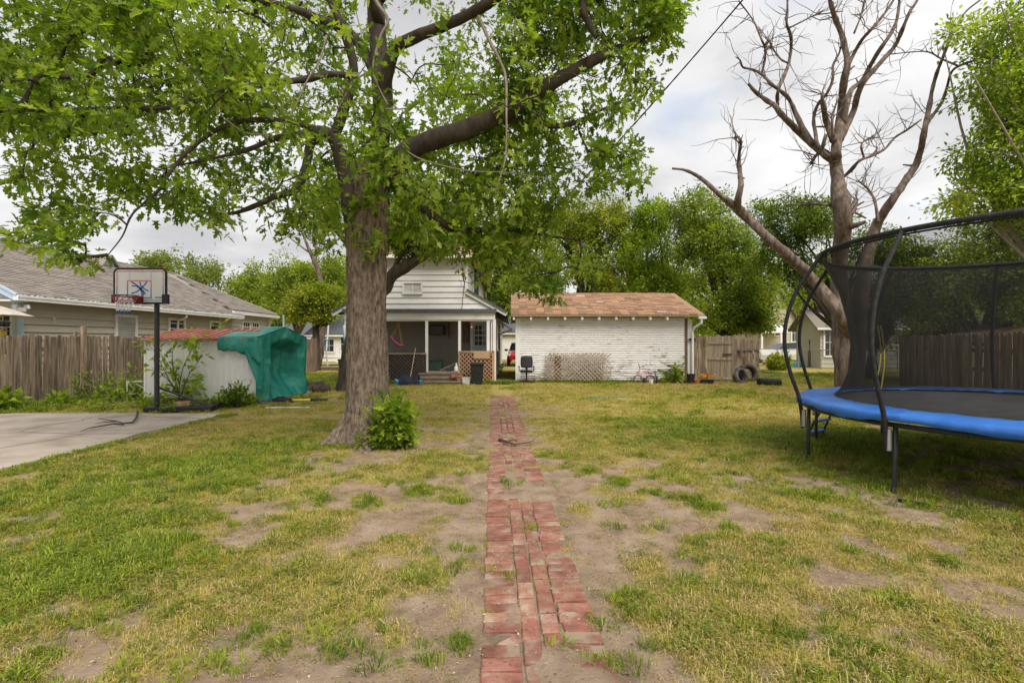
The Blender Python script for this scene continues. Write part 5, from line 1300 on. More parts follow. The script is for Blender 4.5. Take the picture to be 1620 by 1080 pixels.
# part folded over the roof and hanging down the long side as a triangle
P = []
for i in range(13):
    t = i / 12
    row = []
    for j in range(25):
        s = j / 24
        u = Lw + .09 - 1.0 * s
        hang = .34 + .34 * max(0, 1 - s * 1.6) ** 1.3 + .02 * math.sin(s * 31)
        if t < .5: q = t / .5; row.append(SP(u, .55 * (1 - q) - .12 * q, ev + .062 + .145 * (1 - q)))
        else: q = (t - .5) / .5; row.append(SP(u + .10 * q * (1 - s), -.12 - .02 * math.sin(PI * q) - .03 * math.sin(s * 14) * q + .06 * (float(fbm(s * 9, q * 4, 2.0, 3)) - .5), ev + .062 - hang * q))
    P.append(row)
b = MB(); b.grid(P); b.build('roof_fold', M['tarp'], tp, smooth=True, solid=.006)
P = [[SP(Lw + .12, dp * (s) - .05, ev + .07 + (rg + .02 - ev) * (1 - abs(2 * s - 1))) for s in np.linspace(0, 1, 21)], [SP(Lw - .35 + .1 * math.sin(s * 9), dp * (s) - .05, ev + .07 + (rg + .02 - ev) * (1 - abs(2 * s - 1))) for s in np.linspace(0, 1, 21)]]
b = MB(); b.grid(P); b.build('roof_edge', M['tarp'], tp, smooth=True, solid=.008)
t = MB(); t.tube([SP(Lw + .02, dp / 2 + .05, rg), SP(Lw - .02, dp / 2 + .1, rg + .42)], .022, 6); tag(t.build('pale_pole', M['bluewhite']), 'thin pale pole sticking up behind the shed ridge', 'pole')
# junk in front of the shed
def junk(name, m, label, cat, fn, **kw):
    b = MB(); fn(b); return tag(b.build(name, m, **kw), label, cat)
def lump(b, c, r, h, seed=0, n=10):
    rr = random.Random(seed); prof = [(0, h), (.45, h * .96), (.8, h * .7), (1, h * .25), (.95, 0)]
    vs = []; fs = []
    for q, z in prof:
        for k in range(n): a = 2 * PI * k / n; s_ = 1 + rr.gauss(0, .13); vs.append((c[0] + r[0] * q * s_ * math.cos(a), c[1] + r[1] * q * s_ * math.sin(a), c[2] + z * (1 + rr.gauss(0, .08))))
    for i in range(len(prof) - 1):
        for k in range(n): fs.append((i * n + k, (i + 1) * n + k, (i + 1) * n + (k + 1) % n, i * n + (k + 1) % n))
    b.add(vs, fs)
p = G(446, 637); junk('black_bag', M['black_plastic'], 'crumpled black bag on the ground in front of the green tarp', 'bag', lambda b: lump(b, (p[0], p[1], 0), (.27, .14), .16, 3), smooth=True)
p2 = G(491, 636)
ax = thing('yellow_tool', 'long handled tool with a yellow and black grip lying by the tarp', 'tool', (p2[0], p2[1], 0))
b = MB(); b.tube([(p2[0] - .5, p2[1], .05), (p2[0] + .0, p2[1] + .02, .06)], .03, 8); b.build('handle', M['yellow'], ax)
b = MB(); b.tube([(p2[0], p2[1] + .02, .06), (p2[0] + .42, p2[1] + .05, .05)], .035, 8); b.build('head', M['black_plastic'], ax)
p3 = G(454, 647); junk('white_rod', M['white_plastic'], 'thin white rod lying on the grass in front of the shed', 'rod', lambda b: b.tube([(p3[0] - .48, p3[1], .035), (p3[0] + .5, p3[1] + .05, .03)], .016, 6))
p4 = G(437, 641); me_b = MB().box((0, 0, 0), (.26, .11, .07)).mesh('brick', M['brick_path'])
o = link('loose_brick', me_b); o.location = (p4[0], p4[1], .04); tag(o, 'red brick lying in the dirt in front of the black bag', 'brick')
o = link('loose_brick', me_b); p4 = G(415, 640); o.location = (p4[0], p4[1], .04); o.rotation_euler = (0, 0, .3); tag(o, 'red brick lying against the shed corner post', 'brick')
for k, (a, c_) in enumerate((((478, 640), (548, 637)), ((482, 631), (490, 624)), ((462, 629), (492, 628)))):
    A, C_ = G(*a), G(*c_); junk('scrap_board', M['old_wood'], ['long scrap board lying flat right of the yellow tool', 'short scrap board propped on the debris right of the tarp', 'scrap board lying along the foot of the green tarp'][k], 'board', lambda b: b.bar((A[0], A[1], .03), (C_[0], C_[1], .04 + .06 * (k == 1)), .12, .03))
for k, (px, py) in enumerate(((492, 622), (500, 619), (508, 622))):
    A = G(px, py); junk('rotten_log', M['bark_dark'], ['leftmost of the three brown logs right of the green tarp', 'middle of the three brown logs right of the green tarp', 'rightmost of the three brown logs right of the green tarp'][k], 'log', lambda b: b.tube([(A[0] - .22, A[1] - .1, .12 + .06 * (k == 1)), (A[0] + .22, A[1] + .15, .13 + .06 * (k == 1))], [.13, .12], 9))
lf = thing('metal_rack', 'white metal rack leaning between the shed and the board fence', 'frame', G(216, 632))
g0 = G(201, 636); g1 = G(231, 633)
b = MB()
for a, c_ in (((0, .02), (0, .52)), ((0, .52), (1, .5)), ((1, .5), (1, .02)), ((.05, .5), (.85, .03)), ((.3, .5), (.95, .3)), ((0, .2), (.5, .2))):
    f_ = lambda q: (g0[0] + (g1[0] - g0[0]) * q[0], g0[1] + (g1[1] - g0[1]) * q[0], q[1]); b.tube([f_(a), f_(c_)], .018, 6)
b.build('frame', M['white_paint'], lf)
t = MB(); A = G(494, 586); t.tube([(A[0] - .35, A[1] - .8, .95), (A[0] + .25, A[1] - 1.2, .04)], .02, 6); tag(t.build('leaning_stick', M['lattice_grey']), 'grey stick leaning on the far end of the left board fence', 'stick')

# fallen branch on the slab, twig on the path, hose, rope
def branch_thing(name, label, cat, polys, m, z0=.06):
    b = MB()
    for P_, r0 in polys:
        Q = [G(*q) for q in P_]; n_ = len(Q); b.tube([(q[0], q[1], z0 + .02 * math.sin(i * 1.7) ** 2) for i, q in enumerate(Q)], [r0 * (1 - .75 * i / (n_ - 1)) for i in range(n_)], 6)
    return tag(b.build(name, m), label, cat)
branch_thing('fallen_branch', 'dead forked branch lying on the concrete slab', 'branch', [([(218, 656), (216, 668), (210, 675), (196, 678), (184, 673), (172, 672), (155, 669)], .022), ([(196, 678), (180, 679), (160, 681), (140, 686), (127, 691)], .018), ([(184, 673), (165, 676), (150, 677)], .012)], M['twig'], .08)
branch_thing('fallen_twig', 'dark twig lying across the brick path', 'twig', [([(790, 698), (800, 703), (815, 706), (832, 705), (845, 700)], .022), ([(800, 703), (812, 700), (822, 703)], .012)], M['twig'], .03)
branch_thing('garden_hose', 'pale green hose lying in the grass in front of the garage', 'hose', [([(924, 631), (945, 632), (965, 631), (985, 632), (1003, 630)], .014)], M['tarp'], .05)
branch_thing('ground_rope', 'black rope lying in the grass below the trampoline edge', 'rope', [([(1420, 795), (1450, 803), (1480, 806), (1510, 812), (1545, 824), (1580, 831), (1625, 840)], .015)], M['black_foam'], .03)

# ------------------------------------------------------------------ tyres, pots, brush pile
def tyre(name, label, c, R_, r_, M3, m):
    o = thing(name, label, 'tyre', (c[0], c[1], 0)); b = MB(); prof = []
    n = 28; wdt = r_ * 1.5
    prof = [(R_ * .62, -wdt * .7), (R_ * .70, -wdt), (R_ * .92, -wdt * .96), (R_, -wdt * .7), (R_, wdt * .7), (R_ * .92, wdt * .96), (R_ * .70, wdt), (R_ * .62, wdt * .7), (R_ * .66, 0)]
    vs = []; fs = []; k_ = len(prof)
    for i in range(n):
        a = 2 * PI * i / n
        for (r, z) in prof: v = M3 @ Vector((r * math.cos(a), r * math.sin(a), z)); vs.append((v.x + c[0], v.y + c[1], v.z + c[2]))
    for i in range(n):
        for j in range(k_): fs.append((i * k_ + j, ((i + 1) % n) * k_ + j, ((i + 1) % n) * k_ + (j + 1) % k_, i * k_ + (j + 1) % k_))
    b.add(vs, fs); b.build('tread', m, o, smooth=True)
    b = MB()
    for i in range(n):
        a = 2 * PI * i / n
        for s in (-1, 0, 1):
            v = M3 @ Vector(((R_ + .004) * math.cos(a + .05 * s), (R_ + .004) * math.sin(a + .05 * s), s * wdt * .45)); R3 = M3 @ Matrix.Rotation(a, 3, 'Z')
            cs = [R3 @ Vector((dx_ * .008, dy_ * .022, dz_ * wdt * .17)) + v + Vector(c) for dx_ in (-1, 1) for dy_ in (-1, 1) for dz_ in (-1, 1)]
            b.add(cs, [(4, 5, 7, 6), (0, 4, 6, 2), (1, 3, 7, 5), (0, 1, 5, 4), (2, 6, 7, 3)])
    b.build('tread_block', m, o, kind='stuff')
RX = lambda a: Matrix.Rotation(a, 3, 'X'); RY = lambda a: Matrix.Rotation(a, 3, 'Y'); RZ = lambda a: Matrix.Rotation(a, 3, 'Z')
tyre('car_tyre', 'dusty grey tyre leaning on the open wooden gate', (8.35, 18.5, .27), .31, .078, RZ(.35) @ RY(.42) @ RX(PI / 2 - .25), M['rubber_grey'])
tyre('car_tyre', 'muddy brown tyre propped upright behind the grey tyre', (9.0, 19.3, .33), .355, .10, RZ(.1) @ RX(PI / 2 - .3), M['rubber_brown'])
tyre('car_tyre', 'dark tyre lying flat on the grass right of the leaning tyres', (8.95, 17.6, .13), .38, .085, RY(.05), M['rubber'])
b = MB(); A = Vector(W(1093, 600, 18.2)); bp_ = thing('black_pot', 'tall black plastic pot by the white garage corner board', 'pot', (A.x, A.y, 0))
b.lathe((A.x, A.y, 0), [(0, 0), (.11, 0), (.145, .36), (.155, .36), (.155, .385), (.13, .385), (.12, .33), (0, .33)], 16); b.build('pot', M['black_plastic'], bp_); b = MB(); b.lathe((A.x, A.y, .331), [(0, .01), (.118, 0)], 12); b.build('soil', M['soil'], bp_)
b = MB(); A = Vector(W(1103, 600, 18.05)); tp_ = thing('terracotta_pot', 'small terracotta pot beside the tall black pot', 'pot', (A.x, A.y, 0))
b.lathe((A.x, A.y, 0), [(0, 0), (.075, 0), (.11, .16), (.125, .16), (.125, .21), (.105, .21), (.1, .15), (0, .15)], 16); b.build('pot', M['terracotta'], tp_); b = MB(); b.lathe((A.x, A.y, .151), [(0, .01), (.098, 0)], 12); b.build('soil', M['soil'], tp_)
for k, px in enumerate((1113, 1124)):
    A = Vector(W(px, 600, 18.0)); fp = thing('flower_pot', ['dark pot of orange flowers next to the terracotta pot', 'dark pot of orange flowers next to the wooden gate'][k], 'flower pot', (A.x, A.y, 0))
    b = MB(); b.lathe((A.x, A.y, 0), [(0, 0), (.09, 0), (.13, .19), (.12, .19), (.1, .15), (0, .15)], 14); b.build('pot', M['black_plastic'], fp)
    n_ = 46; a = rng.uniform(0, 2 * PI, n_); V, fl, tot, kk = leaves_np(np.stack([A.x + .09 * np.cos(a), A.y + .09 * np.sin(a), .17 + rng.uniform(0, .22, n_)], 1), np.stack([np.cos(a), np.sin(a), rng.normal(.3, .3, n_)], 1), rng.normal(0, .4, (n_, 3)) + [0, 0, 1], rng.uniform(.05, .12, n_), OVAL, OVAL_F)
    link('foliage', np_mesh('foliage', V, fl, tot, M['leaf_mid'], np.repeat(rng.uniform(0, 1, n_), kk)), fp)
    for i in range(6):
        a = random.uniform(0, 2 * PI); c_ = (A.x + .12 * math.cos(a), A.y - .06 + .1 * math.sin(a), .30 + random.uniform(0, .14)); b = MB()
        for q in range(5): aa = q * 2 * PI / 5; b.add([c_, (c_[0] + .035 * math.cos(aa), c_[1] - .02, c_[2] + .035 * math.sin(aa)), (c_[0] + .045 * math.cos(aa + .6), c_[1] - .025, c_[2] + .045 * math.sin(aa + .6)), (c_[0] + .035 * math.cos(aa + 1.2), c_[1] - .02, c_[2] + .035 * math.sin(aa + 1.2))], [(0, 1, 2, 3)])
        b.build('flower', M['flower'], fp)
b = MB()
for i in range(46):
    A = Vector((9.2 + random.gauss(0, .5), 20.4 + random.gauss(0, .4), random.uniform(.05, .6))); d_ = Vector((random.gauss(.5, .6), random.gauss(0, .3), random.gauss(-.05, .25))) * random.uniform(.6, 1.1)
    b.tube([A - d_ * .6, A + Vector((0, 0, random.gauss(.03, .05))), A + d_ * .7], [random.uniform(.008, .02), .01, .004], 5)
tag(b.build('brush_pile', M['twig_pale'], kind='stuff'), 'heap of dry cut branches behind the tyres')

# ------------------------------------------------------------------ trampoline
TC = Vector((6.02, 5.92, 0)); RB, RM = 2.30, 1.93; RZ0 = .80
tr = thing('trampoline', 'large round trampoline with blue pad and black safety net', 'trampoline', TC)
def tp_at(a, r, z): return (TC.x + r * math.cos(a), TC.y + r * math.sin(a), z)
b = MB(); b.tube([tp_at(a, RB - .04, .70) for a in np.linspace(0, 2 * PI, 73)[:-1]], .026, 8, closed=True); b.build('frame_ring', M['black_metal'], tr)
b = MB(); n_ = 72
ring = [[tp_at(a, r, RZ0 - .012 - .045 * (1 - (r / RM) ** 2) + .003 * math.sin(a * 5)) for a in np.linspace(0, 2 * PI, n_ + 1)] for r in (.02, .5, 1.0, 1.5, 1.8, RM + .02)]
b.grid(ring); b.build('jump_mat', M['jump_mat'], tr, smooth=True)
angs = [math.radians(199 - 36.5 * k) for k in range(9)] + [math.radians(235)]
b = MB()
prof = [(RM - .03, RZ0 + .006), (RM + .0, RZ0 + .022), (RM + .19, RZ0 + .030), (RB, RZ0 + .012), (RB + .030, RZ0 - .010), (RB + .030, RZ0 - .050)]
pad = [[tp_at(a, r + (.004 * math.sin(a * 27) + .005 * math.sin(a * 61 + 2 * math.sin(a * 7))) * (k / 5), z - sum(.016 * math.exp(-((a - (q_ % (2 * PI))) / .014) ** 2) for q_ in angs) + .003 * math.sin(a * 19 + k) + .004 * math.sin(a * 53 + 2 * k + 2 * math.sin(a * 11)) - (.02 * (1 + math.sin(a * 10 + .4)) if k == 5 else 0)) for a in np.linspace(0, 2 * PI, 361)] for k, (r, z) in enumerate(prof)]
b.grid(pad); b.build('pad', M['blue_vinyl'], tr, smooth=True, solid=.012)
POLE = [(RB + .02, .42), (RB + .035, .62), (RB + .075, .85), (RB + .17, 1.15), (RB + .235, 1.5), (RB + .21, 1.85), (RB + .10, 2.2), (RB - .05, 2.45), (RB - .16, 2.62), (RB - .22, 2.70)]
for a in angs:
    b = MB(); b.tube([tp_at(a, q[0], q[1]) for q in smooth_path([[r, z, 0, 0] for r, z in POLE], 4)], .024, 10); b.build('pole', M['black_foam'], tr, smooth=True)
    b = MB(); b.tube([tp_at(a + .02, RB - .04, .70), tp_at(a + .02, RB - .03, .35), tp_at(a + .02, RB - .03, .10), tp_at(a + .015, RB - .02, .05), tp_at(a + .03, RB - .0, .015)], .022, 8); lg = b.build('leg', M['black_metal'], tr, smooth=True)
    b = MB(); b.tube([tp_at(a + .005, RB + .012, .44), tp_at(a + .005, RB + .012, .66)], .03, 8); b.build('clamp', M['steel'], lg)
RT = RB - .22
b = MB(); b.tube([tp_at(a, RT, 2.70) for a in np.linspace(0, 2 * PI, 81)[:-1]], .029, 8, closed=True); b.build('top_ring', M['black_foam'], tr, smooth=True)
b = MB(); b.tube([tp_at(a, RT - .02, 2.66) for a in np.linspace(0, 2 * PI, 81)[:-1]], .010, 6, closed=True); b.build('net_hem', M['black_foam'], tr)
def netalpha(t, n, L, ms):
    """threads cover more of the view where the sheet is seen at a slant"""
    g = n('ShaderNodeNewGeometry'); d = n('ShaderNodeVectorMath', operation='DOT_PRODUCT'); L(g.outputs['Normal'], d.inputs[0]); L(g.outputs['Incoming'], d.inputs[1])
    ab = n('ShaderNodeMath', operation='ABSOLUTE'); L(d.outputs['Value'], ab.inputs[0])
    mr = n('ShaderNodeMapRange'); mr.inputs[1].default_value = .05; mr.inputs[2].default_value = .92; mr.inputs[3].default_value = .98; mr.inputs[4].default_value = .46; L(ab.outputs[0], mr.inputs[0]); L(mr.outputs[0], ms.inputs[0])
M['net'] = mat('safety_net', [(.4, (.010, .010, .011)), (.7, (.018, .018, .019))], scale=4, rough=.8, alpha=netalpha)
NP = [(RM - .02, RZ0 + .03), (RM - .10, .95), (RM - .17, 1.15), (RM - .20, 1.5), (RM - .16, 1.85), (RM - .08, 2.2), (RM + .02, 2.45), (RT - .015, 2.68)]
b = MB(); b.grid([[tp_at(a, r - (.035 * (1 - abs(math.cos((a - angs[0]) / math.radians(36.5) * PI))) + .02 * (float(fbm(a * 9, z * 1.2, 3.0, 3)) - .5)) * (1 - (k / 7) ** 2), z) for a in np.linspace(0, 2 * PI, 121)] for k, (r, z) in enumerate(NP)]); b.build('net', M['net'], tr, smooth=True)
b = MB()
for da, ph in ((0, 0), (.055, 1.2)):
    aa = math.radians(104) + da; P = [tp_at(aa + .018 * math.sin(3 * q + ph), RM - .12 - .08 * math.sin(PI * q) - .02, .84 + .95 * q) for q in np.linspace(0, 1, 14)]
    for p_, q_ in zip(P[:-1], P[1:]): b.bar(p_, q_, .022, .006, up=(-math.cos(aa), -math.sin(aa), 0))
b.build('zip_strip', M['yellow'], tr)
la = thing('trampoline_ladder', 'short black ladder with blue steps leaning under the trampoline edge', 'ladder', (4.1, 7.55, 0))
l0, l1 = Vector((4.92, 7.72, .72)), Vector((4.84, 8.12, .02)); sd2 = Vector((.55, .35, 0)).normalized() * .20
for s in (-1, 1): b = MB(); b.tube([l0 + sd2 * s * .8, l1 + sd2 * s * 1.25], .016, 6); b.build('rail', M['black_metal'], la)
for q in (.28, .58, .85): c_ = l0.lerp(l1, q); b = MB(); b.bar(c_ - sd2 * (.85 + .3 * q), c_ + sd2 * (.85 + .3 * q), .09, .025); b.build('step', M['blue_vinyl'], la)

# ------------------------------------------------------------------ far houses, cars and yards
def simple_house(name, label, x0, x1, y0, y1, eave, ridge, ridge_dir, wm, rm, sid=.25, over=.35, planks=True, wins=(), door=None):
    o = thing(name, label, 'house', ((x0 + x1) / 2, y0, 0))
    b = MB(); b.bb(x0, x1, y0, y1, 0, eave)
    if ridge_dir == 'Y': b.prism([(x0, y0, eave), (x1, y0, eave), ((x0 + x1) / 2, y0, ridge - .05)], (0, .15, 0))
    else:
        for x in (x0, x1 - .15): b.prism([(x, y0, eave), (x, y1, eave), (x, (y0 + y1) / 2, ridge - .05)], (.15, 0, 0))
    wl = b.build('wall', wm, o)
    if planks:
        pm = plank_mesh('plank', x1 - x0 - .02, sid, wm, 'Y'); k = 0
        while (k + 1) * sid * .97 < eave: piece('plank', pm, wl, ((x0 + x1) / 2, y0, .05 + k * sid * .97)); k += 1
        if ridge_dir == 'Y':
            z = eave
            while z < ridge - .3:
                q = 1 - (z + sid - eave) / (ridge - .05 - eave)
                if q > .05: piece('plank', plank_mesh('plank', (x1 - x0) * q, sid, wm, 'Y'), wl, ((x0 + x1) / 2, y0, z))
                z += sid * .97
    b = MB(); v = over
    if ridge_dir == 'Y':
        c = (x0 + x1) / 2; sl = (ridge - eave) / (c - x0)
        b.prism([(x0 - v, y0 - v, eave - v * sl), (c, y0 - v, ridge), (c, y1 + v, ridge), (x0 - v, y1 + v, eave - v * sl)], (0, 0, .1)); b.prism([(c, y0 - v, ridge), (x1 + v, y0 - v, eave - v * sl), (x1 + v, y1 + v, eave - v * sl), (c, y1 + v, ridge)], (0, 0, .1))
    else:
        c = (y0 + y1) / 2; sl = (ridge - eave) / (c - y0)
        b.prism([(x0 - v, y0 - v, eave - v * sl), (x1 + v, y0 - v, eave - v * sl), (x1 + v, c, ridge), (x0 - v, c, ridge)], (0, 0, .1)); b.prism([(x1 + v, y1 + v, eave - v * sl), (x0 - v, y1 + v, eave - v * sl), (x0 - v, c, ridge), (x1 + v, c, ridge)], (0, 0, .1))
    b.build('roof', rm, o)
    b = MB(); b.bb(x0 - v, x1 + v, y0 - v - .03, y0 - v, eave - v * .4 - .1, eave - v * .4 + .02)
    if ridge_dir == 'X': b.build('fascia', M['white_paint'], o)
    for (wx, wz, ww, wh_) in wins: window(o, (wx, y0 - .024, wz), ww, wh_, 'Y', frame=.1, bars=(1, 1))
    if door:
        b = MB(); b.bb(door[0], door[1], y0 - .06, y0 - .022, 0, 2.0); d_ = b.build('door', door[2], o); b = MB(); b.lathe((door[1] - .1, y0 - .08, 1), [(0, -.03), (.04, 0), (0, .03)], 6); b.build('handle', M['steel'], d_)
    return o
def xp(px, y): return (px - 810) / F * y
h1 = simple_house('white_cottage', 'small white cottage with a dark grey roof left of the big tree', xp(492, 38), xp(575, 38), 38, 46, 2.15, 3.65, 'X', M['white_siding'], M['shingle_dark'], wins=((xp(548, 38), 1.35, .8, 1.0), (xp(521, 38), 1.25, .7, .9)), door=(xp(531, 38), xp(540, 38), M['white_paint']))
h1b = simple_house('white_cottage', 'low white outbuilding with a dark roof behind the shed', xp(440, 46), xp(497, 46), 46, 52, 2.0, 3.3, 'X', M['white_siding'], M['shingle_dark'], planks=False, wins=((xp(480, 46), 1.3, .8, .9),))
h2 = simple_house('beige_house', 'two storey beige house with a gable behind the chain link fence', xp(1200, 46), xp(1262, 46), 46, 54, 3.3, 6.2, 'Y', mat('beige_stucco', [(.3, (.42, .38, .28)), (.7, (.48, .44, .33))], scale=1), M['shingle_dark'], planks=True, wins=((xp(1257, 46), 2.3, .5, 1.5), (xp(1234, 46), 2.6, .9, 1.0)))
b = MB(); b.prism([(xp(1198, 46), 44.6, 2.45), (xp(1233, 46), 44.6, 2.45), (xp(1233, 46), 46, 3.0), (xp(1198, 46), 46, 3.0)], (0, 0, .12)); b.bb(xp(1198, 46), xp(1233, 46), 44.58, 44.62, 2.3, 2.5)
for q in (1201, 1231): b.bb(xp(q, 45), xp(q, 45) + .15, 44.6, 44.75, 0, 2.4)
b.build('porch', M['white_paint'], h2)
h4 = simple_house('grey_cottage', 'grey beige sided cottage just left of the trampoline net', xp(1297, 29), xp(1425, 29), 29, 31.4, 2.45, 3.4, 'X', mat('grey_beige_siding', [(.3, (.40, .38, .33)), (.7, (.47, .45, .40))], scale=1), M['shingle_grey'], wins=((xp(1312, 29), 1.5, .55, 1.5),))
h5 = simple_house('tan_garage', 'tan neighbour garage gable beyond the dark board fence', 15.6, 22.6, 17, 19.6, 1.75, 2.5, 'Y', mat('tan_stucco', [(.3, (.50, .41, .31)), (.7, (.56, .47, .37))], scale=1), M['brown_trim'], planks=False, wins=((19.0, 1.2, .6, .5),))
h6 = simple_house('far_white_garage', 'white garage with a wide door beyond the gap between the houses', xp(765, 44), xp(850, 44), 44, 50, 2.4, 3.5, 'X', M['white_siding'], M['shingle_dark'], planks=False, door=(xp(793, 44), xp(830, 44), M['white_paint']), wins=((xp(775, 44), 1.5, .6, .8),))

def car(name, label, m, loc, rz, L=4.5, wd=1.8, ht=1.5):
    """sedan-like car: body loft with cabin, wheels, lamps, mirrors"""
    o = thing(name, label, 'car', loc); Mx = Matrix.Translation(loc) @ Matrix.Rotation(rz, 4, 'Z')
    T = lambda p: tuple(Mx @ Vector(p))
    secs = [(-L / 2, .42, .66, .72), (-L / 2 + .12, .25, .86, .86), (-L * .28, .22, .96, .93), (-L * .12, .22, 1.0, .97), (L * .2, .22, 1.02, .97), (L * .40, .22, 1.0, .92), (L / 2 - .1, .25, .96, .84), (L / 2, .45, .8, .70)]
    b = MB(); P = []
    for (x, zb, zt, k) in secs:
        hw = wd / 2 * k; P.append([T((x, s * hw * q, z)) for s, q, z in ((-1, .9, zb), (-1, 1, (zb + zt) / 2), (-1, .95, zt), (-1, .6, zt + .03), (1, .6, zt + .03), (1, .95, zt), (1, 1, (zb + zt) / 2), (1, .9, zb))])
    b.grid(P); b.add(P[0], [tuple(range(8))]); b.add(P[-1], [tuple(range(7, -1, -1))]); body = b.build('body', m, o, smooth=False)
    cb_ = [(-L * .20, .97, .80), (-L * .05, ht - .06, .70), (L * .16, ht, .69), (L * .30, ht - .1, .68), (L * .42, .98, .74)]
    b = MB(); P = [[T((x, -wd / 2 * k, z if i else z)), T((x, wd / 2 * k, z))] for i, (x, z, k) in enumerate(cb_)]
    base = [[T((x, -wd / 2 * .88, .95)), T((x, wd / 2 * .88, .95))] for (x, z, k) in cb_]
    b.grid(P[1:4]); b.build('roof', m, o)
    b = MB(); b.grid(P[0:2]); b.grid(P[3:5])
    for s in (0, 1):
        b.grid([[r[s] for r in base], [r[s] for r in P]])
    b.build('windscreen', M['glass'], o)
    for x in (-L * .31, L * .30):
        for s in (-1, 1):
            b = MB(); b.tube([T((x, s * (wd / 2 - .17), .32)), T((x, s * (wd / 2 + .01), .32))], .32, 18); w_ = b.build('wheel', M['rubber'], o)
            b = MB(); b.tube([T((x, s * (wd / 2 + .008), .32)), T((x, s * (wd / 2 + .022), .32))], .2, 12); b.build('rim', M['steel'], w_)
    for s in (-1, 1):
        b = MB(); b.box((0, 0, 0), (.05, .34, .14)); me = b.mesh('headlight', M['white_plastic']); q = bpy.data.objects.new('headlight', me); COL.objects.link(q); q.parent = o; q.matrix_parent_inverse = base_mat(o).inverted(); q.matrix_basis = Mx @ Matrix.Translation((-L / 2 + .10, s * .58, .74))
        b = MB(); b.box((0, 0, 0), (.05, .34, .16)); me = b.mesh('taillight', M['red']); q = bpy.data.objects.new('taillight', me); COL.objects.link(q); q.parent = o; q.matrix_parent_inverse = base_mat(o).inverted(); q.matrix_basis = Mx @ Matrix.Translation((L / 2 - .06, s * .6, .8))
        b = MB(); b.box((0, 0, 0), (.1, .2, .13)); me = b.mesh('mirror', M['black_plastic']); q = bpy.data.objects.new('mirror', me); COL.objects.link(q); q.parent = o; q.matrix_parent_inverse = base_mat(o).inverted(); q.matrix_basis = Mx @ Matrix.Translation((-L * .12, s * (wd / 2 + .08), 1.0))
    b = MB(); b.add([T((-L / 2 - .005, -.5, .5)), T((-L / 2 - .005, .5, .5)), T((-L / 2 - .005, .5, .62)), T((-L / 2 - .005, -.5, .62))], [(0, 1, 2, 3)]); b.build('grille', M['black_plastic'], o)
    return o
car('red_car', 'red car half hidden behind the left garage corner', M['car_red'], (.58, 33.2, 0), PI / 2, wd=1.75)
car('white_car', 'white car parked beyond the chain link fence', M['car_white'], (20.0, 37.2, 0), .05)
# chain link fence on the right
cf = thing('chain_link_fence', 'low chain link fence between the yards on the right', 'fence', (16, 27, 0))
A, B_ = Vector((xp(1198, 30), 30, 0)), Vector((xp(1420, 25), 25.0, 0))
k = 6
for i in range(k + 1): p = A.lerp(B_, i / k); b = MB(); b.tube([(p.x, p.y, 0), (p.x, p.y, 1.12)], .028, 8); b.build('post', M['steel'], cf)
b = MB(); b.tube([(A.x, A.y, 1.1), (B_.x, B_.y, 1.1)], .022, 6); b.build('top_rail', M['steel'], cf)
b = MB(); L_ = (B_ - A).length; q = 0.; dv = (B_ - A).normalized()
while q < L_:
    for s in (1, -1):
        p = A + dv * q; r_ = A + dv * min(L_, max(0, q + s * 1.05)); b.bar((p.x, p.y, .03), (r_.x, r_.y, 1.08), .006, .006)
    q += .1
b.build('mesh', M['steel'], cf, kind='stuff')
pl = thing('paddling_pool', 'small blue paddling pool by the chain link fence', 'paddling pool', (xp(1252, 31), 31, 0))
b = MB(); b.lathe((xp(1252, 31), 31, 0), [(0, .02), (.5, .02), (.52, .26), (.56, .29), (.60, .26), (.56, 0)], 28); b.build('wall', M['pool_blue'], pl)
b = MB(); b.lathe((xp(1252, 31), 31, .2), [(0, 0), (.515, 0)], 24); b.build('water', mat('pool_water', [(.4, (.10, .34, .42)), (.6, (.14, .40, .48))], rough=.05), pl)
# net play set far left
ps = thing('play_trampoline', 'small play trampoline with blue padded poles left of the big tree', 'trampoline', (xp(520, 32), 32, 0))
c_ = Vector((xp(523, 32), 33.0, 0)); 
b = MB(); b.tube([(c_.x + 1.0 * math.cos(a), c_.y + 1.0 * math.sin(a), .55) for a in np.linspace(0, 2 * PI, 33)[:-1]], .05, 6, closed=True); b.build('frame_ring', M['white_plastic'], ps)
b = MB(); b.grid([[(c_.x + r * math.cos(a), c_.y + r * math.sin(a), .56) for a in np.linspace(0, 2 * PI, 33)] for r in (.02, .95)]); b.build('jump_mat', M['jump_mat'], ps)
for k in range(6):
    a = k * PI / 3 + 3.5; b = MB(); b.tube([(c_.x + r * math.cos(a), c_.y + r * math.sin(a), z) for r, z in ((1.05, .02), (1.12, .5), (1.2, 1.0), (1.12, 1.5), (1.0, 2.2), (.95, 2.6))], .05, 7); b.build('pole', M['blue'] if k in (4, 5, 0) else M['white_plastic'], ps)
b = MB()
for z in (1.25, 1.45, 1.62): b.tube([(c_.x + 1.12 * math.cos(a), c_.y + 1.12 * math.sin(a), z) for a in np.linspace(3.4, 4.6, 9)], .05, 5)
b.build('band', M['blue'], ps)
dk = thing('low_deck', 'low brown wooden deck on the grass behind the big tree', 'deck', (xp(525, 27), 27, 0))
b = MB(); b.bb(xp(508, 27), xp(545, 27), 27, 28.2, .02, .16); b.build('base', M['brown_trim'], dk)
for i in range(8): b = MB(); b.bb(xp(508, 27) - .03, xp(545, 27) + .03, 26.97 + i * .155, 27.11 + i * .155, .161, .19); b.build('board', M['old_wood'], dk)
tb2 = thing('dark_tub', 'dark plastic tub beside the low wooden deck', 'tub', (xp(543, 26), 26, 0))
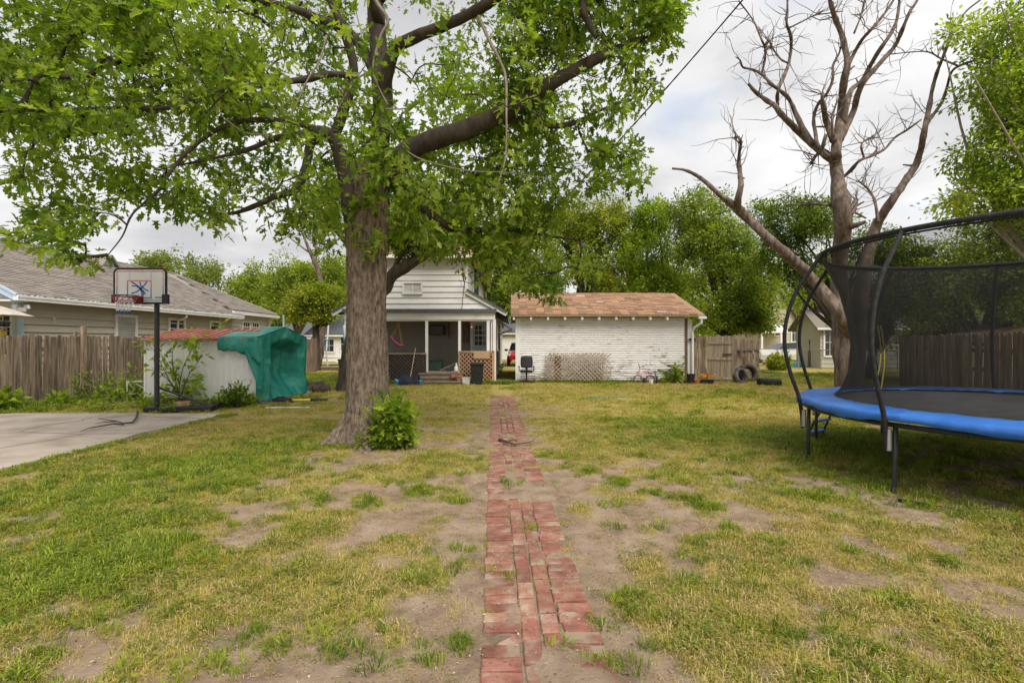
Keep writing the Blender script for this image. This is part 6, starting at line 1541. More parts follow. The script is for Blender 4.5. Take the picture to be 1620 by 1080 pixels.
b = MB(); b.lathe((xp(544, 26), 26.2, 0), [(0, 0), (.28, 0), (.36, .6), (.40, .6), (.38, .64), (.33, .6), (0, .1)], 18); b.build('body', M['black_plastic'], tb2); b = MB(); b.lathe((xp(544, 26), 26.2, .45), [(0, .0), (.33, 0)], 18); b.build('contents', M['soil'], tb2)
for k, (px, py, y_) in enumerate(((466, 512, 30), (445, 505, 34))):
    pass
# ------------------------------------------------------------------ vegetation
def limb_mesh(limbs, n=9, knob=.06):
    """limbs: list of (x,y,z,r) arrays -> verts, quads; radius wobbles"""
    b = MB()
    for L_ in limbs:
        r = np.maximum(L_[:, 3], .004) * (1 + knob * np.where(L_[:, 3] > .06, .35, 1) * rng.normal(0, 1, len(L_)))
        s0 = len(b.v); m_ = n if r.max() > .03 else 5
        b.tube(L_[:, :3].tolist(), r.tolist(), m_)
        if r.max() > .03:
            v = np.array(b.v[s0:]); c = np.repeat(L_[:, :3], m_, 0); f_ = 1 + .55 * (fbm(v[:, 0] * 5, v[:, 1] * 5, v[:, 2] * 3.2, 3) - .5)
            b.v[s0:] = [tuple(q) for q in c + (v - c) * f_[:, None]]
    return b
def grow(skel, targets, r_tip=.006, K=5, sag=.06, jit=.10):
    """branch every target off the nearest wood; returns paths (N,K,3), radii (N,K), parents"""
    skel = np.asarray(skel, float); tg_ = np.asarray(targets, float)
    d0 = np.full(len(tg_), 1e9)
    for i in range(0, len(skel), 400):
        d0 = np.minimum(d0, np.linalg.norm(tg_[:, None, :] - skel[None, i:i + 400], axis=2).min(1))
    order = np.argsort(d0)
    N0 = len(skel); nodes = np.empty((N0 + len(tg_) * (K - 1), 3)); nodes[:N0] = skel; owner = np.full(len(nodes), -1); cnt = N0
    paths = []; par = []
    for j, ti in enumerate(order):
        t = tg_[ti]; d = np.linalg.norm(nodes[:cnt] - t, axis=1); i = int(np.argmin(d)); a = nodes[i]
        v = t - a; Ln = np.linalg.norm(v) + 1e-6; s = np.linspace(0, 1, K)[:, None]
        off = rng.normal(0, jit * Ln, 3); off -= v * off.dot(v) / Ln ** 2
        p = a + v * s + off * np.sin(s * PI) + np.array([0, 0, 1.]) * (sag * Ln) * np.sin(s * PI) * (1 if rng.random() < .7 else -.5)
        paths.append(p); par.append(owner[i]); nodes[cnt:cnt + K - 1] = p[1:]; owner[cnt:cnt + K - 1] = j; cnt += K - 1
    n = len(paths); load = np.ones(n)
    for j in range(n - 1, -1, -1):
        if par[j] >= 0: load[par[j]] += load[j]
    R = np.empty((n, K))
    for j in range(n):
        r0 = r_tip * load[j] ** .45; R[j] = np.linspace(r0, max(r_tip * .6, r0 * .55), K)
    return np.array(paths), R, np.array(par)
def spray(paths, per, size, spread, t0=.25, droop=.25, up=1.0):
    """leaves along and past the end of each path"""
    n, K, _ = paths.shape
    seg = np.repeat(np.arange(n), per); t = rng.uniform(t0, 1.12, len(seg))
    f = np.clip(t, 0, .999) * (K - 1); i = f.astype(int); u = (f - i)[:, None]
    p = paths[seg, i] * (1 - u) + paths[seg, np.minimum(i + 1, K - 1)] * u
    ax = paths[seg, -1] - paths[seg, 0]; Ln = np.linalg.norm(ax, axis=1, keepdims=True) + 1e-6; ax = ax / Ln
    p = p + ax * np.maximum(t - 1, 0)[:, None] * 1.2 * spread
    o = rng.normal(0, 1, p.shape); o /= np.linalg.norm(o, axis=1, keepdims=True)
    p = p + o * spread * rng.uniform(.15, 1, len(p))[:, None]
    d = .55 * ax + .9 * o + np.array([0, 0, -droop]); nr = np.array([0, 0, up]) + rng.normal(0, .55, p.shape)
    return p, d, nr, size * rng.uniform(.5, 1.32, len(p))
def clump_tint(p, sc, seed):
    v = fbm(p[:, 0] / sc + seed, p[:, 1] / sc, p[:, 2] / sc + 3 * seed, 3)
    return np.clip(.5 + 2.4 * (v - .5) + rng.normal(0, .20, len(p)), .0, .99)
def foliage(parent, name, p, d, nr, sz, m, tv, tf, tint):
    V, fl, tot, k = leaves_np(p, d, nr, sz, tv, tf)
    return link(name, np_mesh(name, V, fl, tot, m, np.repeat(tint, k)), parent)
def twig_mesh(parent, name, paths, R, m, n=4):
    V, Q = tubes_np(paths, R, n); o = link(name, np_mesh(name, V, Q, np.full(len(Q), 4), m, smooth=True), parent)
    if name != 'stem': o['kind'] = 'stuff'
    return o
def inpoly(px, py, poly):
    c = np.zeros(len(px), bool); P = poly; j = len(P) - 1
    for i in range(len(P)):
        xi, yi = P[i]; xj, yj = P[j]
        c ^= ((yi > py) != (yj > py)) & (px < (xj - xi) * (py - yi) / ((yj - yi) + 1e-12) + xi); j = i
    return c
def limbs_px(L_): return [smooth_path([[*W(x, y, d), r] for (x, y, d, r) in q], 4) for q in L_]

# ---- the big maple
D0 = 7.75
big = thing('maple_tree', 'huge maple with a thick trunk in the middle of the lawn', 'tree', (-2.2, D0, 0))
# trunk: fluted, flared at the ground, ridged bark
na, nz_ = 120, 150
prof_z = np.concatenate([np.linspace(-.06, .6, 40), np.linspace(.62, 4.25, nz_ - 40)])
cxs = np.interp(prof_z, [0, .5, 2.0, 3.4, 4.3], [-2.24, -2.22, -2.23, -2.22, -2.16]); rad = np.interp(prof_z, [-.06, 0, .12, .3, .6, 1.2, 2.2, 2.9, 3.4, 3.9, 4.25], [.50, .44, .385, .345, .325, .305, .285, .292, .325, .30, .22])
A, Z_ = np.meshgrid(np.linspace(0, 2 * PI, na, endpoint=False), prof_z)
Rr = rad[:, None] * np.ones_like(A)
fl_amp = np.clip((.65 - Z_) / .65, 0, 1) ** 2
for a0, am, w_ in ((math.radians(205), .36, .26), (math.radians(285), .34, .24), (math.radians(345), .22, .25), (math.radians(60), .25, .3), (math.radians(130), .22, .3)):
    dd = (A - a0 + PI) % (2 * PI) - PI; Rr += am * fl_amp * np.exp(-(dd / w_) ** 2)
Rr *= 1 + .035 * np.sin(A * 3 + Z_ * .7) + .025 * np.sin(A * 5 - Z_ * 1.1)
cu, cv = np.cos(A) * 2.6, np.sin(A) * 2.6
rid = np.abs(fbm(cu * 4.4, cv * 4.4, Z_ * 3.0, 4) - .5) * 2
rid2 = np.abs(fbm(cu * 9 + 4, cv * 9, Z_ * 7 + 3, 3) - .5) * 2
Rr += .055 * (np.minimum(rid, .35) - .2) + .03 * (np.minimum(rid2, .4) - .2)
kn = np.exp(-((((A - math.radians(268) + PI) % (2 * PI) - PI) / .17) ** 2 + ((Z_ - 2.0) / .06) ** 2)); Rr += .05 * kn
V = np.stack([cxs[:, None] + Rr * np.cos(A), D0 + Rr * np.sin(A), Z_], -1).reshape(-1, 3)
ii = np.arange(nz_ - 1)[:, None] * na; jj = np.arange(na)[None, :]; j2 = (jj + 1) % na
Q = np.stack([ii + jj, ii + j2, ii + na + j2, ii + na + jj], -1).reshape(-1, 4)
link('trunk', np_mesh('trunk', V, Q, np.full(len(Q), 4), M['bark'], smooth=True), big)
LB = [
 [(590, 330, 7.75, .20), (600, 285, 7.7, .19), (640, 244, 7.5, .165), (660, 230, 7.45, .155), (718, 212, 7.3, .145), (772, 190, 7.2, .13), (820, 165, 7.1, .12), (870, 132, 7.0, .10), (950, 90, 6.9, .07), (1020, 60, 6.8, .04)],
 [(588, 330, 7.75, .21), (598, 250, 7.8, .17), (606, 170, 7.85, .155), (600, 80, 7.9, .14), (592, -20, 8.0, .12), (600, -160, 8.1, .10), (620, -330, 8.2, .07), (640, -500, 8.2, .03)],
 [(604, 160, 7.85, .10), (620, 85, 7.5, .095), (655, 60, 7.3, .09), (710, 38, 7.1, .08), (772, 6, 6.9, .07), (850, -50, 6.7, .055), (950, -110, 6.6, .03)],
 [(565, 375, 7.7, .13), (553, 330, 7.55, .12), (549, 296, 7.5, .115), (540, 255, 7.45, .105), (527, 218, 7.4, .095), (505, 208, 7.3, .08), (470, 214, 7.2, .05), (435, 219, 7.1, .04), (395, 236, 7.0, .032), (340, 250, 6.9, .022), (280, 262, 6.8, .012)],
 [(510, 210, 7.35, .07), (491, 230, 7.35, .062), (484, 264, 7.35, .056), (469, 300, 7.3, .05), (440, 309, 7.3, .042), (400, 327, 7.3, .034), (365, 338, 7.3, .024), (320, 336, 7.3, .014)],
 [(527, 218, 7.4, .08), (545, 170, 7.3, .075), (560, 110, 7.2, .07), (540, 40, 7.0, .06), (500, -40, 6.9, .05), (440, -140, 6.8, .03)],
 [(560, 120, 7.2, .05), (520, 118, 7.1, .045), (482, 126, 7.0, .042), (428, 132, 6.9, .038), (350, 146, 6.75, .034), (311, 160, 6.65, .03), (264, 171, 6.5, .027), (175, 171, 6.3, .022), (78, 175, 6.1, .016), (0, 175, 6.0, .010)],
 [(505, 208, 7.3, .05), (460, 192, 7.1, .04), (432, 191, 7.0, .035), (389, 191, 6.9, .032), (342, 206, 6.8, .029), (296, 241, 6.7, .025), (264, 280, 6.6, .021), (249, 303, 6.6, .018), (210, 338, 6.5, .014), (194, 373, 6.5, .010), (171, 403, 6.5, .006)],
 [(598, 300, 7.7, .12), (634, 291, 7.85, .10), (657, 313, 7.95, .088), (679, 338, 8.05, .078), (704, 355, 8.15, .07), (733, 365, 8.25, .06), (795, 362, 8.4, .045), (860, 372, 8.5, .03), (915, 380, 8.5, .015)],
 [(640, 292, 7.9, .05), (669, 308, 7.95, .045), (709, 298, 8.0, .04), (746, 281, 8.1, .034), (795, 264, 8.2, .028), (850, 262, 8.2, .02), (905, 268, 8.2, .012)],
 [(716, 358, 8.2, .04), (722, 320, 8.0, .03), (735, 290, 7.9, .022), (770, 250, 7.8, .012)],
 [(600, 130, 7.85, .08), (560, 60, 8.2, .075), (480, 20, 8.5, .06), (400, 0, 8.7, .05), (300, -10, 8.9, .035), (180, 10, 9.0, .02)],
 [(600, 40, 7.9, .08), (560, -80, 7.2, .075), (480, -150, 6.6, .06), (360, -190, 6.2, .05), (220, -200, 5.9, .03)],
 [(600, 0, 7.95, .08), (680, -110, 8.2, .07), (780, -190, 8.4, .05), (900, -220, 8.5, .03)],
 [(772, 190, 7.2, .06), (830, 190, 7.3, .05), (890, 200, 7.4, .035), (960, 170, 7.4, .02)],
 [(920, -60, 6.6, .05), (922, 12, 6.4, .045), (932, 38, 6.4, .04), (943, 60, 6.4, .022)],
]
LP = [
 [(757, 26, 6.6, .024), (772, 60, 6.55, .022), (790, 95, 6.5, .02), (800, 124, 6.5, .018), (801, 175, 6.4, .015), (801, 218, 6.4, .013), (799, 253, 6.4, .011), (784, 303, 6.4, .006)],
 [(588, -10, 5.9, .024), (600, 10, 5.8, .022), (614, 32, 5.8, .019), (603, 55, 5.8, .016), (594, 85, 5.8, .014), (590, 113, 5.75, .013), (600, 140, 5.75, .010), (613, 165, 5.7, .006)],
 [(590, 110, 5.75, .012), (565, 125, 5.75, .011), (548, 148, 5.7, .010), (536, 170, 5.7, .007)],
 [(517, 56, 6.2, .014), (506, 95, 6.2, .012), (486, 128, 6.2, .011), (459, 183, 6.2, .010), (432, 210, 6.2, .009), (389, 210, 6.2, .008), (350, 183, 6.2, .006)],
 [(600, 172, 6.5, .010), (640, 172, 6.5, .009), (672, 160, 6.5, .006)],
 [(610, 190, 6.4, .011), (640, 235, 6.5, .010), (675, 255, 6.6, .009), (740, 270, 6.8, .008), (800, 273, 7.0, .006), (880, 284, 7.2, .004)],
 [(560, 5, 5.6, .006), (573, 60, 5.6, .006), (580, 100, 5.6, .004)],
]
limbs = limbs_px(LB)
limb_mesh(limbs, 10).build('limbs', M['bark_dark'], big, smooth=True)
limb_mesh(limbs_px(LP), 6, .03).build('dead_twigs', M['twig_pale'], big, smooth=True)
MASK = [(-900, -2500), (-500, 230), (0, 222), (70, 250), (5, 262), (0, 300), (60, 312), (25, 360), (75, 405), (125, 418), (150, 385), (160, 335), (215, 318), (300, 345), (350, 362), (390, 372), (400, 335), (470, 350), (505, 390), (545, 425), (600, 425), (660, 430), (740, 445), (800, 466), (865, 478), (895, 440), (960, 330), (1000, 290), (1010, 235), (960, 240), (985, 190), (1030, 150), (1020, 95), (1078, 55), (1082, 0), (1150, -2500)]
HOLES = [(395, 345, 34, 55), (150, 240, 60, 22), (560, 340, 26, 30), (950, 215, 35, 14), (740, 240, 30, 12)]
def crown_pts(n, c, rad_, ymin=4.6):
    q = rng.normal(0, 1, (n, 3)); q /= np.linalg.norm(q, axis=1, keepdims=True); q *= rng.uniform(.25, 1, (n, 1)) ** .45
    p = np.array(c) + q * np.array(rad_)
    d = p[:, 1]; px = 810 + p[:, 0] / d * F; py = 540 - (p[:, 2] - H) / d * F
    wx, wy = 46 * (fbm(px / 46, py / 46, 1.7, 3) - .5) * 2, 40 * (fbm(px / 46 + 9, py / 46, 4.1, 3) - .5) * 2
    ok = (d > ymin) & inpoly(px + wx, py + wy, MASK)
    ok &= ~((px > 860) & (py > 90) & (rng.uniform(0, 1, n) < .45))
    ok &= fbm(p[:, 0] * .95, p[:, 1] * .95, p[:, 2] * .95, 3) > .435
    for hx_, hy_, a_, b_ in HOLES: ok &= ~((((px - hx_) / a_) ** 2 + ((py - hy_) / b_) ** 2 < 1) & (rng.uniform(0, 1, n) < .8))
    ok &= ~((px > 520) & (px < 640) & (py > 305) & (d < D0 + .45))
    # the open lower left: thinner
    ok &= ~((px < 520) & (py > 215) & (rng.uniform(0, 1, n) < .62))
    ok &= ~((px > 640) & (py > 330) & (rng.uniform(0, 1, n) < .60)); ok &= ~((px > 640) & (py > -60) & (py <= 330) & (rng.uniform(0, 1, n) < .17))
    return p[ok]
CP = np.concatenate([crown_pts(4600, (-2.6, 7.6, 7.0), (6.3, 3.6, 4.6)), crown_pts(900, (-5.6, 7.0, 4.9), (2.6, 1.3, 1.8)), crown_pts(900, (-.6, 8.2, 4.2), (2.0, 1.2, 1.5)), crown_pts(700, (1.4, 7.2, 6.0), (1.6, 1.2, 1.9))])
# the drooping outer clusters on the lower left and right
for px, py, d in ((30, 282, 6.6), (60, 345, 6.5), (95, 385, 6.4), (120, 400, 6.4), (75, 330, 6.6), (130, 340, 6.6), (105, 365, 6.5), (30, 375, 6.5), (200, 300, 6.7), (230, 275, 6.8), (300, 330, 6.9), (350, 345, 7.1), (180, 265, 6.7), (100, 270, 6.7), (280, 300, 7), (450, 340, 7.3), (485, 360, 7.5), (430, 300, 7.4), (520, 395, 8), (985, 235, 7), (1000, 285, 7.1), (940, 300, 7.3), (965, 255, 7.2), (860, 465, 8.6), (845, 440, 8.6), (880, 430, 8.7), (1050, 60, 6.9), (1060, 30, 6.8), (1020, 130, 7), (930, 420, 8.6), (820, 450, 8.5), (760, 425, 8.5)):
    for _ in range(7): CP = np.vstack([CP, np.array(W(px + rng.normal(0, 16), py + rng.normal(0, 11), d + rng.normal(0, .25)))])
inview = lambda p, m_=1.15: (p[:, 1] > 1) & (np.abs(p[:, 0] / p[:, 1]) < 1.0125 * m_) & ((p[:, 2] - H) / p[:, 1] < .675 * m_)
vis = inview(CP)
skel = np.concatenate([l[:, :3] for l in limbs])
paths, R, par = grow(skel, CP, .0042, 5, .05, .10)
twig_mesh(big, 'twigs', paths, R, M['bark_dark'])
endv = inview(paths[:, -1])
a1 = spray(paths[endv], 17, .106, .20, t0=.1); a2 = spray(paths[~endv], 5, .15, .24, t0=.1)
p, d, nr, sz = [np.concatenate(q) for q in zip(a1, a2)]
px = 810 + p[:, 0] / p[:, 1] * F; py = 540 - (p[:, 2] - H) / p[:, 1] * F
k = (p[:, 1] > 3.4) & ~((px > 545) & (px < 617) & (py > 345) & (p[:, 1] < D0)); p, d, nr, sz = p[k], d[k], nr[k], sz[k]
foliage(big, 'crown', p, d, nr, sz, M['leaf_maple'], MAPLE, MAPLE_F, clump_tint(p, 1.3, 1))
print('maple leaves', len(p))
# sprouts on the trunk
q_ = np.array([W(575 + rng.normal(0, 22), 345 + rng.normal(0, 22), D0 - .36 + rng.normal(0, .04)) for _ in range(16)] + [W(rng.uniform(570, 600), rng.uniform(380, 400), D0 - .33) for _ in range(4)])
pp = np.stack([q_ + np.array([0, .1, -.02]), q_, q_ + rng.normal(0, .04, q_.shape) + [0, -.06, .02]], 1)
a_ = spray(pp, 9, .12, .10, t0=.3); foliage(big, 'trunk_sprouts', *a_, M['leaf_maple'], MAPLE, MAPLE_F, clump_tint(a_[0], .5, 4))['kind'] = 'stuff'

# ---- generic trees
def tree(name, label, base, crowns, ncl, per, lsize, m, wood, r0, cat='tree', group=None, spread=.35, lean=None, tv=LEAF, tf=LEAF_F, fork=.35, rtip=.008, thr=.40, limbs_=None, droop=.25, seed=1, up=1.0):
    """crowns: list of (px,py,rx,ry,d,rd) ellipsoids in reference pixels at distance d"""
    o = thing(name, label, cat, (base[0], base[1], 0), group)
    C = []; tot_ = sum(c[2] * c[3] for c in crowns); pts = []
    for (px, py, rx, ry, dd, rd) in crowns:
        c = W(px, py, dd); n = int(ncl * rx * ry / tot_ * 1.8) + 3
        q = rng.normal(0, 1, (n, 3)); q /= np.linalg.norm(q, axis=1, keepdims=True); q *= rng.uniform(.15, 1, (n, 1)) ** .5
        q *= np.array([rx * dd / F, rd, ry * dd / F]); q *= (1 + 1.1 * (fbm(q[:, 0] * .8 + seed * 7, q[:, 1] * .8, q[:, 2] * .8 + 3, 3) - .5))[:, None]; p_ = q + np.array(c)
        ok = fbm(p_[:, 0] * .7 + seed, p_[:, 1] * .7, p_[:, 2] * .7, 3) > thr; pts.append(p_[ok]); C.append(c)
    pts = np.concatenate(pts); pts = pts[pts[:, 2] > .25]
    if limbs_ is None:
        limbs_ = []
        cm = np.mean(C, 0) if lean is None else np.array(lean)
        B0 = np.array([base[0], base[1], -.05]); hf = max(.8, (cm[2]) * fork)
        F0 = np.array([base[0] + (cm[0] - base[0]) * .25, base[1] + (cm[1] - base[1]) * .25, hf])
        limbs_.append(smooth_path([[*B0, r0 * 1.25], [*(B0 * .6 + F0 * .4 + [rng.normal(0, .05), 0, 0]), r0], [*F0, r0 * .85]], 5))
        for c in C:
            for _ in range(2 if len(C) > 1 else 4):
                e = np.array(c) + rng.normal(0, .35, 3) * np.array([1.2, 1, 1]) + [0, 0, rng.uniform(-.3, .8)]
                mid = F0 * .5 + e * .5 + rng.normal(0, .25, 3)
                limbs_.append(smooth_path([[*F0, r0 * .55], [*mid, r0 * .35], [*e, r0 * .10]], 5))
    lb_ = limb_mesh(limbs_, 8); lb_.build('trunk', wood, o, smooth=True)
    sk = np.concatenate([l[:, :3] for l in limbs_])
    pa, R_, _ = grow(sk, pts, rtip, 4)
    twig_mesh(o, 'branches', pa, R_, wood, 3)
    a = spray(pa, per, lsize, spread, t0=.15, droop=droop, up=up)
    k = a[0][:, 2] > .08; a = [q[k] for q in a]
    foliage(o, 'crown', *a, m, tv, tf, clump_tint(a[0], 1.6, seed))
    return o
g_ = 'trees behind the houses'
def bx(px, y): return (xp(px, y), y)
tree('leafy_tree', 'thin pale green tree rising behind the ridge of the tan house', bx(300, 42), [(270, 428, 62, 30, 42, 2.2), (325, 440, 34, 28, 42, 1.8), (228, 420, 26, 20, 42, 1.5)], 330, 20, .24, M['leaf_pale'], M['twig'], .2, spread=.55, thr=.44, seed=2)
tree('leafy_tree', 'rounded mid green tree right of the tan house roof', bx(398, 40), [(396, 458, 36, 34, 40, 2), (405, 490, 30, 25, 40, 1.8)], 260, 24, .2, M['leaf_mid'], M['twig'], .2, spread=.45, seed=3)
tree('leafy_tree', 'taller green tree standing behind the green tarp shed', bx(465, 37), [(480, 445, 44, 32, 37, 2.2), (455, 478, 34, 34, 37, 2), (520, 440, 32, 36, 38, 2)], 560, 26, .2, M['leaf_mid'], M['twig'], .25, spread=.45, seed=4)
tree('round_tree', 'small dome shaped yellow green tree left of the big trunk', bx(500, 27), [(485, 486, 34, 22, 27, 1.2), (500, 470, 40, 24, 27, 1.2), (512, 496, 26, 16, 27, 1)], 380, 24, .15, M['leaf_yellow'], M['bark_dark'], .2, spread=.28, thr=.34, fork=.7, seed=5)
tree('maple_tree', 'second maple half hidden behind the big trunk', bx(565, 15.5), [(655, 372, 60, 44, 15.2, 1.6), (600, 350, 60, 40, 15.5, 1.6), (520, 330, 46, 48, 16, 1.5), (725, 375, 52, 40, 15, 1.5), (690, 330, 70, 40, 15.5, 1.8)], 440, 20, .13, M['leaf_dark'], M['bark_dark'], .35, spread=.33, tv=MAPLE, tf=MAPLE_F, seed=6,
     limbs_=limbs_px([[(550, 640, 15.5, .46), (552, 600, 15.5, .36), (560, 540, 15.5, .3), (575, 480, 15.5, .27), (590, 420, 15.5, .24), (600, 340, 15.5, .15), (610, 280, 15.5, .06)], [(585, 470, 15.5, .2), (604, 462, 15.3, .20), (617, 440, 15.2, .19), (640, 422, 15.1, .18), (668, 405, 15.0, .16), (700, 385, 14.9, .11), (740, 370, 14.8, .06), (780, 360, 14.7, .02)], [(622, 438, 15.2, .08), (628, 415, 15.1, .07), (640, 400, 15.0, .05), (655, 402, 15, .03)], [(580, 440, 15.5, .15), (545, 380, 15.6, .1), (510, 340, 15.8, .05), (480, 300, 16, .02)]]))
tree('leafy_tree', 'dense dark green tree just behind the white house roof', bx(765, 34), [(770, 430, 46, 50, 33, 2.5), (735, 400, 40, 40, 34, 2.2), (780, 485, 30, 30, 31, 1.6), (800, 380, 40, 45, 34, 2.2)], 620, 26, .19, M['leaf_dark'], M['bark_dark'], .3, spread=.42, thr=.36, seed=7)
tree('leafy_tree', 'green tree above the left end of the garage roof', bx(842, 31), [(850, 400, 50, 45, 31, 2.2), (830, 350, 44, 40, 31, 2), (815, 460, 24, 46, 30, 1.5), (860, 455, 40, 26, 31, 1.6)], 560, 26, .18, M['leaf_mid'], M['bark_dark'], .28, spread=.40, thr=.41, seed=8)
tree('leafy_tree', 'yellow green tree above the middle of the garage roof', bx(925, 32), [(925, 400, 56, 48, 32, 2.2), (960, 355, 46, 40, 32, 2), (900, 350, 44, 36, 32, 2), (940, 445, 60, 24, 31, 1.6)], 700, 26, .18, M['leaf_yellow'], M['bark_dark'], .28, spread=.40, thr=.42, seed=9)
tree('leafy_tree', 'bright green tree above the right end of the garage roof', bx(1030, 31), [(1020, 400, 46, 50, 31, 2.2), (1030, 345, 34, 34, 31, 1.8), (1045, 450, 46, 30, 30, 1.6)], 520, 26, .18, M['leaf_bright'], M['bark_dark'], .25, spread=.40, thr=.42, seed=10)
tree('leafy_tree', 'large dark leaning tree above the gate right of the garage', bx(1150, 27), [(1130, 395, 62, 55, 27, 2.2), (1105, 340, 52, 42, 27.5, 2), (1175, 440, 60, 48, 26, 2), (1150, 490, 72, 40, 25.5, 1.8), (1195, 500, 42, 32, 25, 1.3)], 1250, 26, .155, M['leaf_mid'], M['bark_dark'], .3, spread=.34, thr=.40, seed=11)
tree('leafy_tree', 'open airy tree behind the leaning dead limb', bx(1338, 22), [(1250, 345, 52, 36, 21, 1.6), (1230, 400, 44, 40, 22, 1.5), (1300, 350, 50, 32, 21, 1.6), (1200, 340, 30, 24, 21, 1.2), (1270, 430, 30, 26, 22, 1.2), (1385, 385, 34, 30, 20, 1.2)], 560, 20, .13, M['leaf_dark'], M['bark_dark'], .16, spread=.32, thr=.44, seed=12)
tree('slim_tree', 'slim dark leaning tree in front of the beige house', bx(1287, 30), [(1290, 455, 30, 26, 30, 1.3), (1262, 480, 28, 22, 30, 1.2), (1310, 440, 30, 26, 30, 1.3)], 260, 20, .15, M['leaf_mid'], M['bark_dark'], .22, spread=.35, thr=.40, seed=13,
     limbs_=limbs_px([[(1287, 580, 30, .32), (1289, 540, 30, .3), (1296, 510, 30, .3), (1308, 485, 30, .24), (1322, 455, 30, .12)], [(1297, 508, 30, .16), (1290, 480, 30, .12), (1275, 460, 30, .05)]]))
RXF = 1.0
tree('leafy_tree', 'dense green tree behind the dark fence at the right edge', (18.0, 19.5), [(1560, 430, 70, 56, 17.5, 1.7), (1640, 400, 70, 70, 17, 1.8), (1490, 450, 54, 48, 18, 1.5), (1580, 370, 70, 44, 17.5, 1.6), (1480, 500, 50, 30, 18.5, 1.2), (1620, 490, 60, 22, 16.8, 1)], 900, 24, .135, M['leaf_mid'], M['twig'], .18, spread=.34, thr=.38, seed=14)
tree('leafy_tree', 'dark shrubby tree behind the trampoline net', (14.4, 20.5), [(1440, 450, 46, 50, 19.5, 1.4), (1395, 480, 40, 40, 20, 1.4), (1430, 400, 40, 34, 20, 1.4), (1370, 520, 40, 30, 21, 1.2)], 480, 24, .14, M['leaf_dark'], M['twig'], .14, spread=.34, thr=.38, seed=15)
tree('ash_tree', 'tall bright leaved tree filling the upper right corner', (15.2, 13.4), [(1600, 250, 80, 60, 12.8, 1.3), (1640, 160, 70, 60, 12.6, 1.3), (1560, 310, 60, 34, 12.8, 1.1), (1600, 60, 60, 56, 12.6, 1.2), (1660, 320, 70, 40, 12.6, 1.2), (1700, 120, 80, 130, 12.8, 1.6), (1560, 130, 34, 26, 12.4, .8), (1500, 330, 50, 14, 13, .7), (1545, 30, 40, 16, 12.4, .7)], 1150, 19, .12, M['leaf_bright'], M['twig_pale'], .12, spread=.36, thr=.42, seed=16)
for k, (px, y, r0, h0, mm_, sd_) in enumerate(((610, 46, 60, 90, 'leaf_mid', 21), (700, 48, 60, 80, 'leaf_dark', 22), (985, 44, 60, 70, 'leaf_dark', 23), (1090, 42, 60, 90, 'leaf_mid', 24), (1340, 50, 60, 70, 'leaf_mid', 25), (1215, 58, 60, 60, 'leaf_mid', 26), (440, 62, 60, 55, 'leaf_pale', 27), (550, 58, 50, 60, 'leaf_mid', 28))):
    tree('far_tree', ['far green tree right behind the white house', 'far dark tree above the white house roof', 'far dark tree between the two trees over the garage', 'far green tree behind the dark leaning tree', 'far tree showing beyond the dead trunk', 'far tree behind the beige house roof', 'far pale tree behind the tarp shed', 'far green tree left of the big trunk'][k], bx(px, y), [(px, 480 - h0 * .4, r0, h0, y, 3), (px + 30, 480, r0 * .8, h0 * .6, y, 2.6), (px - 35, 470, r0 * .7, h0 * .7, y, 2.6)], 330, 22, .30, M[mm_], M['bark_dark'], .3, spread=.6, thr=.36, seed=sd_, group=None)
# far wood closing the horizon
n_ = 52000
a_ = rng.uniform(-1.05, 1.05, n_); rr_ = rng.uniform(70, 105, n_); X_ = rr_ * np.sin(a_); Y_ = rr_ * np.cos(a_) + 5
hz_ = 4.2 + 5.0 * fbm(a_ * 9, 0, 3.0, 4); Z_ = hz_ * rng.uniform(0.0, 1, n_) ** .8
p = np.stack([X_, Y_, Z_], 1); o_ = rng.normal(0, 1, p.shape); V, fl, tot, k = leaves_np(p, o_, rng.normal(0, 1, p.shape), rng.uniform(.5, 1.1, n_), LEAF, LEAF_F)
tag(link('woods', np_mesh('woods', V, fl, tot, M['leaf_mid'], np.repeat(clump_tint(p, 6, 9), k))), 'far band of trees along the horizon', kind='stuff')

